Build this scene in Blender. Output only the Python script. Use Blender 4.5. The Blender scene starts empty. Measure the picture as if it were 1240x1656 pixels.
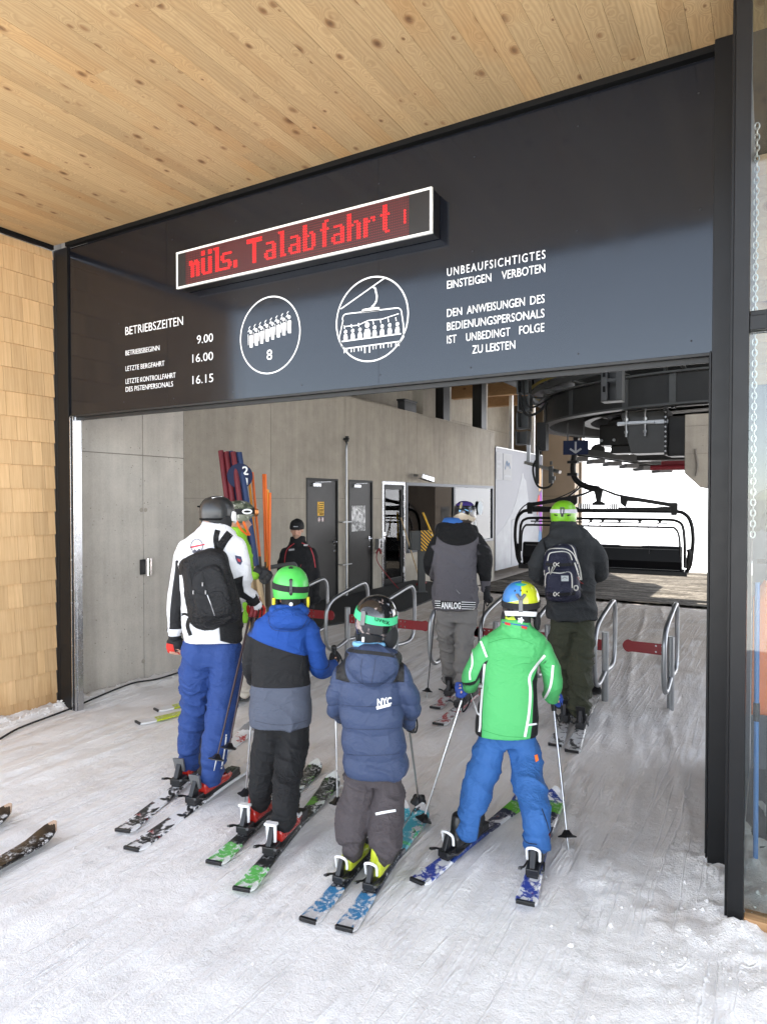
import bpy, bmesh, math, random
import numpy as np
from mathutils import Vector, Matrix, noise
random.seed(7)
rad = math.radians
SC = bpy.context.scene
COL = SC.collection
# ------------------------------------------------------------------ camera
EYE, YAW, PITCH, FPX = 1.85, rad(30.1), rad(1.11), 1085.0
cam_d = bpy.data.cameras.new('camera'); cam = bpy.data.objects.new('camera', cam_d); COL.objects.link(cam)
cam_d.sensor_fit = 'HORIZONTAL'; cam_d.sensor_width = 36.0; cam_d.lens = 36.0*FPX/1240.0
cam_d.clip_start = .05; cam_d.clip_end = 3000
cam.location = (0, 0, EYE); cam.rotation_euler = (rad(90)-PITCH, 0, YAW)
SC.camera = cam
# ------------------------------------------------------------------ world, sun, exposure
SUN_EL, SUN_AZ = 44.0, -26.0            # azimuth clockwise from +Y (the far end of the station)
w = bpy.data.worlds.new("World"); SC.world = w; w.use_nodes = True
nt = w.node_tree; bg = nt.nodes['Background']
sky = nt.nodes.new('ShaderNodeTexSky'); sky.sky_type = 'NISHITA'; sky.sun_disc = False
sky.sun_elevation = rad(SUN_EL); sky.sun_rotation = rad(SUN_AZ); sky.altitude = 1500; sky.dust_density = .8
hs = nt.nodes.new('ShaderNodeHueSaturation'); hs.inputs["Saturation"].default_value = .36
nt.links.new(sky.outputs[0], hs.inputs['Color']); nt.links.new(hs.outputs[0], bg.inputs[0])
bg.inputs[1].default_value = .15
sd = bpy.data.lights.new('sun', 'SUN'); sd.energy = 4.0; sd.angle = rad(.5); sd.color = (1, .95, .87)
so = bpy.data.objects.new('sun', sd); COL.objects.link(so)
_s = Vector((math.sin(rad(SUN_AZ))*math.cos(rad(SUN_EL)), math.cos(rad(SUN_AZ))*math.cos(rad(SUN_EL)), math.sin(rad(SUN_EL))))
so.rotation_euler = _s.to_track_quat('Z', 'Y').to_euler(); so.location = _s*50
SC.view_settings.view_transform = 'Standard'; SC.view_settings.look = 'None'
SC.view_settings.exposure = 2.5; SC.view_settings.gamma = 1.0
SC.cycles.max_bounces = 8; SC.cycles.diffuse_bounces = 5; SC.cycles.use_denoising = True
SC.cycles.sample_clamp_indirect = 6
# ------------------------------------------------------------------ measuring helpers (photo pixel -> place in the world)
_F0 = Vector((-math.sin(YAW), math.cos(YAW), 0)); CR = Vector((math.cos(YAW), math.sin(YAW), 0)); _Z = Vector((0, 0, 1))
CF = _F0*math.cos(PITCH)-_Z*math.sin(PITCH); CU = _Z*math.cos(PITCH)+_F0*math.sin(PITCH); CO = Vector((0, 0, EYE))
def ray(x, y): return CF+CR*((x-620)/FPX)+CU*((828-y)/FPX)
def onZ(x, y, z=0): r = ray(x, y); return CO+r*((z-EYE)/r.z)
def onY(x, y, Y): r = ray(x, y); return CO+r*(Y/r.y)
def onX(x, y, X): r = ray(x, y); return CO+r*(X/r.x)
def atd(x, y, d): return CO+ray(x, y)*d
# ------------------------------------------------------------------ object helpers
def tag(o, label=None, cat=None, group=None, kind=None):
    if label: o['label'] = label
    if cat: o['category'] = cat
    if group: o['group'] = group
    if kind: o['kind'] = kind
    return o
def empty(name, loc=(0, 0, 0), rz=0, label=None, cat=None, group=None):
    o = bpy.data.objects.new(name, None); COL.objects.link(o); o.location = loc; o.rotation_euler = (0, 0, rz)
    o.empty_display_size = .1
    return tag(o, label, cat, group)
def ortho(t):
    t = Vector(t).normalized(); a = Vector((0, 0, 1)) if abs(t.z) < .9 else Vector((1, 0, 0))
    u = t.cross(a).normalized(); return u, t.cross(u).normalized()
def catmull(pts, n):
    """pts: list of equal-length tuples -> smooth samples, n per span"""
    P = [np.array(p, float) for p in pts]; out = []
    for i in range(len(P)-1):
        p0, p1, p2, p3 = P[max(i-1, 0)], P[i], P[i+1], P[min(i+2, len(P)-1)]
        for k in range(n):
            t = k/n
            out.append(.5*((2*p1)+(-p0+p2)*t+(2*p0-5*p1+4*p2-p3)*t*t+(-p0+3*p1-3*p2+p3)*t**3))
    out.append(P[-1]); return out
class MB:
    def __init__(s): s.v = []; s.f = []; s.m = []; s.cm = 0
    def add(s, vs, fs):
        b = len(s.v); s.v += [tuple(p) for p in vs]; s.f += [tuple(b+i for i in f) for f in fs]; s.m += [s.cm]*len(fs); return s
    def box(s, c, size, rot=None):
        x, y, z = (a/2 for a in size); c = Vector(c)
        vs = [Vector(p) for p in ((-x,-y,-z),(x,-y,-z),(x,y,-z),(-x,y,-z),(-x,-y,z),(x,-y,z),(x,y,z),(-x,y,z))]
        if rot is not None:
            if not isinstance(rot, Matrix): rot = Matrix.Rotation(rot, 3, 'Z')
            vs = [rot @ p for p in vs]
        return s.add([p+c for p in vs], [(0,3,2,1),(4,5,6,7),(0,1,5,4),(1,2,6,5),(2,3,7,6),(3,0,4,7)])
    def bx(s, x0, x1, y0, y1, z0, z1): return s.box(((x0+x1)/2, (y0+y1)/2, (z0+z1)/2), (abs(x1-x0), abs(y1-y0), abs(z1-z0)))
    def bar(s, a, b, w, h, up=(0, 0, 1)):
        a, b = Vector(a), Vector(b); t = (b-a).normalized(); u = t.cross(Vector(up))
        if u.length < 1e-4: u = t.cross(Vector((1, 0, 0)))
        u.normalize(); n = u.cross(t); u *= w/2; n *= h/2
        vs = [a-u-n, a+u-n, a+u+n, a-u+n, b-u-n, b+u-n, b+u+n, b-u+n]
        return s.add(vs, [(0,1,2,3),(7,6,5,4),(0,4,5,1),(1,5,6,2),(2,6,7,3),(3,7,4,0)])
    def tube(s, pts, r, n=10, closed=False, cap=True):
        """pts 3-D points, r radius or list"""
        P = [Vector(p[:3]) for p in pts]; k = len(P); R = r if isinstance(r, (list, tuple)) else [r]*k
        u = None; vs = []; fs = []
        for i, p in enumerate(P):
            t = (P[(i+1) % k]-P[i-1]) if closed else (P[min(i+1, k-1)]-P[max(i-1, 0)])
            if t.length < 1e-9: t = Vector((0, 0, 1))
            t.normalize()
            if u is None: u = ortho(t)[0]
            else:
                u = u-t*u.dot(t)
                u = u.normalized() if u.length > 1e-6 else ortho(t)[0]
            vv = t.cross(u)
            for j in range(n):
                a = 2*math.pi*j/n; vs.append(p+(u*math.cos(a)+vv*math.sin(a))*R[i])
        for i in range(k if closed else k-1):
            for j in range(n):
                a, b = i*n+j, i*n+(j+1) % n; c, d = ((i+1) % k)*n+(j+1) % n, ((i+1) % k)*n+j
                fs.append((a, b, c, d))
        if not closed and cap: fs += [tuple(range(n-1, -1, -1)), tuple((k-1)*n+j for j in range(n))]
        return s.add(vs, fs)
    def curve(s, pts, r, n=8, seg=6, closed=False):
        if isinstance(r, (list, tuple)): q = catmull([tuple(p[:3])+(ri,) for p, ri in zip(pts, r)], seg); return s.tube([x[:3] for x in q], [float(x[3]) for x in q], n)
        if closed: pts = list(pts); q = catmull([pts[-1]]+pts+[pts[0], pts[1]], seg)[seg:-seg-1]; return s.tube(q, r, n, True)
        return s.tube(catmull(pts, seg), r, n)
    def loft(s, rings, cap=True):
        n = len(rings[0]); vs = [p for r in rings for p in r]; fs = []
        for i in range(len(rings)-1):
            for j in range(n): fs.append((i*n+j, i*n+(j+1) % n, (i+1)*n+(j+1) % n, (i+1)*n+j))
        if cap: fs += [tuple(range(n-1, -1, -1)), tuple((len(rings)-1)*n+j for j in range(n))]
        return s.add(vs, fs)
    def ell(s, c, r, rot=None, nu=20, nv=12):
        c = Vector(c); vs = []; r = r if isinstance(r, (tuple, list)) else (r, r, r)
        for i in range(nv+1):
            th = math.pi*i/nv
            for j in range(nu):
                ph = 2*math.pi*j/nu; p = Vector((r[0]*math.sin(th)*math.cos(ph), r[1]*math.sin(th)*math.sin(ph), r[2]*math.cos(th)))
                vs.append((rot @ p if rot else p)+c)
        fs = [(i*nu+j, (i+1)*nu+j, (i+1)*nu+(j+1) % nu, i*nu+(j+1) % nu) for i in range(nv) for j in range(nu)]
        return s.add(vs, fs)
    def prism(s, poly, origin, ax, ay, depth):
        """2-D outline in the plane (ax, ay) pushed along ax x ay"""
        o, ax, ay = Vector(origin), Vector(ax), Vector(ay); nrm = ax.cross(ay).normalized()*depth; k = len(poly)
        vs = [o+ax*x+ay*y for x, y in poly]; vs += [p+nrm for p in vs]
        return s.add(vs, [tuple(range(k-1, -1, -1)), tuple(range(k, 2*k))]+[(i, (i+1) % k, k+(i+1) % k, k+i) for i in range(k)])
    def build(s, name, mats, parent=None, smooth=False, bevel=0, origin=None):
        me = bpy.data.meshes.new(name); vs = s.v
        if origin is not None: vs = [(p[0]-origin[0], p[1]-origin[1], p[2]-origin[2]) for p in vs]
        me.from_pydata(vs, [], s.f); me.update()
        bm = bmesh.new(); bm.from_mesh(me); bmesh.ops.remove_doubles(bm, verts=bm.verts, dist=1e-5); bmesh.ops.recalc_face_normals(bm, faces=bm.faces); bm.to_mesh(me); bm.free()
        o = bpy.data.objects.new(name, me); COL.objects.link(o)
        mats = mats if isinstance(mats, (list, tuple)) else [mats]
        for m in mats: me.materials.append(m)
        if len(mats) > 1 and len(me.polygons) == len(s.m): me.polygons.foreach_set('material_index', s.m)
        if smooth:
            me.polygons.foreach_set('use_smooth', [True]*len(me.polygons))
            if smooth != 'all': me.set_sharp_from_angle(angle=rad(smooth if smooth is not True else 40))
        if origin is not None: o.location = origin
        if parent is not None: o.parent = parent
        if bevel:
            b = o.modifiers.new('bevel', 'BEVEL'); b.width = bevel; b.segments = 2; b.limit_method = 'ANGLE'; b.angle_limit = rad(40)
        return o
def kids(o): return [c for c in o.children]
def copy_tree(o, parent=None):
    c = o.copy(); COL.objects.link(c)
    if parent is not None: c.parent = parent
    for ch in list(o.children): copy_tree(ch, c)
    return c
# ------------------------------------------------------------------ material helpers
def newmat(name):
    m = bpy.data.materials.new(name); m.use_nodes = True; return m, m.node_tree, m.node_tree.nodes['Principled BSDF']
class NT:
    """tiny node-tree writer"""
    def __init__(s, t): s.t = t
    def n(s, kind, **kw):
        x = s.t.nodes.new('ShaderNode'+kind)
        for k, v in kw.items():
            if k.startswith('i_'): x.inputs[k[2:].replace('_', ' ')].default_value = v
            else: setattr(x, k, v)
        return x
    def l(s, a, b): s.t.links.new(a, b)
    def val(s, sock, v):
        if hasattr(v, 'node'): s.l(v, sock)
        else: sock.default_value = v
    def math(s, op, a, b=0.0, c=None, clamp=False):
        x = s.n('Math', operation=op, use_clamp=clamp); s.val(x.inputs[0], a); s.val(x.inputs[1], b)
        if c is not None: s.val(x.inputs[2], c)
        return x.outputs[0]
    def mix(s, f, a, b, mode='MIX'):
        x = s.n('Mix', data_type='RGBA', blend_type=mode); s.val(x.inputs[0], f)
        for k, v in ((6, a), (7, b)):
            if hasattr(v, 'node'): s.l(v, x.inputs[k])
            else: x.inputs[k].default_value = tuple(v)[:3]+(1,)
        return x.outputs[2]
    def ramp(s, f, lo, hi):
        x = s.n('MapRange'); x.clamp = True; s.val(x.inputs[0], f); x.inputs[1].default_value = lo; x.inputs[2].default_value = hi
        return x.outputs[0]
    def noise(s, vec, scale, detail=4, rough=.55, out=0, dist=0):
        x = s.n('TexNoise'); x.inputs['Scale'].default_value = scale; x.inputs['Detail'].default_value = detail; x.inputs['Roughness'].default_value = rough; x.inputs['Distortion'].default_value = dist
        if vec is not None: s.l(vec, x.inputs['Vector'])
        return x.outputs[out]
    def obj(s): return s.n('TexCoord').outputs['Object']
    def geo(s): return s.n('NewGeometry').outputs['Position']
    def scale(s, vec, sc, loc=(0, 0, 0)):
        x = s.n('Mapping'); s.l(vec, x.inputs[0]); x.inputs['Scale'].default_value = sc; x.inputs['Location'].default_value = loc; return x.outputs[0]
    def attr(s, name): return s.n('Attribute', attribute_name=name).outputs['Fac']
    def bump(s, h, strength=.3, dist=.01, nrm=None):
        x = s.n('Bump'); s.l(h, x.inputs['Height']); x.inputs['Strength'].default_value = strength; x.inputs['Distance'].default_value = dist
        if nrm is not None: s.l(nrm, x.inputs['Normal'])
        return x.outputs[0]
def srgb(r, g, b):
    f = lambda c: c/12.92 if c <= .04045 else ((c+.055)/1.055)**2.4
    return (f(r/255), f(g/255), f(b/255))
def plain(name, col, rough=.5, metal=0, var=.12, vs=6, bump=0, bs=80, coat=0, spec=.5):
    m, t, b = newmat(name); N = NT(t); co = N.obj(); nz = N.noise(co, vs, 5)
    f = N.math('MULTIPLY_ADD', nz, 2*var, 1-var)
    N.l(N.mix(1, tuple(col), f, 'MULTIPLY'), b.inputs['Base Color'])
    b.inputs['Metallic'].default_value = metal; b.inputs['Coat Weight'].default_value = coat; b.inputs['Specular IOR Level'].default_value = spec
    N.l(N.math('MULTIPLY_ADD', N.noise(co, vs*3, 4), .2, rough-.1), b.inputs['Roughness'])
    if bump: N.l(N.bump(N.noise(co, bs, 3), bump, .003), b.inputs['Normal'])
    return m
# ------------------------------------------------------------------ shared materials
def concrete_mat(name, col=(.46, .412, .34), seed=0.0):
    m, t, b = newmat(name); N = NT(t); co = N.scale(N.obj(), (1, 1, 1), (seed, seed*2, 0))
    big = N.noise(co, .9, 6, .6); mid = N.noise(co, 5, 6, .65); fine = N.noise(co, 60, 3)
    streak = N.noise(N.scale(co, (6, 6, .35)), 1.5, 4)
    v = N.math('ADD', N.math('MULTIPLY_ADD', big, .5, .52), N.math('MULTIPLY_ADD', mid, .34, -.17))
    v = N.math('ADD', v, N.math('MULTIPLY_ADD', streak, .36, -.18)); v = N.math('ADD', v, N.math('MULTIPLY_ADD', fine, .2, -.1))
    vo = N.n('TexVoronoi'); N.l(co, vo.inputs['Vector']); vo.inputs['Scale'].default_value = 16
    pit = N.math('MULTIPLY', N.math('LESS_THAN', vo.outputs['Distance'], .1), N.math('GREATER_THAN', N.noise(co, 7, 2), .5))
    v = N.math('MULTIPLY', v, N.math('MULTIPLY_ADD', pit, -.45, 1))
    vo2 = N.n('TexVoronoi'); N.l(co, vo2.inputs['Vector']); vo2.inputs['Scale'].default_value = 45
    pit2 = N.math('MULTIPLY', N.math('LESS_THAN', vo2.outputs['Distance'], .12), N.math('GREATER_THAN', N.noise(co, 11, 2), .55))
    v = N.math('MULTIPLY', v, N.math('MULTIPLY_ADD', pit2, -.35, 1))
    N.l(N.mix(1, col, v, 'MULTIPLY'), b.inputs['Base Color']); b.inputs['Roughness'].default_value = .82
    hh = N.math('ADD', N.math('MULTIPLY', fine, .3), N.math('MULTIPLY', N.math('MAXIMUM', pit, pit2), -1))
    N.l(N.bump(hh, .5, .004), b.inputs['Normal']); return m
def wood_mat(name, col=(.56, .40, .225), dark=(.33, .19, .085), knots=True, ks=1.0, rough=.55, axis='Y', tone=.30):
    """grain along the given object axis, one random offset per loose board"""
    m, t, b = newmat(name); N = NT(t); co = N.obj(); rnd = N.n('NewGeometry').outputs['Random Per Island']
    sc = {'Y': (1, .16, 1), 'X': (.16, 1, 1), 'Z': (1, 1, .16)}[axis]
    off = N.n('CombineXYZ'); N.l(N.math('MULTIPLY', rnd, 31), off.inputs[0]); N.l(N.math('MULTIPLY', rnd, 57), off.inputs[1]); N.l(N.math('MULTIPLY', rnd, 13), off.inputs[2])
    add = N.n('VectorMath', operation='ADD'); N.l(co, add.inputs[0]); N.l(off.outputs[0], add.inputs[1]); p = add.outputs[0]
    ps = N.scale(p, sc)
    kd = None
    if knots:
        ksc = {'Y': (12*ks, 7.5*ks, 5), 'X': (3.6*ks, 9*ks, 5), 'Z': (9*ks, 9*ks, 3.6*ks)}[axis]
        vo = N.n('TexVoronoi'); N.l(N.scale(p, ksc), vo.inputs['Vector']); vo.inputs['Scale'].default_value = 1; vo.inputs['Randomness'].default_value = 1
        kd = vo.outputs['Distance']; kr = N.n('SeparateColor'); N.l(vo.outputs['Color'], kr.inputs[0])
        size = N.math('MULTIPLY', N.math('GREATER_THAN', kr.outputs[0], .30), N.math('MULTIPLY_ADD', N.math('POWER', kr.outputs[1], 2.2), .24, .085))
        halo = N.math('SUBTRACT', 1, N.ramp(kd, .0, .55))
    g = N.n('TexWave', wave_type='BANDS', bands_direction={'Y': 'X', 'X': 'Y', 'Z': 'X'}[axis]); g.inputs['Scale'].default_value = 14
    g.inputs['Distortion'].default_value = 9; g.inputs['Detail'].default_value = 3; g.inputs['Detail Scale'].default_value = 1.1
    if knots:
        wv = N.n('VectorMath', operation='MULTIPLY_ADD'); N.l(ps, wv.inputs[0]); wv.inputs[1].default_value = (1, 1, 1)
        c = N.n('CombineXYZ'); hh = N.math('MULTIPLY', halo, N.math('MULTIPLY', N.math('GREATER_THAN', kr.outputs[0], .30), .10)); N.l(hh, c.inputs[0]); N.l(hh, c.inputs[1]); N.l(c.outputs[0], wv.inputs[2]); N.l(wv.outputs[0], g.inputs['Vector'])
    else: N.l(ps, g.inputs['Vector'])
    fine = N.noise(N.scale(p, tuple(a*b_ for a, b_ in zip(sc, (120, 120, 120)))), 1, 3)
    base = N.mix(N.math('MULTIPLY', g.outputs[1], .36), col, dark)
    base = N.mix(N.math('MULTIPLY_ADD', fine, .30, -.05), base, dark)
    tv = tone; tone = N.math('MULTIPLY_ADD', rnd, tv, 1-tv/2); tone = N.math('ADD', tone, N.math('MULTIPLY_ADD', N.noise(ps, 2.2, 3), .3, -.15))
    base = N.mix(1, base, tone, 'MULTIPLY')
    red = N.mix(N.ramp(N.noise(p, 1.3, 2), .5, .75), (1, 1, 1), (1, .88, .76)); base = N.mix(1, base, red, 'MULTIPLY')
    if knots:
        ring = N.math('SUBTRACT', 1, N.ramp(N.math('DIVIDE', kd, N.math('MAXIMUM', size, .001)), .7, 1.25))
        core = N.math('SUBTRACT', 1, N.ramp(N.math('DIVIDE', kd, N.math('MAXIMUM', size, .001)), .3, .7))
        base = N.mix(N.math('MULTIPLY', ring, .7), base, (.20, .085, .03)); base = N.mix(N.math('MULTIPLY', core, .62), base, (.07, .03, .012))
    if knots: fl = N.math('MULTIPLY', N.ramp(N.noise(N.scale(p, {'Y': (14, 5, 5), 'X': (5, 14, 5), 'Z': (14, 14, 5)}[axis]), 1, 3, .6, dist=1.2), .58, .66), .34); base = N.mix(fl, base, tuple(.5*(a_+b_) for a_, b_ in zip(col, dark)))
    N.l(base, b.inputs['Base Color']); b.inputs['Roughness'].default_value = rough
    N.l(N.bump(N.math('ADD', g.outputs[1], fine), .12, .003), b.inputs['Normal']); return m
def metal_mat(name, col, rough=.35, metal=1.0, scr=.1): return plain(name, col, rough, metal, .18, 9, scr, 60)
M = {}
M['concrete'] = concrete_mat('concrete_grey')
M['concrete_light'] = concrete_mat('concrete_light', (.56, .515, .45), 3.3)
M['concrete_dark'] = concrete_mat('concrete_dark', (.30, .27, .23), 8.1)
M['wood_ceiling'] = wood_mat('spruce_boards', (.535, .378, .198), (.28, .165, .068), tone=.20)
M['glulam'] = wood_mat('glulam_timber', (.50, .30, .14), (.28, .14, .06), True, .8)
M['glulamX'] = wood_mat('glulam_timber_cross', (.50, .30, .14), (.28, .14, .06), True, .8, axis='X')
M['raw_wood'] = wood_mat('bare_pole_wood', (.50, .37, .21), (.28, .17, .08), True, 1.6, axis='Z')
M['black_steel'] = plain('black_coated_steel', (.010, .010, .0105), .34, 0, .25, 5, .05, 40, 0, .22)
M['black_matte'] = plain('black_matte', (.006, .006, .006), .7, 0, .12, 6, 0, 80, 0, .12)
M['dark_steel'] = plain('dark_grey_steel', (.026, .026, .0255), .45, .1, .3, 4, .06, 40, 0, .25)
M['mid_steel'] = plain('grey_painted_steel', (.070, .072, .071), .42, .15, .25, 4, .06, 40, 0, .3)
M['galv'] = metal_mat('galvanised_steel', (.36, .37, .38), .38, .9)
M['alu'] = metal_mat('brushed_aluminium', (.52, .53, .55), .25, 1)
M['chrome'] = metal_mat('polished_metal', (.8, .8, .82), .12, 1, 0)
M['white_paint'] = plain('white_paint', (.82, .82, .80), .35, 0, .04)
M['white_letter'] = plain('white_vinyl_letter', (.85, .85, .84), .5, 0, .02)
M['red_paint'] = plain('red_painted_board', (.24, .014, .018), .4, 0, .12)
M['red_plastic'] = plain('red_boot_plastic', (.42, .022, .015), .22, 0, .15, 6, 0, 80, .3)
M['yellow_paint'] = plain('yellow_sticker', (.75, .42, .02), .5)
M['orange'] = plain('orange_stick', (.80, .16, .02), .5)
M['orange2'] = plain('amber_stick', (.75, .30, .03), .5)
M['blue_pole'] = plain('blue_painted_wood', (.012, .030, .095), .6, 0, .25, 12)
M['red_pole'] = plain('red_painted_wood', (.13, .009, .016), .6, 0, .25, 12)
M['navy'] = plain('navy_enamel', (.010, .016, .050), .5, 0, .12, 6, 0, 80, 0, .15)
M['rubber'] = plain('black_rubber', (.012, .012, .012), .75, 0, .3, 8, .2, 90)
M['black_plastic'] = plain('black_plastic', (.010, .010, .011), .35, 0, .2)
M['white_plastic'] = plain('white_plastic', (.78, .78, .78), .3, 0, .06)
M['grey_plastic'] = plain('grey_plastic', (.12, .12, .12), .4)
M['yellow_plastic'] = plain('lime_boot_plastic', (.50, .56, .03), .3, 0, .1)
M['green_plastic'] = plain('green_plastic', (.06, .5, .12), .35)
M['blue_plastic'] = plain('blue_plastic', (.05, .15, .5), .35)
M['cloth_black'] = plain('black_fabric', (.010, .010, .011), .85, 0, .2, 8, .25, 160)
M['cloth_dark'] = plain('dark_fabric', (.022, .022, .024), .85, 0, .2, 8, .25, 160)
M['cloth_orange'] = plain('orange_cloth', (.75, .17, .03), .8, 0, .12, 5, .2, 100)
M['sack'] = plain('beige_sackcloth', (.50, .46, .38), .9, 0, .2, 9, .4, 120)
M['olive'] = plain('olive_cloth', (.07, .075, .03), .85)
def panel_mat():
    m, t, b = newmat('black_glossy_panel'); N = NT(t); co = N.obj()
    sm = N.noise(co, 3, 5, .6); sp = N.noise(N.scale(co, (9, 9, 1.2)), 1, 3)
    N.l(N.mix(N.math('MULTIPLY', sm, .6), (.0052, .0062, .0092), (.0090, .0105, .0150)), b.inputs['Base Color'])
    N.l(N.math('MULTIPLY_ADD', sp, .10, .07), b.inputs['Roughness']); b.inputs['IOR'].default_value = 1.52; b.inputs['Specular Tint'].default_value = (.84, .92, 1, 1)
    N.l(N.bump(N.noise(co, 2.2, 2), .03, .02), b.inputs['Normal']); return m
M['panel'] = panel_mat()
def glass_mat(name='clear_glass', tint=(.93, .97, .96), refl=.02):
    m, t, b = newmat(name); N = NT(t); out = t.nodes['Material Output']
    tr = N.n('BsdfTransparent'); tr.inputs[0].default_value = tint+(1,); gl = N.n('BsdfGlossy'); gl.inputs['Roughness'].default_value = .02
    fr = N.n('Fresnel'); fr.inputs[0].default_value = 1.5; mx = N.n('MixShader'); N.l(N.math('ADD', fr.outputs[0], refl), mx.inputs[0]); N.l(tr.outputs[0], mx.inputs[1]); N.l(gl.outputs[0], mx.inputs[2])
    N.l(mx.outputs[0], out.inputs[0]); t.nodes.remove(b); return m
M['glass'] = glass_mat()
M['glass_refl'] = glass_mat('coated_glass', (.62, .66, .66), .05)
def shingle_mat():
    m, t, b = newmat('larch_shingle'); N = NT(t); co = N.obj(); rnd = N.n('NewGeometry').outputs['Random Per Island']
    off = N.n('CombineXYZ'); N.l(N.math('MULTIPLY', rnd, 21), off.inputs[0]); N.l(N.math('MULTIPLY', rnd, 47), off.inputs[1]); N.l(N.math('MULTIPLY', rnd, 33), off.inputs[2])
    add = N.n('VectorMath', operation='ADD'); N.l(co, add.inputs[0]); N.l(off.outputs[0], add.inputs[1])
    g = N.noise(N.scale(add.outputs[0], (1, 34, 1.1)), 1.6, 6, .7); g2 = N.noise(N.scale(add.outputs[0], (1, 120, 2)), 2, 3)
    c = N.mix(N.ramp(g, .3, .75), (.74, .505, .27), (.54, .33, .145)); c = N.mix(N.math('MULTIPLY', g2, .22), c, (.30, .16, .06))
    tone = N.math('MULTIPLY_ADD', rnd, .20, .88); c = N.mix(1, c, tone, 'MULTIPLY')
    sp = N.n('SeparateXYZ'); N.l(co, sp.inputs[0])
    foot_tone = N.math('MULTIPLY', N.math('SUBTRACT', 1, N.ramp(N.math('ADD', sp.outputs[2], N.math('MULTIPLY', N.noise(N.scale(co, (1, 9, 2)), 1.5, 4), .45)), .25, .5)), .55)  # darker, browner tone towards the foot of the wall
    c = N.mix(foot_tone, c, (.33, .17, .06)); N.l(c, b.inputs['Base Color']); b.inputs['Roughness'].default_value = .75
    N.l(N.bump(g2, .25, .004), b.inputs['Normal']); return m
M['shingle'] = shingle_mat()
def snow_mat():
    m, t, b = newmat('trampled_snow'); N = NT(t); p = N.geo(); sp = N.n('SeparateXYZ'); N.l(p, sp.inputs[0]); Y = sp.outputs[1]; X = sp.outputs[0]
    rot = N.n('Mapping'); N.l(p, rot.inputs[0]); rot.inputs['Rotation'].default_value = (0, 0, rad(-9)); rot.inputs['Scale'].default_value = (1, .16, 1)
    st = N.noise(rot.outputs[0], 9, 6, .62, dist=.4); st2 = N.noise(rot.outputs[0], 38, 4, .6); bl = N.noise(p, 2.2, 6, .62); gr = N.noise(p, 140, 3)
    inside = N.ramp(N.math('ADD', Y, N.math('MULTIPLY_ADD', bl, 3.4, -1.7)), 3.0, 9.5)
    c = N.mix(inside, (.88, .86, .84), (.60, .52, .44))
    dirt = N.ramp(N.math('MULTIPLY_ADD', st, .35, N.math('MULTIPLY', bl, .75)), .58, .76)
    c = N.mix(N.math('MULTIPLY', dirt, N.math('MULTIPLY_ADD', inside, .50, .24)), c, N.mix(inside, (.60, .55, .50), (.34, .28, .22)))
    spots = N.math('MULTIPLY', N.ramp(N.noise(N.scale(p, (1, .55, 1)), 11, 5, .7), .62, .74), N.ramp(N.noise(p, 1.1, 2), .42, .62))
    c = N.mix(N.math('MULTIPLY', spots, .5), c, (.46, .40, .33))
    fresh = N.ramp(N.math('MULTIPLY_ADD', st2, .5, N.math('MULTIPLY', st, .5)), .56, .68)
    c = N.mix(N.math('MULTIPLY', fresh, N.math('MULTIPLY_ADD', inside, .30, .25)), c, (.90, .90, .90))
    SNOWC = c; b.inputs['Roughness'].default_value = .75; b.inputs['Specular IOR Level'].default_value = .25
    b.inputs['Subsurface Weight'].default_value = 0
    lines = None
    for k, (ang, fq, ln_, pw) in enumerate(((-9, 5, .03, .022), (-5, 11, .04, .020), (-20, 4, .03, .016), (9, 3, .03, .014), (46, 2.0, .06, .008))):
        rt = N.n('Mapping'); N.l(p, rt.inputs[0]); rt.inputs['Rotation'].default_value = (0, 0, rad(ang)); rt.inputs['Scale'].default_value = (1, ln_, 1); rt.inputs['Location'].default_value = (k*3.7, k*1.3, 0)
        q = N.math('ABSOLUTE', N.math('SUBTRACT', N.noise(rt.outputs[0], fq, 1, .3), .5)); li = N.math('SUBTRACT', 1, N.ramp(q, 0, pw)); lines = li if lines is None else N.math('MAXIMUM', lines, li)
    lines = N.math('MULTIPLY', lines, N.ramp(N.noise(p, 2.6, 3), .36, .56))
    cr = N.n('TexVoronoi'); cr.inputs['Scale'].default_value = 46; N.l(N.scale(p, (1, .8, 1)), cr.inputs['Vector'])
    crumb = N.math('MULTIPLY', N.math('SUBTRACT', 1, N.ramp(cr.outputs['Distance'], 0, .6)), N.ramp(N.noise(p, 5, 4), .48, .62))
    hgt = N.math('ADD', N.math('MULTIPLY', st2, .55), N.math('ADD', N.math('MULTIPLY', gr, .35), N.math('ADD', N.math('ADD', N.math('MULTIPLY', st, .5), N.math('MULTIPLY', N.noise(p, 24, 5, .65), .7)), N.math('MULTIPLY', crumb, .16))))
    hgt = N.math('ADD', hgt, N.math('MULTIPLY', lines, .34)); c = N.mix(N.math('MULTIPLY', lines, .5), SNOWC, (.93, .92, .91)); N.l(c, b.inputs['Base Color'])  # track ridges also lightened in the colour, as if catching light
    N.l(N.bump(hgt, .75, .017), b.inputs['Normal']); return m
M['snow'] = snow_mat()
M['snow_white'] = plain('clean_snow', (.86, .87, .89), .8, 0, .06, 1.5, .3, 12)
M['snow_heap'] = plain('heaped_snow', (.84, .84, .85), .8, 0, .10, 7, .5, 30)
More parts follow.
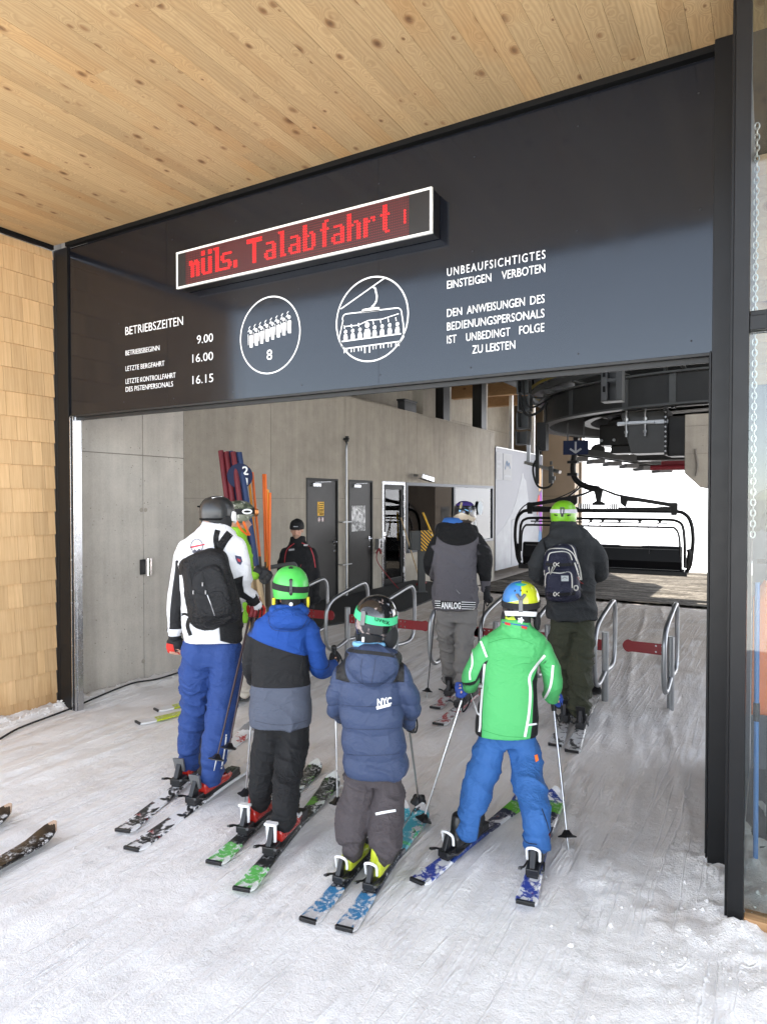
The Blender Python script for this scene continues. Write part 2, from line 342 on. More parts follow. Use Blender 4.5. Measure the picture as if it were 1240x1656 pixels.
# ================================================================== GROUND
_G = np.random.RandomState(3).rand(256, 256)
def vnoise(x, y, s=1.0, o=0):
    x = np.asarray(x)*s+o*17.3; y = np.asarray(y)*s+o*9.1; xi = np.floor(x).astype(int); yi = np.floor(y).astype(int); fx = x-xi; fy = y-yi
    fx = fx*fx*(3-2*fx); fy = fy*fy*(3-2*fy); g = lambda a, b: _G[a % 256, b % 256]
    return (g(xi, yi)*(1-fx)+g(xi+1, yi)*fx)*(1-fy)+(g(xi, yi+1)*(1-fx)+g(xi+1, yi+1)*fx)*fy
def fbm(x, y, s, o=0, n=4): return sum(vnoise(x, y, s*2**k, o+k)*.5**k for k in range(n))/sum(.5**k for k in range(n))
def sstep(a, b, x): t = np.clip((np.asarray(x)-a)/(b-a), 0, 1); return t*t*(3-2*t)
def ground_z(X, Y):
    X = np.asarray(X, float); Y = np.asarray(Y, float)
    z = -.56*sstep(10.5, 17.5, Y)*sstep(-7.0, -5.6, X+.0*Y) - .56*sstep(12.8, 18, Y)*(1-sstep(-7.0, -5.6, X))
    fade = 1-sstep(24, 32, np.abs(Y)+np.abs(X)*.5)
    # ski tracks run along the queue direction
    a = rad(-8); u = X*math.cos(a)-Y*math.sin(a); v = X*math.sin(a)+Y*math.cos(a)
    u = u+.10*(vnoise(X*.0, v, .55, 2)-.5)+.03*(vnoise(u, v, .9, 4)-.5)
    tr = (np.abs(vnoise(u, v*.10, 7.0, 1)-.5)*2); tr2 = np.abs(vnoise(u, v*.14, 15.0, 5)-.5)*2
    ins = 1-.70*sstep(4.5, 7.5, Y)
    z = z+fade*ins*(.024*(np.abs(tr-.5)*2)**.7+.012*np.maximum(0, tr2-.55)*2-.01+.030*(fbm(X, Y, .8, 3)-.5)+.010*(fbm(X, Y, 6, 7)-.5))
    # a few thrown-up ridges beside single tracks
    for (u0, amp, wd, o) in ((-.95, .016, .020, 11), (-1.45, .012, .018, 12), (-.55, .014, .022, 13), (-2.2, .010, .02, 14), (-.2, .012, .02, 15), (.15, .014, .02, 16), (-2.9, .010, .02, 17), (-1.9, .010, .016, 18)):
        uu = u-u0-.16*(vnoise(v, v*0, .5, o)-.5)-.05*(vnoise(v, v*0, 2.2, o)-.5)
        brk = sstep(.3, .55, vnoise(v, v*0, .8, o+5))
        z = z+fade*brk*1.25*amp*np.exp(-(uu/wd)**2)*(0.6+.8*vnoise(X, Y, 22, o))
    # lumps banked against walls and posts
    lump = .45+.75*fbm(X, Y, 11, 21, 4)+.9*np.abs(vnoise(X, Y, 21, 27)-.5)*vnoise(X, Y, 9, 31)*2
    d1 = np.abs(X+5.42)+9*(1-sstep(3.0, 3.3, Y))*0; z = z+.055*np.exp(-(d1/.13)**2)*lump*(1-sstep(5.2, 5.6, Y))
    dr = np.hypot((X-.10)/.75, (Y-3.05)/.62); z = z+.050*np.exp(-dr**2)*lump+.010*np.exp(-(np.hypot((X-.35)/.6, (Y-2.3)/.8))**2)*lump
    dd = np.hypot((X+.15)/.22, (Y-3.7)/.5); z = z+.05*np.exp(-dd**2)*lump
    return z
def gz(x, y): return float(ground_z(np.array([x]), np.array([y]))[0])
def axis(stops):
    out = []
    for a, b, st in stops: out += list(np.arange(a, b-1e-6, st))
    return np.array(out+[stops[-1][1]])
xs = axis([(-1500, -300, 200), (-300, -40, 26), (-40, -8, 2), (-8, -6.2, .1), (-6.2, 1.0, .028), (1.0, 8, .25), (8, 40, 2), (40, 300, 26), (300, 1500, 200)])
ys = axis([(-1500, -300, 200), (-300, -40, 26), (-40, -4, 1.5), (-4, 1.2, .2), (1.2, 7.6, .028), (7.6, 19, .09), (19, 30, .4), (30, 60, 3), (60, 300, 24), (300, 1500, 200)])
GX, GY = np.meshgrid(xs, ys); GZ = ground_z(GX, GY)
nx, ny = len(xs), len(ys)
idx = np.arange(nx*ny).reshape(ny, nx)
quads = np.stack([idx[:-1, :-1], idx[:-1, 1:], idx[1:, 1:], idx[1:, :-1]], -1).reshape(-1, 4)
me = bpy.data.meshes.new('snow_ground'); nv = nx*ny
me.vertices.add(nv); me.vertices.foreach_set('co', np.stack([GX, GY, GZ], -1).astype('f').ravel())
me.loops.add(len(quads)*4); me.loops.foreach_set('vertex_index', quads.ravel().astype('i'))
me.polygons.add(len(quads)); me.polygons.foreach_set('loop_start', np.arange(0, len(quads)*4, 4, dtype='i')); me.polygons.foreach_set('use_smooth', [True]*len(quads))
me.update(calc_edges=True); me.validate(); me.materials.append(M['snow'])
ground = bpy.data.objects.new('snow_ground', me); COL.objects.link(ground); tag(ground, kind='structure')
# snowy hillside beyond the station
hb = MB(); hx = np.linspace(-120, 120, 61); hy = np.concatenate([np.linspace(23, 60, 38), np.linspace(64, 300, 40)])
hv = []; 
for yy in hy:
    for xx in hx:
        t = max(0, yy-23); z = -.62+.02*t+(.35*max(0, t-4) if t > 4 else 0)+.25*float(fbm(np.array([xx]), np.array([yy]), .35, 2)[0])*min(1, t/3)
        hv.append((xx, yy, z))
n = len(hx); hb.add(hv, [(i*n+j, i*n+j+1, (i+1)*n+j+1, (i+1)*n+j) for i in range(len(hy)-1) for j in range(n-1)])
o = hb.build('snow_hillside', M['snow_white'], smooth='all'); tag(o, kind='structure')
# loading strip: bare grey rubber and wet gravel beyond the roof edge
def strip_mat():
    m, t, b = newmat('wet_gravel_strip'); N = NT(t); p = N.geo()
    a = N.noise(N.scale(p, (.25, 1, 1)), 3.2, 6, .7); c = N.mix(N.ramp(a, .42, .60), (.05, .042, .032), (.17, .15, .125)); c = N.mix(N.ramp(N.noise(p, 9, 5, .7), .45, .7), c, (.02, .017, .013))
    N.l(c, b.inputs['Base Color']); b.inputs['Roughness'].default_value = .95; b.inputs['Specular IOR Level'].default_value = .05; N.l(N.bump(N.noise(p, 40, 4), .5, .02), b.inputs['Normal']); return m
mb = MB(); gxs = np.linspace(-6.9, 6, 60); gys = np.linspace(15.2, 23.6, 40)
mb.add([(x, y, float(-.56*sstep(10.5, 17.5, y))+.055) for y in gys for x in gxs], [(i*60+j, i*60+j+1, (i+1)*60+j+1, (i+1)*60+j) for i in range(39) for j in range(59)])
tag(mb.build('loading_strip', strip_mat(), smooth='all'), kind='structure')
# dark floor beside the doors
mb = MB(); edge = [(-6.99, 7.2), (-5.75, 7.4), (-5.52, 8.2), (-5.34, 8.9), (-5.22, 9.7), (-5.3, 10.4), (-5.40, 11.2), (-5.55, 12.2), (-5.7, 13.2), (-6.99, 13.4)]
mb.prism(edge, (0, 0, -.02), (1, 0, 0), (0, 1, 0), .045)
def mat_floor():
    m = plain('black_floor_matting', (.011, .011, .011), .8, 0, .4, 14, .4, 60); return m
tag(mb.build('floor_matting', mat_floor()), kind='structure')
# ================================================================== CANOPY
can = empty('timber_canopy', (-2, 2.6, 4.05), 0, 'canopy soffit of knotty pale spruce boards over the entrance', 'canopy')
mb = MB(); x = -5.46; k = 0
rb = random.Random(5)
while x < 3.0:
    bw = .104; y = 1.44-rb.random()*2.2
    while y < 3.64:
        L = rb.uniform(2.2, 4.2); y1 = min(y+L, 3.645); y0 = max(y, 1.44)
        if y1-y0 > .05: mb.box((x+bw/2+2, (y0+y1)/2-2.6, .011+rb.uniform(-.0005, .0005)), (bw-.0011, y1-y0-.001, .02))
        y += L
    x += bw
o = mb.build('soffit_boards', M['wood_ceiling'], can)
mb = MB(); mb.bx(-3.6, 10, -1.17, 1.03, .024, .50); mb.build('roof_deck', M['dark_steel'], can)
mb = MB(); mb.bx(-3.62, 10, -1.20, -1.165, -.02, .54); mb.build('edge_trim', M['black_steel'], can)
mb = MB(); mb.bx(-3.27, 1.74, 1.046, 1.09, -.032, .02); mb.bx(-3.445, -3.415, -1.16, 1.04, -.035, .018); mb.build('shadow_gap_trim', M['black_matte'], can)
# roof of the hall
roof = empty('hall_roof', (0, 12, 5.6), 0, 'hall roof of dark decking on brown glulam joists behind the black fascia', 'roof')
mb = MB(); mb.bx(-9.5, 1.4, -8.28, 8.6, 0, .7); mb.build('roof_slab', M['dark_steel'], roof); mb = MB(); mb.bx(1.401, 8, -8.28, -6.4, 0, .7); mb.build('shading_wing', M['dark_steel'], roof); mb = MB(); mb.bx(-9.5, -5.6, 8.601, 13.6, 0, .7); mb.build('shading_wing', M['dark_steel'], roof)  # both wings added to shade the side bay and the mural
# ================================================================== SHINGLE WALL
sw = empty('shingle_wall', (-5.6, 2.5, 0), 0, 'warm larch shingle wall left of the station entrance', 'wall')
mb = MB(); mb.bx(-.25, .125, -1.06, 1.16, -.1, 4.02); mb.build('backing', M['black_matte'], sw)
mb = MB(); rs = random.Random(11); z = -.06; c = 0
while z < 4.02:
    y = -1.06-rs.random()*.1
    while y < 1.155:
        wd = rs.choice((.07, .09, .11, .13, .155, .18, .2)); y1 = min(y+wd, 1.158); y0 = max(y, -1.06)
        if y1-y0 > .012:
            zt = min(z+.23, 4.015); dz = rs.uniform(-.0012, .0012); th = rs.uniform(.015, .018); lean = .014+rs.uniform(-.001, .001)
            xb = .127; g = .0012
            mb.add([(xb, y0+g, z+dz), (xb+th+lean*.6, y0+g, z+dz), (xb+th+lean*.6, y1-g, z+dz), (xb, y1-g, z+dz), (xb, y0+g, zt), (xb+.006, y0+g, zt), (xb+.006, y1-g, zt), (xb, y1-g, zt)],
                   [(0,3,2,1), (4,5,6,7), (0,1,5,4), (1,2,6,5), (2,3,7,6), (3,0,4,7)])
        y += wd
    z += .2; c += 1
mb.build('shingles', M['shingle'], sw)
# ================================================================== STEEL FRAME
lp = empty('steel_column', (-5.36, 3.66, 0), 0, 'black steel column between the shingle wall and the concrete wall', 'column')
mb = MB(); mb.bx(-.10, .09, .004, .07, -.05, 4.02); mb.bx(-.065, -.058, .0, .0039, -.05, 4.02); mb.bx(.09, .10, .012, .07, -.05, 2.57); mb.build('flange', M['black_steel'], lp, bevel=.003)
mb = MB(); mb.bx(.105, .117, .0, .05, 0, 2.56); mb.bx(.128, .165, .02, .075, 0, 2.56); mb.bx(.150, .158, -.002, .02, 0, 2.56); mb.build('guide_rail', M['alu'], lp, bevel=.002)
mb = MB(); mb.bx(.117, .128, .01, .07, 0, 2.56); mb.build('rubber_seal', M['rubber'], lp)
rp = empty('steel_column', (-.18, 3.66, 0), 0, 'black steel column at the right end of the sign fascia', 'column')
mb = MB(); mb.bx(-.08, .075, -.06, .03, -.05, 4.045); mb.build('flange', M['black_steel'], rp, bevel=.003)
mb = MB(); mb.bx(-.092, -.083, -.03, .10, -.05, 2.57); mb.bx(-.099, -.0925, .03, .12, -.05, 2.57); mb.build('guide_rail', M['black_steel'], rp, bevel=.003)
mb = MB(); mb.bx(.015, .075, -.36, -.063, -.05, 4.045); mb.bx(.03, .078, -.30, -.26, -.05, 4.046); mb.build('return_plate', M['black_steel'], rp, bevel=.003)
mu = empty('glazed_screen', (.5, 3.2, 0), 0, 'glazed side screen in black frame right of the entrance', 'glazing')
mb = MB(); mb.bx(-.649, -.590, -.05, .05, -.05, 4.045); mb.bx(-.662, -.649, -.02, .05, -.05, 4.045); mb.build('mullion', M['black_steel'], mu, bevel=.003)
mb = MB(); mb.bx(-.589, 1.6, -.045, .045, 2.545, 2.605); mb.bx(-.589, 1.6, -.02, .05, 2.605, 2.63); mb.build('transom', M['black_steel'], mu, bevel=.003)
mb = MB(); mb.bx(-.588, 1.6, -.05, .03, -.05, .10); mb.build('sill', M['glulamX'], mu, bevel=.004)
for z0, z1 in ((.10, 2.543), (2.632, 4.04)):
    mb = MB(); mb.bx(-.589, 1.6, -.006, .006, z0, z1); mb.build('pane', M['glass'], mu)
# ================================================================== SIGN FASCIA
fa = empty('sign_fascia', (-2.77, 3.68, 2.57), 0, 'black glossy fascia panel with white operating hours over the entrance', 'sign')
FX, FZ = 2.77, -2.57
mb = MB(); mb.bx(-2.49, 2.51, 0, .06, .004, 1.44); mb.build('panel', M['panel'], fa)
mb = MB(); mb.bx(-2.50, 2.52, -.004, .07, -.012, .002); mb.bx(-2.49, 2.51, .03, .05, -.04, -.013); mb.build('bottom_edge', M['dark_steel'], fa)
rr = random.Random(2)
for sx in (-1.83, -1.24, -.62, 0, .62, 1.24, 1.83, 2.42):
    for sz in (.06, .72, 1.28): mb = MB(); mb.ell((sx+rr.uniform(-.03, .03), -.001, sz+rr.uniform(-.01, .01)), (.0045, .003, .0045), None, 8, 6); mb.build('rivet', M['black_plastic'], fa)
for sx in (-1.30, .60): mb = MB(); mb.bx(sx, sx+.0012, -.0006, .01, .006, 1.438); mb.build('panel_joint', M['black_matte'], fa)
def text_mesh(txt, x0, x1, zb, cap, y, name, parent, mat, thick=.0016, bold=.0, ox=0, oz=0, spacing=1.0, rot=None):
    """upright text filling x0..x1 on a plane facing -Y"""
    cu = bpy.data.curves.new('txt', 'FONT'); cu.body = txt; cu.extrude = 0; cu.offset = bold; cu.space_character = spacing; cu.resolution_u = 3
    ob = bpy.data.objects.new('txt', cu); COL.objects.link(ob); dg = bpy.context.evaluated_depsgraph_get(); dg.update()
    me = bpy.data.meshes.new_from_object(ob.evaluated_get(dg)); bpy.data.objects.remove(ob); bpy.data.curves.remove(cu)
    n = len(me.vertices); co = np.zeros(n*3, 'f'); me.vertices.foreach_get('co', co); co = co.reshape(-1, 3)
    mx, Mx = co[:, 0].min(), co[:, 0].max(); capu = .729
    X = x0+(co[:, 0]-mx)/(Mx-mx)*(x1-x0); Zc = zb+co[:, 1]/capu*cap
    out = np.stack([X, np.full(n, y), Zc], -1)
    me.vertices.foreach_set('co', out.astype('f').ravel()); me.update()
    bm = bmesh.new(); bm.from_mesh(me); r = bmesh.ops.extrude_face_region(bm, geom=bm.faces[:]); bmesh.ops.translate(bm, verts=[v for v in r['geom'] if isinstance(v, bmesh.types.BMVert)], vec=(0, -thick, 0))
    bmesh.ops.recalc_face_normals(bm, faces=bm.faces); bm.to_mesh(me); bm.free(); me.materials.clear(); me.materials.append(mat)
    o = bpy.data.objects.new(name, me); COL.objects.link(o); o.parent = parent
    return o
def ft(txt, x0, x1, zb, cap, bold=-.004, sp=1.0): return text_mesh(txt, x0+FX, x1+FX, zb+FZ, cap, -.0005, 'lettering', fa, M['white_letter'], bold=bold, spacing=sp)
ft('BETRIEBSZEITEN', -4.549, -3.897, 3.178, .070)
ft('BETRIEBSBEGINN', -4.55, -4.155, 3.014, .042); ft('LETZTE BERGFAHRT', -4.55, -4.101, 2.888, .042)
ft('LETZTE KONTROLLFAHRT', -4.55, -3.98, 2.785, .042); ft('DES PISTENPERSONALS', -4.55, -4.008, 2.720, .042)
ft('9.00', -3.752, -3.588, 3.016, .066); ft('16.00', -3.80, -3.588, 2.880, .066); ft('16.15', -3.80, -3.588, 2.718, .066)
ft('8', -3.078, -3.030, 2.825, .075, .0)
ft('UNBEAUFSICHTIGTES', -1.694, -1.099, 3.181, .050, .003, 1.25); ft('EINSTEIGEN', -1.694, -1.415, 3.106, .050, .003); ft('VERBOTEN', -1.352, -1.100, 3.106, .050, .003)
ft('DEN', -1.694, -1.597, 2.938, .050, .003); ft('ANWEISUNGEN', -1.566, -1.215, 2.938, .050, .003); ft('DES', -1.184, -1.102, 2.938, .050, .003)
ft('BEDIENUNGSPERSONALS', -1.694, -1.103, 2.858, .050, .003)
ft('IST', -1.694, -1.632, 2.780, .050, .003); ft('UNBEDINGT', -1.570, -1.300, 2.780, .050, .003); ft('FOLGE', -1.247, -1.103, 2.780, .050, .003)
ft('ZU LEISTEN', -1.532, -1.270, 2.703, .050, .003)
def fstroke(mb, pts, wd, y0=-.0025):
    """flat white line of width wd along pts (x, z) on the fascia"""
    P = [Vector((p[0], p[1])) for p in pts]; L = []; R = []
    for i, p in enumerate(P):
        t = P[min(i+1, len(P)-1)]-P[max(i-1, 0)]; t.normalize(); nn = Vector((-t.y, t.x))*wd/2; L.append(p+nn); R.append(p-nn)
    k = len(P); vs = [(q.x+FX, y0, q.y+FZ) for q in L]+[(q.x+FX, y0, q.y+FZ) for q in R]
    mb.add(vs, [(i, i+1, k+i+1, k+i) for i in range(k-1)])
def arc(cx, cz, r, a0, a1, n=24): return [(cx+r*math.cos(rad(a0+(a1-a0)*i/n)), cz+r*math.sin(rad(a0+(a1-a0)*i/n))) for i in range(n+1)]
def fpoly(mb, pts, y0=-.0025):
    mb.add([(x+FX, y0, z+FZ) for x, z in pts], [tuple(range(len(pts)))])
for cx in (-3.053, -2.222):
    mb = MB(); fstroke(mb, arc(cx, 2.996, .266, 0, 360, 72), .0095); mb.build('pictogram_ring', M['white_letter'], fa)
# queue of eight people
mb = MB()
for i in range(8):
    bx_ = -3.232+i*.0490; bz = 2.930+i*.0085; k_ = .64; q_ = lambda x, z: (bx_+x*.86, bz+z*k_)
    fpoly(mb, [q_(0, 0), q_(.030, -.004), q_(.032, .105), q_(.034, .122), q_(.022, .138), q_(-.004, .130), q_(-.007, .105)])
    fpoly(mb, [(bx_+.010+.0125*math.cos(t*.524), bz+.108+.0125*math.sin(t*.524)) for t in range(12)])
    fstroke(mb, [q_(-.016, .03), q_(-.018, .15)], .004); fstroke(mb, [q_(-.018, .175), q_(.000, .20)], .008); fstroke(mb, [q_(-.012, .21), q_(.006, .235)], .005)
mb.build('pictogram', M['white_letter'], fa)
# chair pictogram
mb = MB(); cx, cz = -2.222, 2.996; s = .001
fstroke(mb, [(cx-.232, cz+.098), (cx+.098, cz+.245)], .008)
fstroke(mb, [(cx+.012, cz+.205), (cx+.030, cz+.19)]+arc(cx-.02, cz+.135, .062, 25, -70, 12), .012)
fpoly(mb, [(cx-.08, cz+.050), (cx+.06, cz+.045), (cx+.06, cz+.068), (cx+.012, cz+.075), (cx-.065, cz+.072)])
fr = [(cx-.232, cz-.13), (cx-.245, cz-.09), (cx-.215, cz+.02)]+arc(cx-.19, cz+.03, .03, 175, 90, 5)+[(cx+.185, cz+.045)]+arc(cx+.185, cz+.01, .035, 90, 0, 6)+[(cx+.232, cz-.06), (cx+.235, cz-.14), (cx+.215, cz-.165), (cx-.20, cz-.165), (cx-.232, cz-.14)]
fstroke(mb, fr, .0075); fstroke(mb, [(cx-.225, cz-.115), (cx+.215, cz-.118)], .008)
fstroke(mb, [(cx-.21, cz-.02), (cx-.10, cz-.025), (cx-.02, cz-.005), (cx+.08, cz-.010), (cx+.2, cz+.008)], .006)
for i in range(8):
    px = cx-.195+i*.055; big = 1.6 if i == 3 else 1
    fpoly(mb, arc(px, cz-.055+(.022 if big > 1 else 0), .0125*big**.7, 0, 360, 12)[:-1]); h0 = cz-.072+(.014 if big > 1 else 0)
    fpoly(mb, [(px-.014*big, cz-.112), (px+.014*big, cz-.112), (px+.016*big, cz-.09), (px+.010*big, h0), (px-.010*big, h0), (px-.016*big, cz-.09)])
    for sgn in (-1, 1): fstroke(mb, [(px+sgn*.011*big, cz-.165), (px+sgn*.011*big, cz-.165-.028*big)], .006*big)
    fstroke(mb, [(px-.012, cz-.012), (px-.008, cz-.035)], .007)
mb.build('pictogram', M['white_letter'], fa)
# ================================================================== LED DISPLAY
led = empty('led_display', (-2.787, 3.62, 3.41), 0, 'long red LED ticker in white frame hung on the black fascia', 'display')
mb = MB(); mb.bx(-1.045, 1.047, -.055, .055, .0, .262); mb.build('housing', M['black_plastic'], led, bevel=.004)
mb = MB(); F = -.062
for a in ((-1.050, 1.050, .252, .266), (-1.050, 1.050, -.003, .011)): mb.bx(a[0], a[1], F, F+.02, a[2], a[3])
for a in ((-1.050, -1.036), (1.036, 1.050)): mb.bx(a[0], a[1], F, F+.02, .0112, .2518)
mb.build('frame', plain('white_led_frame', (.80, .79, .74), .3, 0, .04), led, bevel=.002)
def led_mat(name, col, e):
    m, t, b = newmat(name); b.inputs['Base Color'].default_value = (.02, .003, .004, 1); b.inputs['Emission Color'].default_value = col+(1,); b.inputs['Emission Strength'].default_value = e; b.inputs['Roughness'].default_value = .3; return m
def led_back():
    m, t, b = newmat('led_screen'); N = NT(t); co = N.scale(N.obj(), (1/.0158, 1, 1/.0158)); fr = N.n('VectorMath', operation='FRACTION'); N.l(co, fr.inputs[0]); sub = N.n('VectorMath', operation='DISTANCE')
    cb = N.n('SeparateXYZ'); N.l(fr.outputs[0], cb.inputs[0]); d = N.math('ADD', N.math('POWER', N.math('SUBTRACT', cb.outputs[0], .5), 2), N.math('POWER', N.math('SUBTRACT', cb.outputs[2], .5), 2))
    on = N.math('LESS_THAN', d, .06); c = N.mix(on, (.018, .004, .005), (.10, .012, .012)); N.l(c, b.inputs['Base Color']); b.inputs['Roughness'].default_value = .4
    N.l(N.mix(on, (.018, .001, .002), (.16, .003, .008)), b.inputs['Emission Color']); b.inputs['Emission Strength'].default_value = .16; return m
mb = MB(); mb.bx(-.955, .895, -.0575, -.0552, .012, .251); mb.build('screen', led_back(), led)
for a_, b_ in ((-1.035, -.9555), (.8955, 1.035)): mb = MB(); mb.bx(a_, b_, -.0575, -.0552, .012, .251); mb.build('bezel', M['black_plastic'], led)
GL = {'n': ['....', '....', '....', '#.#.', '####', '#.##', '#..#', '#..#', '#..#', '#..#', '....', '....'], }
def glyph(rows): return rows
FONT = {
 'n': ["......","......","......","##.##.","######",".##.##",".##.##",".##.##",".##.##",".##.##","......"],
 'u': ["##..##","##..##","......","##..##","##..##","##..##","##..##","##..##","##..##",".#####","......"],
 'l': ["###.",".##.",".##.",".##.",".##.",".##.",".##.",".##.",".##.",".###","...."],
 's': ["......","......","......",".#####","##....","##....",".####.","....##","....##","#####.","......"],
 '.': ["..","..","..","..","..","..","..","##","##","##",".."],
 'T': ["########","########","...##...","...##...","...##...","...##...","...##...","...##...","...##...","...##...","........"],
 'a': ["......","......","......",".####.","....##","....##",".#####","##..##","##..##",".#####","......"],
 'b': ["##....","##....","##....","##.##.","###.##","##..##","##..##","##..##","##..##","#####.","......"],
 'f': ["...##","..##.","..##.",".####","..##.","..##.","..##.","..##.","..##.","..##.","....."],
 'h': ["##....","##....","##....","##.##.","###.##","##..##","##..##","##..##","##..##","##..##","......"],
 'r': [".....",".....",".....","##.##","###.#","##...","##...","##...","##...","##...","....."],
 't': ["..##.","..##.","..##.",".####","..##.","..##.","..##.","..##.","..##.","...##","....."],
 'i': ["##","##","##","##","##","##"],
}
placed = [('n', 2), ('u', 9), ('l', 16), ('s', 20), ('.', 27), ('T', 34), ('a', 43), ('l', 50), ('a', 55), ('b', 62), ('f', 69), ('a', 75), ('h', 82), ('r', 89), ('t', 95)]
mb = MB(); P_ = .0172; 
for ch, c0 in placed:
    for r, row in enumerate(FONT[ch]):
        for c, v in enumerate(row):
            if v == '#':
                X_ = -.945+(c0+c)*P_; Z_ = .222-r*P_
                rr_ = .0088 if c0 < 33 else .0072
                mb.add([(X_+rr_*math.cos(a*math.pi/4), -.0582, Z_+rr_*math.sin(a*math.pi/4)) for a in range(8)], [tuple(range(8))])
for r in range(5): 
    X_ = -.945+105.5*P_; Z_ = .165-r*P_; mb.add([(X_+.0075*math.cos(a*math.pi/4), -.0582, Z_+.0075*math.sin(a*math.pi/4)) for a in range(8)], [tuple(range(8))])
mb.build('lit_text', led_mat('red_led', (1.0, .010, .013), .42), led)
# ================================================================== CONCRETE WALLS
def panelled(mb, xface, ys_, zs_, openings, vseam, hseam, th=.02, g=.0035):
    """slabs on the plane x = xface (facing +X), butted, with open joints only on the flagged lines"""
    for i in range(len(ys_)-1):
        for j in range(len(zs_)-1):
            y0, y1, z0, z1 = ys_[i], ys_[i+1], zs_[j], zs_[j+1]
            if any(y0 >= a-1e-4 and y1 <= b+1e-4 and z0 >= c-1e-4 and z1 <= d+1e-4 for a, b, c, d in openings): continue
            a = g if ys_[i] in vseam else 0; b = g if ys_[i+1] in vseam else 0; c = g if zs_[j] in hseam else 0; d = g if zs_[j+1] in hseam else 0
            mb.bx(xface-th, xface, y0+a, y1-b, z0+c, z1-d)
nw = empty('entrance_wall', (-5.6, 4.45, 0), 0, 'light grey concrete wall just inside the black left column', 'wall')
mb = MB(); panelled(mb, .15, [-.70, .155, .69], [-.1, 2.285, 4.2], [], [.155], [2.285]); mb.build('cast_face', M['concrete_light'], nw)
mb = MB(); mb.bx(-.25, .1298, -.70, .66, -.1, 4.2); mb.bx(-1.75, .15, .691, .70, -.1, 4.2); mb.build('core', M['concrete_dark'], nw)
for (yy, zz) in ((.155+.03, 1.74), (.155-.02, 1.74), (.155-.01, .22)):
    mb = MB(); mb.tube([(.149, yy, zz), (.153, yy, zz)], [.022, .020], 14); mb.build('tie_hole_cap', M['concrete'], nw)
wb = empty('wall_bracket', (-5.448, 4.627, 1.17), 0, 'small shiny steel bracket fixed to the light concrete wall', 'bracket')
mb = MB(); mb.bx(0, .012, -.07, .07, -.075, .075); mb.build('plate', M['dark_steel'], wb, bevel=.002)
mb = MB(); mb.tube([(.045, .0, -.085), (.045, .0, .085)], .036, 16); mb.bx(.010, .045, -.03, .03, -.05, .05); mb.build('roller', M['chrome'], wb, smooth=True)
mb = MB(); pts = [onZ(*q, .03) for q in ((0, 1191), (30, 1176), (75, 1161), (118, 1143), (170, 1126), (215, 1112), (255, 1101), (298, 1086))]
mb.curve([(p.x, p.y, gz(p.x, p.y)+.010+.012*((i*37) % 3)/3) for i, p in enumerate(pts)], .008, 6)
tag(mb.build('ground_cable', M['rubber']), 'thin black cable lying on the snow along the walls', 'cable')
DW = empty('service_wall', (-7.0, 12, 0), 0, 'long grey concrete wall with doors and control-room window', 'wall')
oy = -12
ops = [(9.40+oy, 10.38+oy, -.7, 2.22), (10.74+oy, 11.63+oy, -.7, 2.22), (12.0+oy, 13.0+oy, -.7, 2.22), (13.06+oy, 18.42+oy, .646, 2.22)]
ys_ = sorted(set([5.14+oy, 8.46+oy, 9.40+oy, 10.38+oy, 10.64+oy, 10.74+oy, 11.63+oy, 12.0+oy, 13.0+oy, 13.06+oy, 13.59+oy, 16.47+oy, 18.13+oy, 18.42+oy, 18.5+oy])); zs_ = [-.7, .646, 1.86, 2.22, 3.775]
mb = MB(); panelled(mb, 0, ys_, zs_, ops, [8.46+oy, 10.64+oy, 13.0+oy, 13.59+oy, 16.47+oy, 18.13+oy], [])
mb.build('cast_face', M['concrete'], DW)
mb = MB(); 
for i in range(len(ys_)-1):
    for j in range(len(zs_)-1):
        y0, y1, z0, z1 = ys_[i], ys_[i+1], zs_[j], zs_[j+1]
        if any(y0 >= a-1e-4 and y1 <= b+1e-4 and z0 >= c-1e-4 and z1 <= d+1e-4 for a, b, c, d in ops): continue
        mb.bx(-.20, -.0205, y0, y1, z0, z1-(.003 if z1 > 3 else 0))
mb.build('core', M['concrete_dark'], DW)
mb = MB()
for (a, b_) in ((5.2, 9.36), (10.42, 10.70), (11.67, 11.97)): mb.bx(-.004, .0008, a+oy, b_+oy, 1.857, 1.864)
mb.build('pour_joint', M['concrete_dark'], DW)
mb = MB(); mb.bx(-2.2, .01, 5.14+oy, 18.5+oy, 3.776, 3.80); mb.build('coping', M['concrete'], DW)
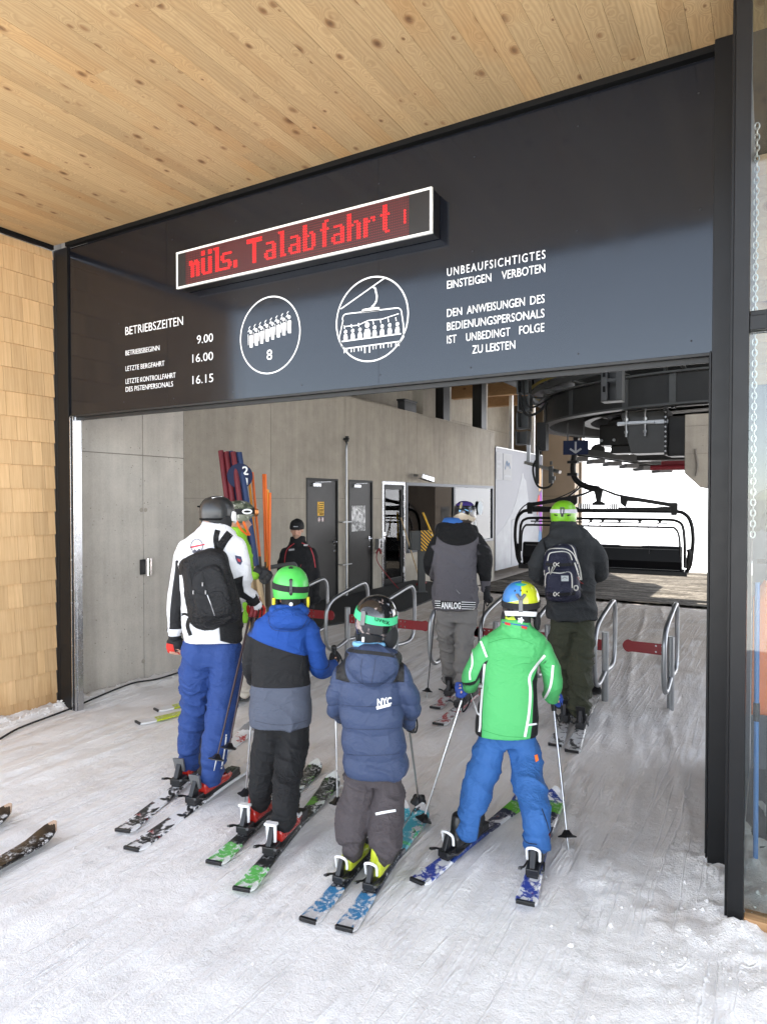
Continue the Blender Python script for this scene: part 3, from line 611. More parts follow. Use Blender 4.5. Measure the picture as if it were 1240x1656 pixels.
# doors
door_m = plain('dark_brushed_door', (.032, .031, .030), .34, .55, .2, 3)
def steel_door(y0, y1, handle_left=False):
    f = MB(); t_ = .035
    f.bx(-.08, .012, y0, y0+t_, -.05, 2.22); f.bx(-.08, .012, y1-t_, y1, -.05, 2.22); f.bx(-.08, .012, y0+t_, y1-t_, 2.185, 2.22)
    fo = f.build('door_frame', M['dark_steel'], DW, bevel=.002)
    d = MB(); d.bx(-.055, -.012, y0+t_+.004, y1-t_-.004, -.04, 2.18); do = d.build('door', door_m, DW, bevel=.002)
    hy = y1-.11
    h_ = MB(); h_.bx(-.012, -.004, hy-.02, hy+.02, 1.0, 1.10); h_.bx(-.012, -.004, hy-.02, hy+.02, .86, .92); h_.curve([(-.005, hy, 1.06), (.045, hy, 1.06), (.05, hy-.03, 1.06), (.05, hy-.13, 1.06)], .010, 8, 4); h_.tube([(-.004, hy, .89), (.02, hy, .89)], .013, 10); h_.build('handle', M['chrome'], do, smooth=True)
    c = MB(); c.bx(-.012, .04, y0+.16, y0+.40, 2.07, 2.13); c.bar((.045, y0+.2, 2.145), (.045, y1-.28, 2.165), .018, .012); c.build('door_closer', M['alu'], do, bevel=.003)
    hg = MB()
    for z_ in (.25, 1.1, 1.9): hg.tube([(.002, y0+t_, z_-.06), (.002, y0+t_, z_+.06)], .012, 10)
    hg.build('hinge', M['black_steel'], do)
    return do
d1 = steel_door(9.40+oy, 10.38+oy); d2 = steel_door(10.74+oy, 11.63+oy)
d1['label'] = 'dark door with a yellow warning sticker'; d2['label'] = 'dark door with a pinned photo sheet'
mb = MB(); mb.bx(-.012, -.009, -12+9.75, -12+9.95, 1.55, 1.80); s1 = mb.build('warning_sign', M['yellow_paint'], d1)
mb = MB()
for k, zz in enumerate((1.77, 1.735, 1.70, 1.665, 1.64, 1.615, 1.59, 1.57)): mb.bx(-.0088, -.0080, -12+9.81, -12+9.94-(k % 3)*.012, zz-.006, zz+.006)
mb.tube([(-.0088, -12+9.78, 1.74), (-.0080, -12+9.78, 1.74)], .014, 10); mb.bar((-.0084, -12+9.78, 1.72), (-.0084, -12+9.78, 1.60), .016, .0008); mb.build('printing', M['black_matte'], s1)
for yy in (9.80, 9.91):
    mb = MB(); mb.tube([(-.012, -12+yy, 1.48), (-.009, -12+yy, 1.48)], .042, 18); so_ = mb.build('round_sign', M['white_paint'], d1)
    mb = MB(); mb.tube([(-.0085, -12+yy+.033*math.cos(a*math.pi/8), 1.48+.033*math.sin(a*math.pi/8)) for a in range(16)], .005, 5, True); mb.bar((-.0085, -12+yy-.02, 1.50), (-.0085, -12+yy+.02, 1.46), .004, .004); mb.build('printing', M['red_paint'], so_)
def aerial_mat():
    m, t, b = newmat('photo_print'); N = NT(t); p = N.obj(); c = N.mix(N.ramp(N.noise(p, 6, 6, .7, dist=1.5), .4, .65), (.10, .10, .10), (.72, .72, .72)); N.l(c, b.inputs['Base Color']); b.inputs['Roughness'].default_value = .3; return m
mb = MB(); mb.bx(-.0118, -.009, -12+10.87, -12+11.37, 1.22, 1.72); s2 = mb.build('photo_sheet', aerial_mat(), d2)
mb = MB(); mb.bx(-.0089, -.0083, -12+10.90, -12+11.34, 1.26, 1.68); mb.build('photo_print', aerial_mat(), s2)
# glazed door
y0, y1 = 12.0+oy, 13.0+oy
mb = MB(); t_ = .06; mb.bx(-.08, .02, y0, y0+t_, -.05, 2.22); mb.bx(-.08, .02, y1-t_, y1, -.05, 2.22); mb.bx(-.08, .02, y0+t_, y1-t_, 2.15, 2.22); mb.bx(-.08, .05, y0+t_, y1-t_, -.08, -.002); mb.build('door_frame', M['alu'], DW, bevel=.003)
mb = MB(); a, b_ = y0+t_+.006, y1-t_-.006; mb.bx(-.05, .0, a, a+.09, .0, 2.14); mb.bx(-.05, .0, b_-.09, b_, 0, 2.14); mb.bx(-.05, .0, a+.09, b_-.09, 2.05, 2.14); mb.bx(-.05, .0, a+.09, b_-.09, 0, .16)
gd = mb.build('door', M['black_steel'], DW, bevel=.003); gd['label'] = 'glazed door in bright metal frame'
mb = MB(); mb.bx(-.03, -.022, a+.09, b_-.09, .16, 2.05); mb.build('pane', M['glass'], gd)
mb = MB(); mb.bx(.0, .012, a+.02, a+.07, .95, 1.15); mb.curve([(.01, a+.045, 1.07), (.05, a+.045, 1.07), (.055, a+.08, 1.07), (.055, a+.17, 1.07)], .011, 8, 4); mb.build('handle', M['chrome'], gd, smooth=True)
mb = MB(); 
for z_ in (.3, 1.1, 1.75, 2.0): mb.tube([(.012, b_+.005, z_-.06), (.012, b_+.005, z_+.06)], .018, 10)
mb.build('hinge', M['white_plastic'], gd)
# window
y0, y1, ym = 13.06+oy, 18.42+oy, 15.65+oy
wf = MB(); 
for a in ((y0, y0+.07), (ym-.04, ym+.04), (y1-.09, y1)): wf.bx(-.07, .015, a[0], a[1], .646, 2.22)
for s_ in ((y0+.07, ym-.04), (ym+.04, y1-.09)):
    wf.bx(-.07, .015, s_[0], s_[1], 2.15, 2.22); wf.bx(-.07, .03, s_[0], s_[1], .646, .72)
wo = wf.build('window_frame', plain('dark_window_frame', (.06, .065, .075), .35, .5), DW, bevel=.003)
for s_ in ((y0+.07, ym-.04), (ym+.04, y1-.09)):
    mb = MB(); mb.bx(-.03, -.02, s_[0], s_[1], .72, 2.15); mb.build('pane', M['glass_refl'], wo)
# control room behind the window
cr = empty('control_room', (-8.2, 15, 0), 0, 'dim control room seen through the wide window', 'room')
mb = MB(); mb.bx(-.6, -.55, -3.2, 3.4, -.6, 3.5); mb.bx(-.55, .95, -3.2, -3.15, -.6, 3.5); mb.bx(-.55, .95, 3.35, 3.4, -.6, 3.5); mb.bx(-.55, .95, -3.15, 3.35, 2.75, 2.8); mb.build('lining', plain('room_lining', (.30, .28, .25), .7), cr)
mb = MB(); mb.bx(.35, .9, -1.6, 3.2, .55, .60); mb.build('desk', M['grey_plastic'], cr)
mb = MB(); mb.bx(.3, .36, .2, .9, .75, 1.15); mb.bx(.3, .36, 1.2, 1.9, .75, 1.15); mb.build('monitor', M['black_plastic'], cr)
mb = MB(); mb.tube([(-.5, -1.2+.17*math.cos(a*math.pi/12), 1.80+.17*math.sin(a*math.pi/12)) for a in range(24)], .012, 6, True); mb.build('wall_ring', M['black_steel'], cr)
mb = MB(); mb.curve([(.2, -1.8, 1.25), (.2, -1.2, 1.42), (.2, -.6, 1.35), (.2, -.3, 1.15)], .05, 8); mb.curve([(.25, -1.8, 1.15), (.25, -1.1, 1.28), (.25, -.5, 1.2), (.25, -.35, .9)], .04, 8); mb.build('hose', M['rubber'], cr, smooth=True)
mb = MB(); mb.bx(-.3, .3, 2.9, 3.3, 1.3, 1.75); mb.build('cabinet', M['white_paint'], cr)
# round sticker on the pane
o = MB(); o.tube([(.0, 0, 0), (.004, 0, 0)], .19, 24); o = o.build('window_sticker', plain('pale_blue_sticker', (.42, .47, .50), .5)); o.location = onX(751+72, 0, -6.96) if 0 else (-6.975, 17.35, 1.60)
tag(o, 'round pale blue sticker on the control-room window', 'sticker')
# services on the wall
pp = empty('wall_pipe', (-6.93, 10.56, 0), 0, 'thin vertical steel pipe between the two dark doors', 'pipe')
mb = MB(); mb.tube([(0, 0, .02), (0, 0, 2.80)], .022, 10); mb.curve([(0, 0, 2.80), (0, .02, 2.88), (-.03, .05, 2.93), (-.05, .05, 2.98)], .02, 8, 4); mb.build('tube', M['galv'], pp, smooth=True)
mb = MB(); mb.tube([(.0, .03, 2.93), (.0, .03, 3.03)], .035, 10); mb.tube([(-.05, .0, 2.98), (.06, .0, 2.98)], .02, 8); mb.build('tap', M['dark_steel'], pp, smooth=True)
for z_ in (.62, 1.42):
    mb = MB(); mb.tube([(-.07, -.13, z_), (.03, -.13+.0, z_)], .012, 8); mb.bar((.02, -.16, z_), (.02, .16, z_), .014, .02); mb.build('clamp', M['galv'], pp)
sc = empty('security_camera', (-6.97, 13.4, 2.34), 0, 'small metal security camera above the glazed door', 'camera')
mb = MB(); mb.bar((.0, 0, .04), (.30, -.05, .03), .05, .05); mb.build('arm', M['galv'], sc, bevel=.003)
mb = MB(); mb.bar((.26, -.22, .02), (.34, .22, -.06), .13, .11); mb.build('casing', M['chrome'], sc, bevel=.01)
sb = empty('switch_box', (-6.95, 11.80, .93), 0, 'small metal key switch beside the glazed door', 'switch')
mb = MB(); mb.bx(-.045, .04, -.07, .07, -.11, .11); mb.build('box', M['galv'], sb, bevel=.006)
mb = MB(); mb.bx(.041, .05, -.05, .05, -.08, .08); mb.build('cover', M['chrome'], sb, bevel=.004)
# pole with red strap leaning beside the glazed door
mb = MB(); mb.curve([(-6.90, 11.66, .80), (-6.92, 11.72, .55), (-6.6, 11.95, .05), (-6.5, 12.0, -.0)], .010, 6); mb.curve([(-6.9, 11.62, .75), (-6.88, 11.7, .84), (-6.88, 11.76, .74)], .02, 6)
tag(mb.build('leaning_pole', M['red_paint'], smooth=True), 'thin red strap pole leaning beside the glazed door', 'pole')
# control pedestal
pd = empty('control_pedestal', (-6.0, 12.3, 0), rad(35), 'grey control pedestal with hazard striped button panel', 'control post')
pw = onZ(692, 985, 0.0)
pd.location = (-5.95, 11.75, 0)
mb = MB(); mb.bx(-.07, .07, -.06, .06, 0, .85); mb.bx(-.12, .12, -.11, .11, -.0, .03); mb.build('stand', M['mid_steel'], pd, bevel=.004)
mb = MB(); mb.bx(-.22, .16, -.13, .13, .85, 1.22); mb.build('box', M['mid_steel'], pd, bevel=.01)
def hazard():
    m, t, b = newmat('hazard_stripes'); N = NT(t); sp = N.n('SeparateXYZ'); N.l(N.obj(), sp.inputs[0]); v = N.math('FRACT', N.math('MULTIPLY', N.math('ADD', N.math('ADD', sp.outputs[0], sp.outputs[1]), sp.outputs[2]), 14)); N.l(N.mix(N.math('GREATER_THAN', v, .5), (.012, .012, .012), (.75, .42, .02)), b.inputs['Base Color']); return m
mb = MB(); mb.bx(.163, .175, -.15, .15, .84, 1.24); mb.bx(-.03, .16, -.145, -.133, .84, 1.24); pb = mb.build('button_panel', hazard(), pd)
mb = MB(); mb.bx(.176, .18, -.10, .12, .87, 1.21); mb.build('panel_face', M['grey_plastic'], pb)
for k, (yy, zz, mm) in enumerate(((-.05, 1.15, 'white_paint'), (.05, 1.15, 'white_paint'), (-.05, 1.07, 'red_paint'), (.05, 1.07, 'yellow_paint'), (-.05, .98, 'white_paint'), (.05, .98, 'red_paint'), (0, .91, 'yellow_paint'))):
    mb = MB(); mb.tube([(.18, yy, zz), (.20, yy, zz)], .020, 10); mb.build('button', M[mm], pb)
br = empty('broom', (-6.62, 12.9, 0), 0, 'wooden handled broom leaning on the wall under the window', 'broom')
mb = MB(); mb.tube([(.12, -.1, .05), (-.28, -.25, 1.45)], .014, 8); mb.build('handle', M['raw_wood'], br)
mb = MB(); mb.box((.14, -.1, .03), (.12, .4, .07), rad(10)); mb.build('brush_head', M['red_paint'], br, bevel=.008)
ys2 = MB(); ys2.tube([(-6.55, 13.6, .9), (-6.7, 13.3, 1.55)], .022, 8); tag(ys2.build('yellow_pole', M['yellow_paint']), 'short yellow handled stick leaning on the window', 'stick')
bk = empty('white_bucket', (-6.25, 13.25, -.02), 0, 'white plastic bucket standing by the control pedestal', 'bucket')
mb = MB(); R_ = [(.15, 0), (.165, .2), (.175, .38), (.185, .39), (.185, .42), (.17, .42), (.16, .3)]; mb.loft([[(r*math.cos(a*math.pi/12), r*math.sin(a*math.pi/12), z_) for a in range(24)] for r, z_ in R_]); mb.build('tub', M['white_plastic'], bk, smooth=True)
mb = MB(); mb.curve([(-.18, 0, .38), (-.15, -.1, .28), (0, -.19, .24), (.15, -.1, .28), (.18, 0, .38)], .006, 6); mb.build('handle', M['galv'], bk)
fe = empty('fire_extinguisher', (-6.5, 13.9, .45), 0, 'red fire extinguisher hanging below the window', 'extinguisher')
mb = MB(); mb.loft([[(r*math.cos(a*math.pi/8), r*math.sin(a*math.pi/8), z_) for a in range(16)] for r, z_ in ((.05, 0), (.075, .02), (.078, .34), (.06, .41), (.025, .44), (.025, .48))]); mb.build('cylinder', M['red_paint'], fe, smooth=True)
mb = MB(); mb.bx(-.02, .09, -.015, .015, .48, .52); mb.curve([(.03, 0, .47), (.1, 0, .45), (.11, 0, .2)], .012, 6); mb.build('valve', M['black_plastic'], fe)
# ---------------------------------------------------------------- upper level
bw_ = empty('gallery_wall', (-8.9, 14, 3.8), 0, 'upper concrete back wall above the doors with joists', 'wall')
mb = MB(); yb = [-8.8, -5.9, -3.0, -.1, 2.8, 5.7, 8.6, 12]; panelled(mb, .1, yb, [0, .55, 1.8], [], yb, [.55]); mb.build('cast_face', M['concrete'], bw_)
mb = MB(); mb.bx(-.15, .0795, -8.8, 12, -4.5, 1.8); mb.build('core', M['concrete_dark'], bw_)
for (a, b_, m_, lab) in ((13.94, 14.6, 'concrete', 'wide concrete pillar on the service wall, nearest of the row'), (15.05, 15.42, 'dark_steel', 'dark steel pillar on the service wall, second of the row'), (17.55, 17.9, 'dark_steel', 'dark steel pillar on the service wall, third of the row')):
    mb = MB(); mb.bx(-.14, .14, 0, b_-a, 0, 1.80); p_ = mb.build('gallery_pillar', M[m_]); p_.location = (-7.16, a, 3.801); tag(p_, lab, 'pillar', 'pillars on the service wall')
    if m_ == 'dark_steel':
        mb = MB(); mb.bx(-.02, .13, b_-a+.001, b_-a+.12, 0, 1.799); mb.build('lining_board', M['concrete_light'], p_)
for k, (yy, zz, lab) in enumerate(((16.4, 4.95, 'brown timber joist under the hall roof, nearest'), (19.4, 5.0, 'brown timber joist under the hall roof, middle one'), (22.0, 5.05, 'brown timber joist under the hall roof, farthest'))):
    bm_ = MB(); bm_.bx(-8.79, -3.0, yy, yy+.24, zz, zz+.5); o = bm_.build('roof_joist', M['glulamX']); tag(o, lab, 'beam', 'joists of the hall roof')
mb = MB(); mb.bx(-8.8, -6.2, 25.4, 25.6, -.6, 5.6); tag(mb.build('end_screen_wall', plain('brown_render', (.13, .095, .06), .8, 0, .2, 2)), 'brown shaded wall closing the left side beyond the mural', 'wall')
for yy, lab in ((20.3, 'white bar standing for a daylight slit above the mural, nearer'), (22.55, 'white bar standing for a daylight slit above the mural, farther')):  # white bars added in place of daylight showing through slits
    mb = MB(); mb.bx(-7.2, -7.1, yy, yy+.12, 3.2, 5.2); tag(mb.build('daylight_bar', M['white_paint']), lab, 'post', 'bars standing for daylight slits over the mural')
mb = MB(); mb.bx(-.09, .09, -.28, .28, 0, .22); mb.bx(-.11, .11, -.30, .30, .2201, .26); o = mb.build('floodlight', M['black_plastic'], bevel=.01); o.location = (-7.1, 13.3, 3.80); tag(o, 'black floodlight box on top of the service wall', 'lamp')
# ---------------------------------------------------------------- mural
mu2 = empty('mural_board', (-6.97, 20.8, 1.5), 0, 'grey printed hoarding with a pale mountain and a skier', 'mural')
def mural_mat():
    m, t, b = newmat('mural_print'); N = NT(t); p = N.obj(); sp = N.n('SeparateXYZ'); N.l(p, sp.inputs[0])
    f = N.ramp(N.math('ADD', sp.outputs[2], N.math('MULTIPLY_ADD', N.noise(p, .7, 4), 1.2, -.6)), -1.6, 1.7); c = N.mix(f, (.23, .235, .26), (.12, .12, .14)); N.l(c, b.inputs['Base Color']); b.inputs['Roughness'].default_value = .4; return m
mb = MB(); mb.bx(-.05, 0, -2.28, 2.25, -1.75, 1.85); mb.build('board', mural_mat(), mu2)
mb = MB(); mb.bx(-.06, .02, -2.28, 2.25, 1.851, 1.88); mb.bx(-.06, .01, 2.251, 2.28, -1.75, 1.85); mb.build('edge_strip', M['white_paint'], mu2)
def mpoly(pts, name, m_, off=.003):
    mb = MB(); mb.prism([(y, z) for y, z in pts], (0, 0, 0), (0, 1, 0), (0, 0, 1), off); return mb.build(name, m_, mu2)
mount_m = plain('printed_snow_peak', (.28, .285, .30), .45, 0, .3, 2.5)
mpoly([(-2.2, -.75), (-1.5, -.45), (-.9, -.1), (-.5, .25), (-.25, .62), (0, .95), (.1, 1.15), (.18, 1.2), (.3, 1.02), (.5, .95), (.62, .6), (.75, .3), (1.0, .15), (1.3, -.3), (1.75, -.6), (2.2, -1.4), (2.2, -1.74), (-2.2, -1.74)], 'printed_peak', mount_m)
for (a, b_) in ((-2.24, -1.75), (-1.65, -.88)):
    q = mpoly([(a, .92), (b_, .92), (b_, 1.72), (a, 1.72)], 'printed_card', plain('pale_card', (.24, .24, .245), .5), .006)
mb = MB(); mb.curve([(.008, -1.5, 1.25), (.008, -1.36, 1.5), (.008, -1.28, 1.34), (.008, -1.18, 1.46), (.008, -1.08, 1.28)], .012, 5); mb.build('printed_emblem', plain('pale_blue_ink', (.18, .30, .52), .5), mu2)
mb = MB(); mb.bx(.006, .008, -1.56, -.98, 1.02, 1.07); mb.bx(.006, .008, -2.2, -1.85, 1.42, 1.48); mb.bx(.006, .008, -2.2, -1.9, 1.28, 1.34); mb.build('printed_caption', plain('grey_ink', (.28, .28, .30), .5), mu2)
mpoly([(1.95, -1.2), (2.22, -1.2), (2.24, -.1), (2.2, .55), (2.1, .62), (1.98, .4)], 'printed_skier_clothing', plain('violet_ink', (.32, .08, .40), .5), .006)
mpoly([(1.7, -.2), (1.95, .1), (2.0, .45), (1.86, .5), (1.72, .3)], 'printed_skier_clothing', plain('red_ink', (.55, .08, .05), .5), .007)
mpoly([(1.9, .6), (2.12, .66), (2.18, 1.2), (2.08, 1.5), (1.96, 1.48), (1.88, 1.1)], 'printed_skier_head', plain('tan_ink', (.60, .38, .20), .5), .006)
mpoly([(1.8, -1.74), (2.2, -1.74), (2.2, -.8), (2.0, -.7), (1.85, -.9)], 'printed_skier_legs', plain('denim_ink', (.10, .20, .34), .5), .008)
mb = MB(); mb.bar((.004, -.9, -1.7), (.004, -.9, -.3), .01, .01); mb.bar((.004, -.9, -.3), (.004, -.15, -.24), .01, .01); mb.bar((.004, -.15, -.24), (.004, -.15, -1.6), .01, .01); mb.build('hatch_outline', M['mid_steel'], mu2)
hut = empty('reflection_hut', (-.1, 27.2, -.6), 0, 'unseen dark hut added to darken the reflection in the control-room window', 'hut')  # unseen from the camera, added to darken the window's left reflection
mb = MB(); mb.bx(-.85, 1.0, 0, 2.2, 0, 3.6); mb.build('walls', plain('dark_larch_cladding', (.075, .055, .038), .8, 0, .3, 5), hut)
mb = MB(); mb.bx(-1.05, 1.2, -.25, 2.45, 3.601, 3.8); mb.build('roof', M['dark_steel'], hut)
mb = MB(); mb.bx(-.862, -.851, .6, 1.5, 0, 2.1); mb.build('door', M['dark_steel'], hut)
# brown pillar behind the mural
pl = empty('end_pillar', (-6.55, 24.2, -.6), 0, 'tan concrete pillar beyond the mural', 'pillar')
mb = MB(); mb.bx(-.75, .42, 0, .6, 0, 2.55); mb.bx(-.75, .42, 0, .6, 2.565, 6.2); mb.build('shaft', plain('tan_concrete', (.30, .235, .165), .8, 0, .15, 2), pl)
mb = MB(); mb.curve([(-.28, -.03, 1.3), (-.28, -.03, 2.1), (-.18, -.03, 2.25), (.12, -.03, 2.25), (.22, -.03, 2.1), (.22, -.03, 1.3)], .035, 8); 
for z_ in (1.5, 1.75, 2.0): mb.bar((-.28, -.03, z_), (.22, -.03, z_), .04, .04)
mb.build('ladder_top', M['white_paint'], pl)
# ================================================================== CHAIRLIFT MACHINERY
RC = Vector((-.9, 14.8, 0)); RR = 3.4; RZ0, RZ1 = 3.36, 3.86
def ring_pts(r, z, a0=90, a1=285, n=60): return [(RC.x+r*math.cos(rad(a0+(a1-a0)*i/n)), RC.y+r*math.sin(rad(a0+(a1-a0)*i/n)), z) for i in range(n+1)]
def ring_band(r0, r1, z0, z1, ext=6.0):
    """rectangular section following the U shaped track"""
    base = []
    for (r, z) in ((r0, z0), (r1, z0), (r1, z1), (r0, z1)):
        p = ring_pts(r, z, 90, 270); base.append([(RC.x+ext, RC.y+r, z)]+p+[(RC.x+ext, RC.y-r, z)])
    return [[base[k][i] for k in range(4)] for i in range(len(base[0]))]
tr = empty('lift_track', (RC.x, RC.y, RZ0), 0, 'big curved dark steel guide track of the chairlift turnaround', 'lift track')
og = (RC.x, RC.y, RZ0)
tr.location = og
def tb(mb, name, m, **k): 
    o = mb.build(name, m, tr, origin=og, **k); o.location = (0, 0, 0); return o
mb = MB(); mb.loft(ring_band(RR-.02, RR, RZ0, RZ1)); tb(mb, 'web_beam', M['dark_steel'], smooth=True)
mb = MB(); mb.loft(ring_band(RR-.12, RR+.10, RZ0-.035, RZ0-.001)); tb(mb, 'lower_flange', M['mid_steel'], smooth=True)
mb = MB(); mb.loft(ring_band(RR+.0015, RR+.10, RZ1-.03, RZ1+.0)); tb(mb, 'upper_flange', M['mid_steel'], smooth=True)
mb = MB(); mb.loft(ring_band(RR+.20, RR+.28, RZ1+.06, RZ1+.15)); tb(mb, 'guide_rail', M['mid_steel'], smooth=True)
mb = MB(); mb.loft(ring_band(RR+.26, RR+.30, RZ1+.20, RZ1+.24)); tb(mb, 'signal_strip', plain('dull_yellow_strip', (.30, .22, .03), .5), smooth=True)
mb = MB(); mb.loft(ring_band(RR-.95, RR-.80, RZ0+.05, RZ0+.30)); tb(mb, 'inner_rail', M['dark_steel'], smooth=True)
for a in range(100, 272, 15):
    c, s = math.cos(rad(a)), math.sin(rad(a)); P = lambda r, z: (RC.x+r*c, RC.y+r*s, z)
    mb = MB(); mb.bar(P(RR+.24, RZ1+.10), P(RR+.24, RZ1+.42), .05, .05); mb.bar(P(RR+.02, RZ1+.02), P(RR+.30, RZ1+.04), .06, .03); mb.bar(P(RR+.24, RZ1+.42), P(RR+.0, RZ1+.45), .05, .05); tb(mb, 'rail_bracket', M['mid_steel'])
for a in (206, 228, 249, 262):
    c, s = math.cos(rad(a)), math.sin(rad(a)); P = lambda r, z: (RC.x+r*c, RC.y+r*s, z)
    mb = MB(); mb.bar(P(RR+.012, RZ0), P(RR+.012, RZ1-.035), .10, .02, (c, s, 0)); tb(mb, 'stiffener', M['mid_steel'])
# deck above the track and dark inner beams
dk = empty('machine_deck', (-1.0, 14.5, 4.45), 0, 'dark underside of the lift drive deck above the curved track', 'machine deck')
mb = MB(); mb.bx(-4.2, 7, -5.2, 4.8, .0, .25); mb.build('deck_plate', M['black_steel'], dk)
for x0 in (-3.4, -1.6, .3, 2.2):
    mb = MB(); mb.bx(x0, x0+.14, -5.1, 4.6, -.30, -.002); mb.build('deck_beam', M['dark_steel'], dk)
for y0 in (-1.9, .4, 2.6):
    mb = MB(); mb.bx(-2.2, 6, y0, y0+.3, -.85, -.301); mb.build('cross_beam', M['dark_steel'], dk)
bw2 = empty('bullwheel', (RC.x+.2, RC.y, 3.36), 0, 'big dark bullwheel turning inside the curved track', 'bullwheel')
mb = MB(); rg = lambda r, z: [(r*math.cos(rad(a*7.5)), r*math.sin(rad(a*7.5)), z) for a in range(48)]
mb.loft([rg(2.2, .0), rg(2.32, .02), rg(2.26, .10), rg(2.32, .18), rg(2.2, .2), rg(2.05, .2), rg(2.05, 0)]); mb.build('rim', M['dark_steel'], bw2, smooth=40)
for k in range(8):
    mb = MB(); c_, s_ = math.cos(rad(k*45+10)), math.sin(rad(k*45+10)); mb.bar((.3*c_, .3*s_, .1), (2.06*c_, 2.06*s_, .1), .16, .14); mb.build('spoke', M['dark_steel'], bw2)
mb = MB(); mb.tube([(0, 0, -.25), (0, 0, .4)], .38, 24); mb.tube([(0, 0, -.5), (0, 0, -.25)], .26, 20); mb.build('hub', M['dark_steel'], bw2, smooth=True)
gb_ = empty('drive_gearbox', (-2.6, 14.6, 2.95), 0, 'dark gearbox and cable boxes slung below the turning wheel', 'gearbox')
mb = MB(); mb.bx(-.5, .5, -.4, .4, 0, .42); mb.bx(-.3, .75, -.25, .25, -.16, -.001); mb.build('housing', M['dark_steel'], gb_, bevel=.02)
mb = MB(); mb.bx(.52, 1.5, -.16, .16, .08, .36); mb.build('motor', M['black_steel'], gb_, bevel=.03)
for xx in (-.45, -.2, .1, .4): mb = MB(); mb.tube([(xx, -.41, .1), (xx, -.45, .1)], .03, 8); mb.build('bolt', M['galv'], gb_)
mb = MB(); mb.curve([(.5, -.3, .1), (.9, -.45, -.1), (1.5, -.3, .1), (1.9, 0, .5)], .025, 8); mb.build('hose', M['rubber'], gb_, smooth=True)
# bracket frame under the near side of the track
bf = empty('track_carrier', (-1.9, 12.0, 2.6), 0, 'tapered grey steel carrier bolted under the near side of the curved track', 'carrier')
mb = MB(); mb.add([(-.36, -.05, .72), (.34, -.05, .72), (.34, -.05, .02), (-.18, -.05, .02), (-.36, .5, .72), (.34, .5, .72), (.34, .5, .02), (-.18, .5, .02)], [(0,1,2,3), (7,6,5,4), (0,4,5,1), (1,5,6,2), (2,6,7,3), (3,7,4,0)]); mb.build('tapered_plate', M['mid_steel'], bf, bevel=.006)
mb = MB(); mb.bx(.343, .39, -.10, .56, -.02, .74); mb.build('end_plate', M['dark_steel'], bf)
for k in range(9):
    mb = MB(); mb.tube([(.366, -.101, .04+k*.08), (.366, -.125, .04+k*.08)], .016, 8); mb.build('bolt', M['galv'], bf)
mb = MB(); mb.bx(.391, 1.35, .0, .42, -.02, .62); mb.bx(.391, 1.35, -.03, .45, -.04, -.021); mb.build('box_beam', M['dark_steel'], bf, bevel=.005)
mb = MB(); mb.bx(-.40, .40, -.1, -.052, .50, .56); mb.bx(-.36, .2, -.16, -.101, .51, .54); mb.build('clamp_bar', M['galv'], bf)
for xx in (-.25, .05):
    mb = MB(); mb.tube([(xx, -.13, .30), (xx, -.13, .80)], .018, 8); mb.tube([(xx, -.13, .36), (xx, -.13, .40)], .032, 6); mb.tube([(xx, -.13, .57), (xx, -.13, .61)], .036, 6); mb.build('threaded_rod', M['galv'], bf)
mb = MB(); mb.tube([(.47, -.20, .82), (.47, -.06, .82)], .085, 12); mb.tube([(.43, -.23, .82), (.43, -.205, .82)], .04, 10); mb.build('wheel', M['chrome'], bf, smooth=True)
mb = MB(); mb.bar((.36, -.13, .70), (.36, -.13, 1.55), .07, .06); mb.build('hanger_post', M['mid_steel'], bf)
# service beams seen below the track
for k, (x0, x1, y0, z0, hh, mm, lab) in enumerate(((-2.6, 4.2, 15.6, 2.72, .34, 'dark_steel', 'long dark cross beam under the lift drive, nearest'), (-3.2, 4.2, 18.6, 2.62, .22, 'mid_steel', 'grey steel cross beam under the lift drive, farther'))):
    mb = MB(); mb.bx(x0, x1, y0, y0+.3, z0, z0+hh); mb.bx(x0, x1, y0-.08, y0+.38, z0-.03, z0-.002); tag(mb.build('drive_beam', M[mm], bevel=.004), lab, 'beam', 'beams under the lift drive')
mb = MB(); mb.bx(-2.2, 4, 16.4, 16.5, 2.60, 2.72); mb.tube([(-2.4, 16.2, 2.56), (4, 16.2, 2.56)], .06, 10); tag(mb.build('conveyor_rail', plain('dark_red_rail', (.22, .02, .03), .5)), 'dark red rail under the lift drive', 'rail')
tc = empty('tyre_conveyor', (-3.7, 17.5, 2.75), rad(28), 'stepped row of grey plates on the tyre conveyor under the track', 'conveyor')
mb = MB(); mb.bar((-.9, 0, .35), (1.6, 0, .0), .14, .16); mb.bar((-.9, .45, .35), (1.6, .45, .0), .12, .16); mb.build('rail_pair', M['mid_steel'], tc)
for k in range(6):
    mb = MB(); mb.bx(-.72+k*.42, -.40+k*.42, -.05, .55, .06-k*.058, .17-k*.058); mb.build('plate', M['grey_plastic'], tc, bevel=.004)
for k in range(5):
    mb = MB(); mb.tube([(-.6+k*.5, .1, .42-k*.07), (-.6+k*.5, .3, .42-k*.07)], .16, 16); mb.build('tyre', M['rubber'], tc, smooth=True)
mb = MB(); mb.bar((-.4, 20.5, 2.72), (1.8, 20.5, 2.72), .5, .05); mb.bar((-.4, 20.3, 2.65), (1.8, 20.3, 2.65), .05, .08); tag(mb.build('grating_walkway', M['galv']), 'pale grating walkway hanging beyond the drive beams', 'walkway')
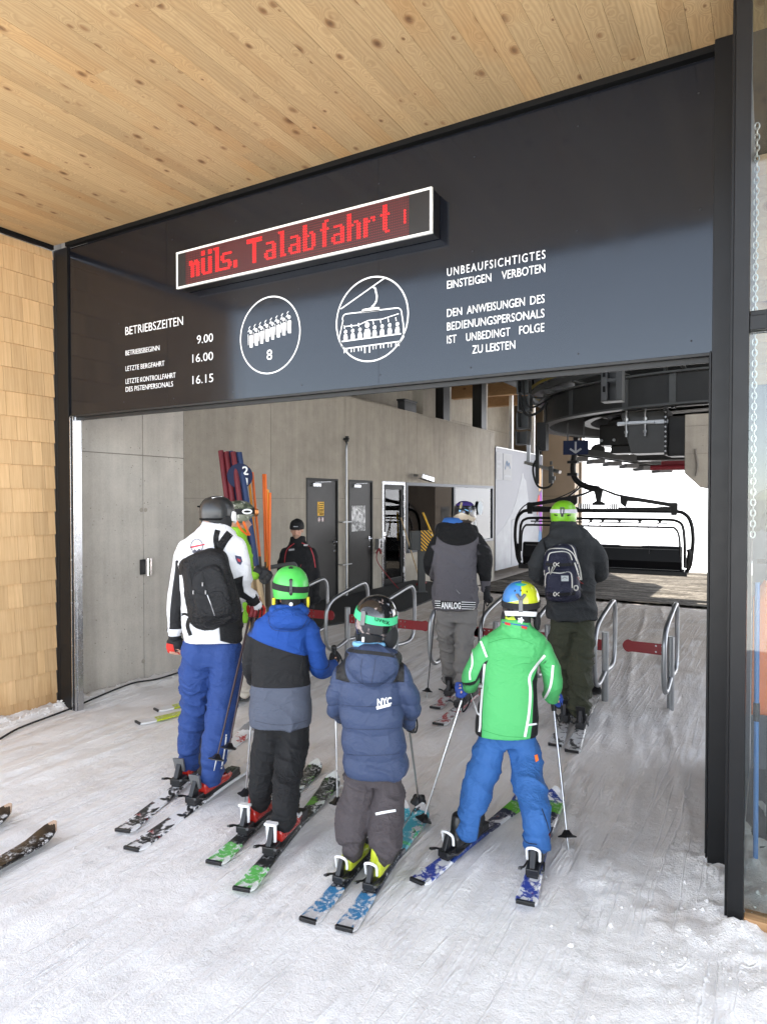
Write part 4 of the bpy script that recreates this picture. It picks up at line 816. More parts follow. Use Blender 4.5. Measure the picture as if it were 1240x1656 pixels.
# concrete counterweight block
cb_ = MB(); a = .22
cb_.prism([(-.35, .0), (-.13, -.22), (1.6, -.22), (1.6, .88), (-.35, .88)], (-.80, 11.0, 2.24), (1, 0, 0), (0, 0, 1), -.9)
o = cb_.build('counterweight', M['concrete'], bevel=.01); tag(o, 'grey concrete block with chamfered corner hanging right of the chair', 'counterweight')
mb = MB(); mb.bx(-.35, 1.6, -.006, .0, .285, .29); mb.bx(-.35, 1.6, -.006, 0, .70, .705); mb.curve([(-.20, -.004, .36), (-.17, -.006, .1), (-.19, -.005, -.05)], .02, 6); o2 = mb.build('joint_line', M['concrete_dark'], o, origin=(0, 0, 0)); o2.location = (-.80, 10.995, 2.24)
# hanging steel channels
hc = empty('channel_post', (-1.66, 8.3, 3.02), 0, 'perforated steel box post hanging down just behind the fascia', 'post')
mb = MB(); mb.bx(-.12, -.05, -.07, .10, 0, 2.0); mb.bx(.05, .12, -.07, .10, 0, 2.0); mb.bx(-.0499, .0499, .06, .10, 0, 2.0); mb.bx(-.12, .12, -.08, .11, -.012, -.001); mb.bx(-.0499, .0499, -.065, -.05, .22, .26); mb.build('channel', M['mid_steel'], hc, bevel=.003)
for z_ in (.10, .28, .48):
    mb = MB(); mb.bx(-.10, -.07, -.0735, -.0702, z_, z_+.07); mb.build('slot', M['black_matte'], hc)
h2 = empty('cable_tower', (-4.17, 12.6, 2.9), 0, 'dark slotted cable tray tower left of the curved track', 'cable tray')
for (z0, z1, x0) in ((.0, .26, -.02), (.30, .62, .0), (.64, .95, .02), (.97, 1.9, .0)):
    mb = MB(); mb.bx(x0-.12, x0-.09, -.1, .1, z0, z1); mb.bx(x0+.09, x0+.12, -.1, .1, z0, z1); mb.bx(x0-.0899, x0+.0899, .07, .1, z0, z1); mb.bx(x0-.0899, x0+.0899, -.1, .0699, z0, z0+.025); mb.build('tray', M['mid_steel'], h2, bevel=.002)
mb = MB(); mb.curve([(-.05, -.08, 1.0), (0, -.11, .7), (.12, -.1, .55), (.30, 0, .62), (.42, .1, .8)], .025, 8); mb.curve([(.0, -.08, 1.6), (.05, -.12, .9), (.2, -.08, .7), (.5, .3, .95)], .018, 8); mb.build('cable', M['rubber'], h2, smooth=True)
mb = MB(); mb.bx(.16, .34, .3, .5, -.1, .45); mb.bx(.15, .22, .25, .3, -.75, .0); mb.build('junction_box', M['dark_steel'], h2, bevel=.004)
h3 = empty('sensor_arm', (-3.75, 13.5, 2.5), 0, 'galvanised sensor arm with looping cable beside the mural end', 'sensor arm')
mb = MB(); mb.bar((-.75, .2, .12), (.12, -.3, -.12), .07, .06); mb.bar((-.68, .2, .1), (-.68, .2, .75), .07, .07); mb.build('arm', M['galv'], h3, bevel=.003)
mb = MB(); mb.curve([(-.42, 0, .7), (-.35, 0, .35), (-.52, 0, .0), (-.42, 0, -.38), (-.18, 0, -.40), (-.08, 0, -.22)], .022, 8); mb.build('cable', M['rubber'], h3, smooth=True)
mb = MB(); mb.bx(-.10, -.02, -.33, -.27, -.34, .0); mb.bx(-.04, .04, -.40, -.33, -.28, -.2); mb.tube([(-.06, -.3, .03), (-.06, -.3, .10)], .03, 8); mb.build('sensor', M['mid_steel'], h3, bevel=.003)
# arrow sign
sg = empty('arrow_sign', (-3.31, 13.13, 2.71), rad(12), 'dark blue hanging sign with a grey arrow pointing down', 'sign')
mb = MB(); mb.bx(-.235, .235, -.012, .012, 0, .275); mb.build('plate', M['navy'], sg, bevel=.002)
mb = MB(); 
for a, b_ in (((0, .25), (0, .05)), ((-.105, .115), (.006, .035)), ((.105, .115), (-.006, .035))): mb.bar((a[0], -.0145, a[1]), (b_[0], -.0145, b_[1]), .036, .003, (0, 1, 0))
mb.build('arrow', plain('grey_ink_arrow', (.35, .36, .38), .5), sg)
mb = MB(); mb.bar((-.15, 0, .275), (-.15, 0, .62), .03, .03); mb.bar((.15, 0, .275), (.15, 0, .62), .03, .03); mb.build('strap', M['mid_steel'], sg)
# ================================================================== THE CHAIR
CX, CY = -3.60, 16.5
chair = empty('lift_chair', (CX, CY, -.55), rad(1.5), 'wide black eight-seat chairlift chair seen from behind', 'chairlift chair')
zc = .55                                  # offset so the numbers below are heights above the photo's floor level
def L(x, y, z): return (x, y, z+zc)
mb = MB(); prof = [(-2.03, .02, .55), (-2.06, 0, .95), (-2.02, -.02, 1.30), (-1.90, -.03, 1.50), (-1.66, -.03, 1.57)]
left = [L(*p) for p in [(-1.92, .05, .17), (-2.0, .04, .34)]+prof]; right = [(-p[0], p[1], p[2]) for p in left][::-1]
mb.curve(left+[L(-.8, -.03, 1.58), L(.8, -.03, 1.58)]+right, .042, 10, 5); mb.build('outer_frame', M['black_steel'], chair, smooth=True)
mb = MB(); lf = [L(-1.90, -.12, .30), L(-1.90, -.14, .8), L(-1.86, -.15, 1.22), L(-1.74, -.16, 1.35), L(-1.5, -.16, 1.38)]; mb.curve(lf+[L(-.7, -.16, 1.38), L(.7, -.16, 1.38)]+[(-p[0], p[1], p[2]) for p in lf][::-1], .032, 8, 4); mb.build('back_frame', M['black_steel'], chair, smooth=True)
mb = MB(); lf = [L(-1.82, -.28, .55), L(-1.80, -.29, .98), L(-1.72, -.30, 1.18), L(-1.55, -.30, 1.21)]; mb.curve(lf+[L(-.7, -.30, 1.21), L(.7, -.30, 1.21)]+[(-p[0], p[1], p[2]) for p in lf][::-1], .024, 8, 4); mb.build('bubble_rail', M['black_steel'], chair, smooth=True)
mb = MB(); mb.bar(L(-1.6, -.2, 1.30), L(1.55, -.2, 1.30), .03, .03); mb.build('grab_rail', M['black_steel'], chair)
mb = MB(); mb.loft([[L(x, y, z) for y, z in ((.08, .74), (.0, .78), (-.08, .75), (-.13, .42), (-.05, .16), (.06, .20))] for x in (-1.84, -1.0, 0, 1.0, 1.84)]); mb.build('backrest', plain('black_seat_shell', (.006, .006, .007), .35, 0, .15, 4, 0, 80, 0, .2), chair, bevel=.02)
mb = MB(); mb.loft([[L(x, y, z) for y, z in ((.50, .13), (.50, .22), (.02, .25), (-.06, .20), (-.02, .12))] for x in (-1.88, 0, 1.88)]); mb.bx(-1.95, 1.95, -.10, -.065, .10+zc, .20+zc); mb.build('seat', M['black_plastic'], chair, bevel=.01)
mb = MB(); mb.bar(L(-1.75, -.135, .235), L(1.80, -.135, .235), .012, .012); mb.bar(L(-1.75, -.115, .70), L(1.80, -.115, .70), .010, .012); mb.build('seam_trim', M['grey_plastic'], chair)
# cross beam with its cut-outs
def cbeam():
    mb = MB(); y0 = -.03; dp = .09
    out = lambda pts: mb.prism(pts, L(0, y0+dp/2, 0), (1, 0, 0), (0, 0, 1), dp)
    for sx in (-1, 1):
        q = lambda pts: [(sx*x, z) for x, z in (pts if sx > 0 else pts[::-1])]
        out(q([(0, 2.14), (0, 2.05), (.10, 2.05), (.38, 1.93), (.40, 1.98)])); out(q([(.40, 1.98), (.38, 1.93), (.50, 1.90), (.50, 1.75), (.58, 1.68), (.62, 1.93)]))
        out(q([(.62, 1.93), (.58, 1.68), (.62, 1.66), (.66, 1.80), (.95, 1.78), (1.60, 1.67), (1.62, 1.76)])); out(q([(.62, 1.66), (1.25, 1.66), (1.45, 1.68), (1.60, 1.67), (1.60, 1.57), (.62, 1.585)]))
        out(q([(1.601, 1.765), (1.601, 1.48), (1.72, 1.48), (1.74, 1.60), (1.74, 1.75), (1.70, 1.77)]))
        out(q([(0, 1.62), (0, 1.57), (.62, 1.57), (.62, 1.655), (.50, 1.66), (.44, 1.62)])); out(q([(0, 2.05), (0, 1.80), (.05, 1.80), (.10, 2.05)])); out(q([(0, 1.80), (0, 1.70), (.14, 1.70), (.16, 1.74), (.06, 1.80)]))
        for k in range(6): out(q([(.20+k*.05, 1.74), (.20+k*.05, 1.62), (.222+k*.05, 1.62), (.222+k*.05, 1.74)]))
    return mb.build('cross_beam', M['black_steel'], chair)
cbeam()
mb = MB(); mb.bar(L(-1.6, .0, 1.55), L(1.6, 0, 1.55), .06, .05); mb.build('top_bar', M['black_steel'], chair)
for xx in (-1.45, -.95, -.55, -.15, .12, .5, .95, 1.38):
    mb = MB(); mb.add([L(xx-.06, -.17, 1.37), L(xx+.06, -.17, 1.37), L(xx, -.17, 1.29), L(xx-.06, -.14, 1.37), L(xx+.06, -.14, 1.37), L(xx, -.14, 1.29)], [(0,1,2), (5,4,3), (0,3,4,1), (1,4,5,2), (2,5,3,0)]); mb.bar(L(xx, -.16, 1.37), L(xx-.05, -.26, 1.22), .014, .014); mb.build('restraint_stay', M['black_steel'], chair)
for xx, zb in ((-.30, .62), (1.15, .60), (-1.3, .62)):
    mb = MB(); mb.tube([L(xx, -.3, 1.2), L(xx+.02, -.3, zb)], .010, 6); mb.build('footrest_stay', M['black_steel'], chair)
# hanger: curved arm up to the grip
mb = MB(); mb.curve([L(.0, 0, 2.08), L(-.32, 0, 2.16), L(-.56, 0, 2.34), L(-.62, 0, 2.62), L(-.56, 0, 3.1), L(-.54, 0, 3.6)], [.085, .075, .07, .07, .07, .07], 10, 6); mb.build('hanger_arm', M['black_steel'], chair, smooth=True)
for z_ in (2.45, 2.75):
    mb = MB(); mb.box(L(-.62, 0, z_), (.24, .2, .07)); mb.build('damper', M['black_steel'], chair, bevel=.01)
mb = MB(); mb.bar(L(-.30, 0, 2.24), L(-.78, 0, 1.86), .05, .04); mb.curve([L(-.44, -.02, 2.3), L(-.6, -.02, 2.05), L(-1.2, -.02, 1.80), L(-1.75, -.02, 1.72), L(-2.02, -.02, 1.40), L(-2.08, 0, 1.0)], .016, 6); mb.build('stay_rod', M['black_steel'], chair)
for sg_ in (-1, 1): mb = MB(); mb.curve([L(sg_*1.93, .0, .28), L(sg_*1.99, -.02, .6), L(sg_*1.97, -.02, .72)], .05, 8); mb.build('side_guard', M['black_steel'], chair, smooth=True)
# ================================================================== ENTRY GATES
def make_gate(side):
    """side +1: paddle to the right of the post, -1: to the left"""
    g = empty('entry_gate', (0, 0, 0))
    mb = MB(); mb.tube([(0, 0, -.05), (0, 0, .62)], .030, 12); mb.build('post', M['galv'], g, smooth=True)
    mb = MB(); mb.tube([(0, 0, .40), (0, 0, .635)], .0325, 12); mb.build('paddle_hub', M['galv'], g, smooth=True)
    mb = MB(); mb.curve([(0, -.02, .27), (0, -.12, .24), (0, -.28, .215), (0, -.38, .26), (0, -.42, .36), (0, -.42, .56), (0, -.40, .66), (0, -.32, .74), (0, -.16, .79), (0, .08, .835), (0, .30, .87), (0, .38, .855), (0, .43, .78), (0, .44, .62), (0, .43, .42), (0, .38, .30), (0, .26, .26), (0, .02, .27)], .021, 10, 5)
    mb.build('tube_loop', M['galv'], g, smooth=True)
    mb = MB(); s = side; pts = [(s*.033, .045), (s*.32, .045)]+[(s*(.345+.058*math.cos(rad(a))), .0+.058*math.sin(rad(a))) for a in range(80, -81, -16)]+[(s*.32, -.050), (s*.033, -.055)]
    if s < 0: pts = pts[::-1]
    mb.prism(pts, (0, .008, .515), (1, 0, 0), (0, 0, 1), .014); pa = mb.build('paddle', M['red_paint'], g, bevel=.003)
    for xx in (.07, .12):
        for zz in (-.028, .025):
            mb = MB(); mb.tube([(s*xx, -.0135, .515+zz), (s*xx, -.006, .515+zz)], .0085, 8); mb.build('bolt', M['alu'], pa)
    return g
gl = make_gate(1); gr = make_gate(-1)
spots = [(-4.70, gl, 'entry gate with red paddle nearest the door wall, left end of the row'), (-4.12, gl, 'entry gate with red paddle just right of the boy in the blue and black jacket'), (-3.50, gl, 'entry gate with red paddle behind the black helmet with green strap'), (-2.885, gl, 'entry gate whose post stands beside the grey trousers'),
         (-2.36, gr, 'entry gate half hidden by the left shoulder of the green jacket'), (-1.84, gr, 'entry gate behind the olive trousers, mostly hidden'), (-1.31, gr, 'entry gate just right of the olive trousers'), (-.755, gr, 'entry gate at the right end with a free red paddle')]
used = set()
for x, proto, lab in spots:
    g = proto if proto.name not in used else copy_tree(proto)
    used.add(proto.name); g.location = (x, 6.3, gz(x, 6.3)-.0); tag(g, lab, 'gate', 'entry gates in a row')
# ================================================================== POLES AND STUFF BY THE WALL
def pole_obj(name, a, b, r, split, m_top, m_low, lab, cat, group):
    a, b = Vector(a), Vector(b); m_ = a.lerp(b, split); d = (b-a); q = Vector((0, 0, 1)).rotation_difference(d.normalized())
    root = empty(name, a); root.rotation_mode = 'QUATERNION'; root.rotation_quaternion = q; Ln = d.length
    mb = MB(); mb.tube([(0, 0, 0), (0, 0, Ln*split)], r, 10); mb.build('lower_shaft', m_low, root, smooth=True)
    mb = MB(); mb.tube([(0, 0, Ln*split+.0005), (0, 0, Ln)], r*1.02, 10); mb.build('painted_top', m_top, root, smooth=True)
    return tag(root, lab, cat, group)
PD = 5.9
def pp_(x, y, d): return atd(x, y, d)
# top pixel, bottom pixel, distance at top / bottom
pk = [((357, 729), (403, 1085), 6.7, 6.35, 'red_pole', 'thick wooden pole with red upper half, leftmost of the leaning bundle'),
      ((366, 731), (411, 1088), 6.72, 6.3, 'red_pole', 'thick wooden pole with red upper half, second from left in the bundle'),
      ((373, 730), (420, 1092), 6.78, 6.36, 'blue_pole', 'thick wooden pole with blue upper half, left one in the bundle'),
      ((377, 731), (426, 1092), 6.66, 6.28, 'red_pole', 'thick wooden pole with red upper half, rightmost red one in the bundle'),
      ((382, 732), (433, 1095), 6.76, 6.36, 'blue_pole', 'thick wooden pole with blue upper half, middle one in the bundle'),
      ((387, 732), (443, 1098), 6.68, 6.28, 'blue_pole', 'thick wooden pole with long blue upper half, rightmost in the bundle')]
for i, (t_, b_, d1_, d2_, m_, lab) in enumerate(pk):
    B = pp_(b_[0], b_[1], d2_); T = pp_(t_[0], t_[1], d1_); B = B+(T-B)*((gz(B.x, B.y)-B.z)/(T.z-B.z))
    pole_obj('marker_pole', B, T, .027, .60 if i < 5 else .52, M[m_], M['raw_wood'], lab, 'pole', 'marker poles leaning in a bundle')
sk = [((401, 755), (432, 1080), 'orange2', .42, 'amber tipped stick right behind the round number sign'), ((408, 764), (436, 1080), 'orange', .60, 'bent orange tipped stick right of the number sign'), ((426, 767), (434, 1085), 'orange', .58, 'bright orange tipped stick beside the wall joint, left of its pair'), ((429, 767), (440, 1085), 'orange', .56, 'bright orange tipped stick beside the wall joint, right of its pair'), ((433, 792), (432, 1080), 'orange2', .60, 'thin amber tipped stick, second from the right'), ((437, 797), (433, 1080), 'orange', .58, 'thin orange tipped stick, rightmost of all')]
for i, (t_, b_, m_, sp_, lab) in enumerate(sk):
    B = pp_(b_[0], b_[1], 6.5); T = pp_(t_[0], t_[1], 6.95-.02*i); B = B+(T-B)*((gz(B.x, B.y)-B.z)/(T.z-B.z))
    pole_obj('marker_stick', B, T, .013, sp_, M[m_], plain('bark_stick', (.09, .07, .05), .8), lab, 'stick', 'orange tipped marker sticks by the bundle')
ns = empty('number_sign', pp_(388, 770, 6.62), 0, 'round dark blue disc with white figures behind the pole bundle', 'sign')
nd = (CO-ns.location).normalized(); ns.rotation_mode = 'QUATERNION'; ns.rotation_quaternion = Vector((0, -1, 0)).rotation_difference(Vector((nd.x, nd.y, 0)).normalized())
mb = MB(); mb.tube([(0, -.006, 0), (0, .006, 0)], .125, 32); mb.build('disc', M['navy'], ns, smooth=True)
text_mesh('2', .022, .082, .015, .085, -.0075, 'lettering', ns, M['white_letter'], bold=.02); text_mesh('1', .05, .075, -.085, .07, -.0075, 'lettering', ns, M['white_letter'], bold=.02)
# rack rail and sack
rk = empty('rail_rack', pp_(450, 1000, 7.2), 0, 'bent steel tube rail in front of the staff man and the poles', 'rail'); RL = rk.location; 
def rl(x, y, d): p = pp_(x, y, d); return p-RL
mb = MB(); mb.curve([rl(405, 923, 6.6), rl(440, 917, 6.9), rl(470, 912, 7.15), rl(477, 914, 7.2), rl(478, 930, 7.2), rl(478, 1040, 7.2)], .022, 8, 4); mb.bar(rl(400, 995, 6.4), rl(432, 985, 6.6), .05, .05); mb.build('tube', M['mid_steel'], rk, smooth=True)
sq = MB(); bse = onZ(402, 1168, 0)
# ================================================================== SIDE BAY BEHIND THE GLASS
sr = empty('side_room', (1.6, 5.2, 0), 0, 'side room with pale board wall and wooden head seen through the glazed screen', 'room')
mb = MB(); mb.bx(-1.715, 2.4, 0, .08, -.1, 2.62); mb.build('pale_board', plain('pale_wall_board', (.075, .082, .10), .4, 0, .1, 2), sr)
mb = MB(); 
for k in range(11): mb.bx(-1.715, 2.4, .0, .06, 2.622+k*.14, 2.622+k*.14+.1385)
mb.build('timber_head', wood_mat('side_boards', (.46, .33, .20), (.28, .17, .09), True, 1, axis='X'), sr)
mb = MB(); mb.bx(2.41, 2.5, -2.0, .08, -.1, 4.2); mb.build('end_wall', M['concrete'], sr)
mb = MB(); mb.bx(-1.765, -1.72, -1.44, .08, -.1, 4.2); mb.build('partition', M['black_steel'], sr)
mb = MB(); mb.bx(-1.715, 2.4, -1.44, -.001, -.08, .012); mb.build('rubber_floor', M['rubber'], sr)
ch = empty('hanging_chain', (-.10, 4.55, 1.62), 0, 'long galvanised link chain hanging behind the glass screen', 'chain')
mb = MB(); z = 0; k = 0
while z < 2.42:
    a = k % 2; L_ = .034; pts = []
    for i in range(10):
        t = 2*math.pi*i/10; x = .0125*math.cos(t); zz = (L_/2+.004)*math.sin(t)
        pts.append((x if a == 0 else 0, 0 if a == 0 else x, z+zz+.02))
    mb.tube(pts, .0042, 5, True); z += L_*.93; k += 1
mb.build('links', metal_mat('zinc_chain', (.62, .62, .60), .4), ch, smooth=True)
bp_ = empty('blue_pole', (-.055, 3.72, .02), 0, 'thin bright blue pole standing behind the glass screen', 'pole')
mb = MB(); mb.tube([(0, 0, 0), (-.006, .05, 1.42)], .012, 10); mb.build('shaft', plain('sky_blue_pole', (.05, .20, .52), .4), bp_, smooth=True)
mb = MB(); mb.tube([(-.003, .028, .74), (-.0035, .031, .83)], .0155, 10); mb.build('sleeve', M['black_plastic'], bp_, smooth=True)
fence = empty('crowd_barrier', (.05, 4.2, .02), 0, 'black barrier rail with orange cloth hung over it behind the glass', 'barrier')
mb = MB(); mb.bar((-.12, 0, 1.49), (1.5, 0, 1.49), .025, .025); mb.bar((-.05, 0, 0), (-.05, 0, 1.49), .03, .03); mb.bar((1.4, 0, 0), (1.4, 0, 1.49), .03, .03)
for k in range(9): mb.bar((.03+k*.16, 0, .15), (.03+k*.16, 0, 1.47), .012, .012)
mb.build('rail', M['black_steel'], fence)
mb = MB(); rows = []
for i in range(16):
    z = 1.40-i*.048; x0 = -.135+.05*(i < 2)*(2-i)/2; rows.append([(x0+j*.05, -.05-.018*math.sin(j*1.7+i*.15)-.002*i, z-.02*j*(i < 3)) for j in range(14)])
vs = [p for r in rows for p in r]; fs = [(i*14+j, i*14+j+1, (i+1)*14+j+1, (i+1)*14+j) for i in range(15) for j in range(13)]
mb.add(vs, fs); oc = mb.build('orange_cloth', M['cloth_orange'], smooth='all'); oc.location = (.05, 4.15, .02); sm_ = oc.modifiers.new('t', 'SOLIDIFY'); sm_.thickness = .006; tag(oc, 'bright orange cloth hanging behind the glass by the blue pole', 'cloth')
ho = MB(); ho.ell((0, 0, 0), (.07, .06, .14), Matrix.Rotation(.35, 3, 'Y'), 18, 12); ho.ell((.035, -.02, -.05), (.05, .05, .08), None, 14, 10); o = ho.build('olive_hood', M['olive'], smooth='all'); o.location = (-.06, 4.72, 1.78); tag(o, 'olive cloth hood beside the chain behind the glass', 'hood')
# ================================================================== LOOSE SNOW
rc_ = random.Random(21); mb = MB()
def crumb(x, y, r):
    z = gz(x, y)+r*.15; vs = []; 
    for v in ((0,0,1),(0,0,-1),(1,0,0),(-1,0,0),(0,1,0),(0,-1,0),(.6,.6,.5),(-.6,.6,.5),(.6,-.6,.5),(-.6,-.6,.5)):
        d = Vector(v).normalized()*r*rc_.uniform(.65, 1.25); vs.append((x+d.x, y+d.y, z+d.z*.8))
    b_ = [(0,6,7),(0,7,9),(0,9,8),(0,8,6),(6,2,4),(6,4,7),(7,4,3),(7,3,9),(9,3,5),(9,5,8),(8,5,2),(8,2,6),(1,4,2),(1,3,4),(1,5,3),(1,2,5)]
    mb.add(vs, b_)
for i in range(380):
    x = rc_.gauss(.02, .26); y = rc_.gauss(3.1, .38)
    if -.9 < x < .75 and 1.9 < y < 3.62: crumb(x, y, min(.015, .003+rc_.expovariate(330)))
for i in range(260):
    y = rc_.uniform(3.15, 5.1); crumb(-5.41+abs(rc_.gauss(0, .11)), y, min(.014, .003+rc_.expovariate(320)))
for i in range(420):
    t = rc_.random(); u0 = rc_.choice((-.95, -1.45, -.55, -.2, .15, -2.9, -2.2)); v = rc_.uniform(1.3, 6.5); a = rad(-8); u = u0+rc_.gauss(0, .05)
    x = u*math.cos(a)+v*math.sin(a); y = -u*math.sin(a)+v*math.cos(a)
    if -5.3 < x < .5: crumb(x, y, min(.008, .002+rc_.expovariate(500)))
o = mb.build('loose_snow', M['snow']); tag(o, kind='stuff')
# ================================================================== PEOPLE: BUILDING KIT
from mathutils.bvhtree import BVHTree
_N3 = np.random.RandomState(9).rand(32, 32, 32)
def vn3(p, o=0):
    p = np.asarray(p)+o*7.31; i = np.floor(p).astype(int); f = p-i; f = f*f*(3-2*f); g = lambda a, b, c: _N3[(i[:, 0]+a) % 32, (i[:, 1]+b) % 32, (i[:, 2]+c) % 32]
    x, y, z = f[:, 0], f[:, 1], f[:, 2]
    l = lambda a, b, t: a+(b-a)*t
    return l(l(l(g(0,0,0), g(1,0,0), x), l(g(0,1,0), g(1,1,0), x), y), l(l(g(0,0,1), g(1,0,1), x), l(g(0,1,1), g(1,1,1), x), y), z)
CFH = Vector((-math.sin(YAW), math.cos(YAW), 0))
def child(mb, name, mat, parent, **k):
    if parent.name not in WLOC: WLOC[parent.name] = tuple(parent.location)
    o = mb.build(name, mat, None, origin=WLOC[parent.name], **k)
    o.location = (0, 0, 0); o.parent = parent; WLOC[o.name] = WLOC[parent.name]; return o
WLOC = {}
def reg(o): WLOC[o.name] = tuple(o.location); return o
def get_co(me):
    a = np.zeros(len(me.vertices)*3, 'f'); me.vertices.foreach_get('co', a); return a.reshape(-1, 3).astype(float)
def sculpt(o, vox, smooth=3, disp=None, zones=None, base=(0, 0, 0), post=2):
    """join overlapping shells of o into one skin, smooth it, push folds into it, store pattern distances"""
    m = o.modifiers.new('r', 'REMESH'); m.mode = 'VOXEL'; m.voxel_size = vox; m.use_smooth_shade = True
    if smooth: s = o.modifiers.new('s', 'SMOOTH'); s.factor = .5; s.iterations = smooth
    dg = bpy.context.evaluated_depsgraph_get(); dg.update(); me = bpy.data.meshes.new_from_object(o.evaluated_get(dg)); old = o.data; mats = list(old.materials)
    o.modifiers.clear(); o.data = me; bpy.data.meshes.remove(old); me.name = o.name
    me.materials.clear()
    for x in mats: me.materials.append(x)
    b = np.array(base)
    if disp is not None:
        co = get_co(me); n = np.zeros(len(me.vertices)*3, 'f'); me.vertices.foreach_get('normal', n); n = n.reshape(-1, 3)
        co = co+n*disp(co+b)[:, None]; me.vertices.foreach_set('co', co.astype('f').ravel()); me.update()
    if zones:
        co = get_co(me)+b
        for k, fn in zones.items():
            at = me.attributes.new(k, 'FLOAT', 'POINT'); at.data.foreach_set('value', np.asarray(fn(co), 'f'))
    me.polygons.foreach_set('use_smooth', [True]*len(me.polygons)); me.update()
    return o
def folds(sx, sz, amp, o=0, slant=.5, fine=.35):
    def f(p):
        q = np.stack([p[:, 0]*sx+p[:, 2]*slant*sx, p[:, 1]*sx, p[:, 2]*sz+p[:, 0]*slant*sz*.5], -1)
        w = q+1.2*np.stack([vn3(q*.5, o+3), vn3(q*.5, o+4), vn3(q*.5, o+5)], -1)
        r = 1-np.abs(2*vn3(w, o)-1); r2 = 1-np.abs(2*vn3(w*2.1, o+1)-1)
        m_ = vn3(p*4.2, o+2)
        return amp*((r**3-.25)*(.35+1.3*m_)+fine*(r2**3-.25)*m_)
    return f
def sd_poly(x, y, poly):
    """signed distance (negative inside) of points to a closed 2-D outline"""
    P = np.array(poly, float); d = np.full(len(x), 1e9); ins = np.zeros(len(x), bool); k = len(P)
    for i in range(k):
        a, b = P[i], P[(i+1) % k]; e = b-a; wx, wy = x-a[0], y-a[1]; t = np.clip((wx*e[0]+wy*e[1])/max(e@e, 1e-9), 0, 1)
        d = np.minimum(d, np.hypot(wx-e[0]*t, wy-e[1]*t)); c = ((a[1] > y) != (b[1] > y)); 
        with np.errstate(divide='ignore', invalid='ignore'): xi = (b[0]-a[0])*(y-a[1])/(b[1]-a[1])+a[0]
        ins ^= c & (x < xi)
    return np.where(ins, -d, d)
def d_path(p, path):
    P = [np.array(q, float) for q in path]; best = np.full(len(p), 1e9); sc = np.zeros(len(p))
    for a, b in zip(P[:-1], P[1:]):
        e = b-a; t = np.clip(((p-a)@e)/max(e@e, 1e-9), 0, 1); d = np.linalg.norm(p-(a+t[:, None]*e), axis=1); best = np.minimum(best, d)
    return best
def cloth_mat(name, base, zones=(), rough=.85, weave=220, bump=.18, seam=True, sheen=.0, var=.10, crease=1.0):
    m, t, b = newmat(name); N = NT(t); co = N.obj(); nz = N.noise(co, 7, 5); col = tuple(base)+(1,)
    c = N.n('RGB'); c.outputs[0].default_value = col; c = c.outputs[0]
    edge = None
    for (attr, zc_) in zones:
        d = N.attr(attr); c = N.mix(N.ramp(d, .0012, -.0012), c, zc_)
        e = N.math('SUBTRACT', 1, N.ramp(N.math('ABSOLUTE', d), .0, .0045)); edge = e if edge is None else N.math('MAXIMUM', edge, e)
    c = N.mix(1, c, N.math('MULTIPLY_ADD', nz, 2*var, 1-var), 'MULTIPLY')
    N.l(c, b.inputs['Base Color']); b.inputs['Roughness'].default_value = rough; b.inputs['Specular IOR Level'].default_value = .3
    if sheen: b.inputs['Sheen Weight'].default_value = sheen
    h = N.math('MULTIPLY', N.noise(co, weave, 2), .20); h = N.math('ADD', h, N.math('MULTIPLY', N.noise(co, 26, 4, .6), .5))
    for sc_, am in (((9, 9, 13), 1.15), ((20, 20, 34), .6)):
        rn = N.math('ABSOLUTE', N.math('SUBTRACT', N.noise(N.scale(co, sc_), 1, 2, .5, dist=.9), .5)); msk = N.ramp(N.noise(N.scale(co, (1, 1, 1), (sc_[0]+len(name), 0, 0)), 4.5, 2), .38, .66); h = N.math('ADD', h, N.math('MULTIPLY', N.math('MULTIPLY', N.math('SUBTRACT', 1, N.ramp(rn, 0, .10)), am*crease), msk))
    if edge is not None and seam: h = N.math('SUBTRACT', h, N.math('MULTIPLY', edge, 1.2))
    N.l(N.bump(h, min(1, bump*2.4), .010), b.inputs['Normal']); return m
def legfix(fig, leg, boot_px):
    """carry the trouser leg to the depth where the boot really stands"""
    h = onZ(*boot_px, .05)-CO; dd = h.dot(CF)/1.0-fig.d+.045; k = len(leg); out = []
    for i, q in enumerate(leg):
        w_ = [0, .1, .55, .95, 1, 1][i] if k == 5 else [0, .15, .6, 1][i]
        out.append((q[0], q[1], q[2]*(.9 if i == 0 else 1), (q[3] if len(q) > 3 else 0)*(1-w_)+dd*w_))
    return out
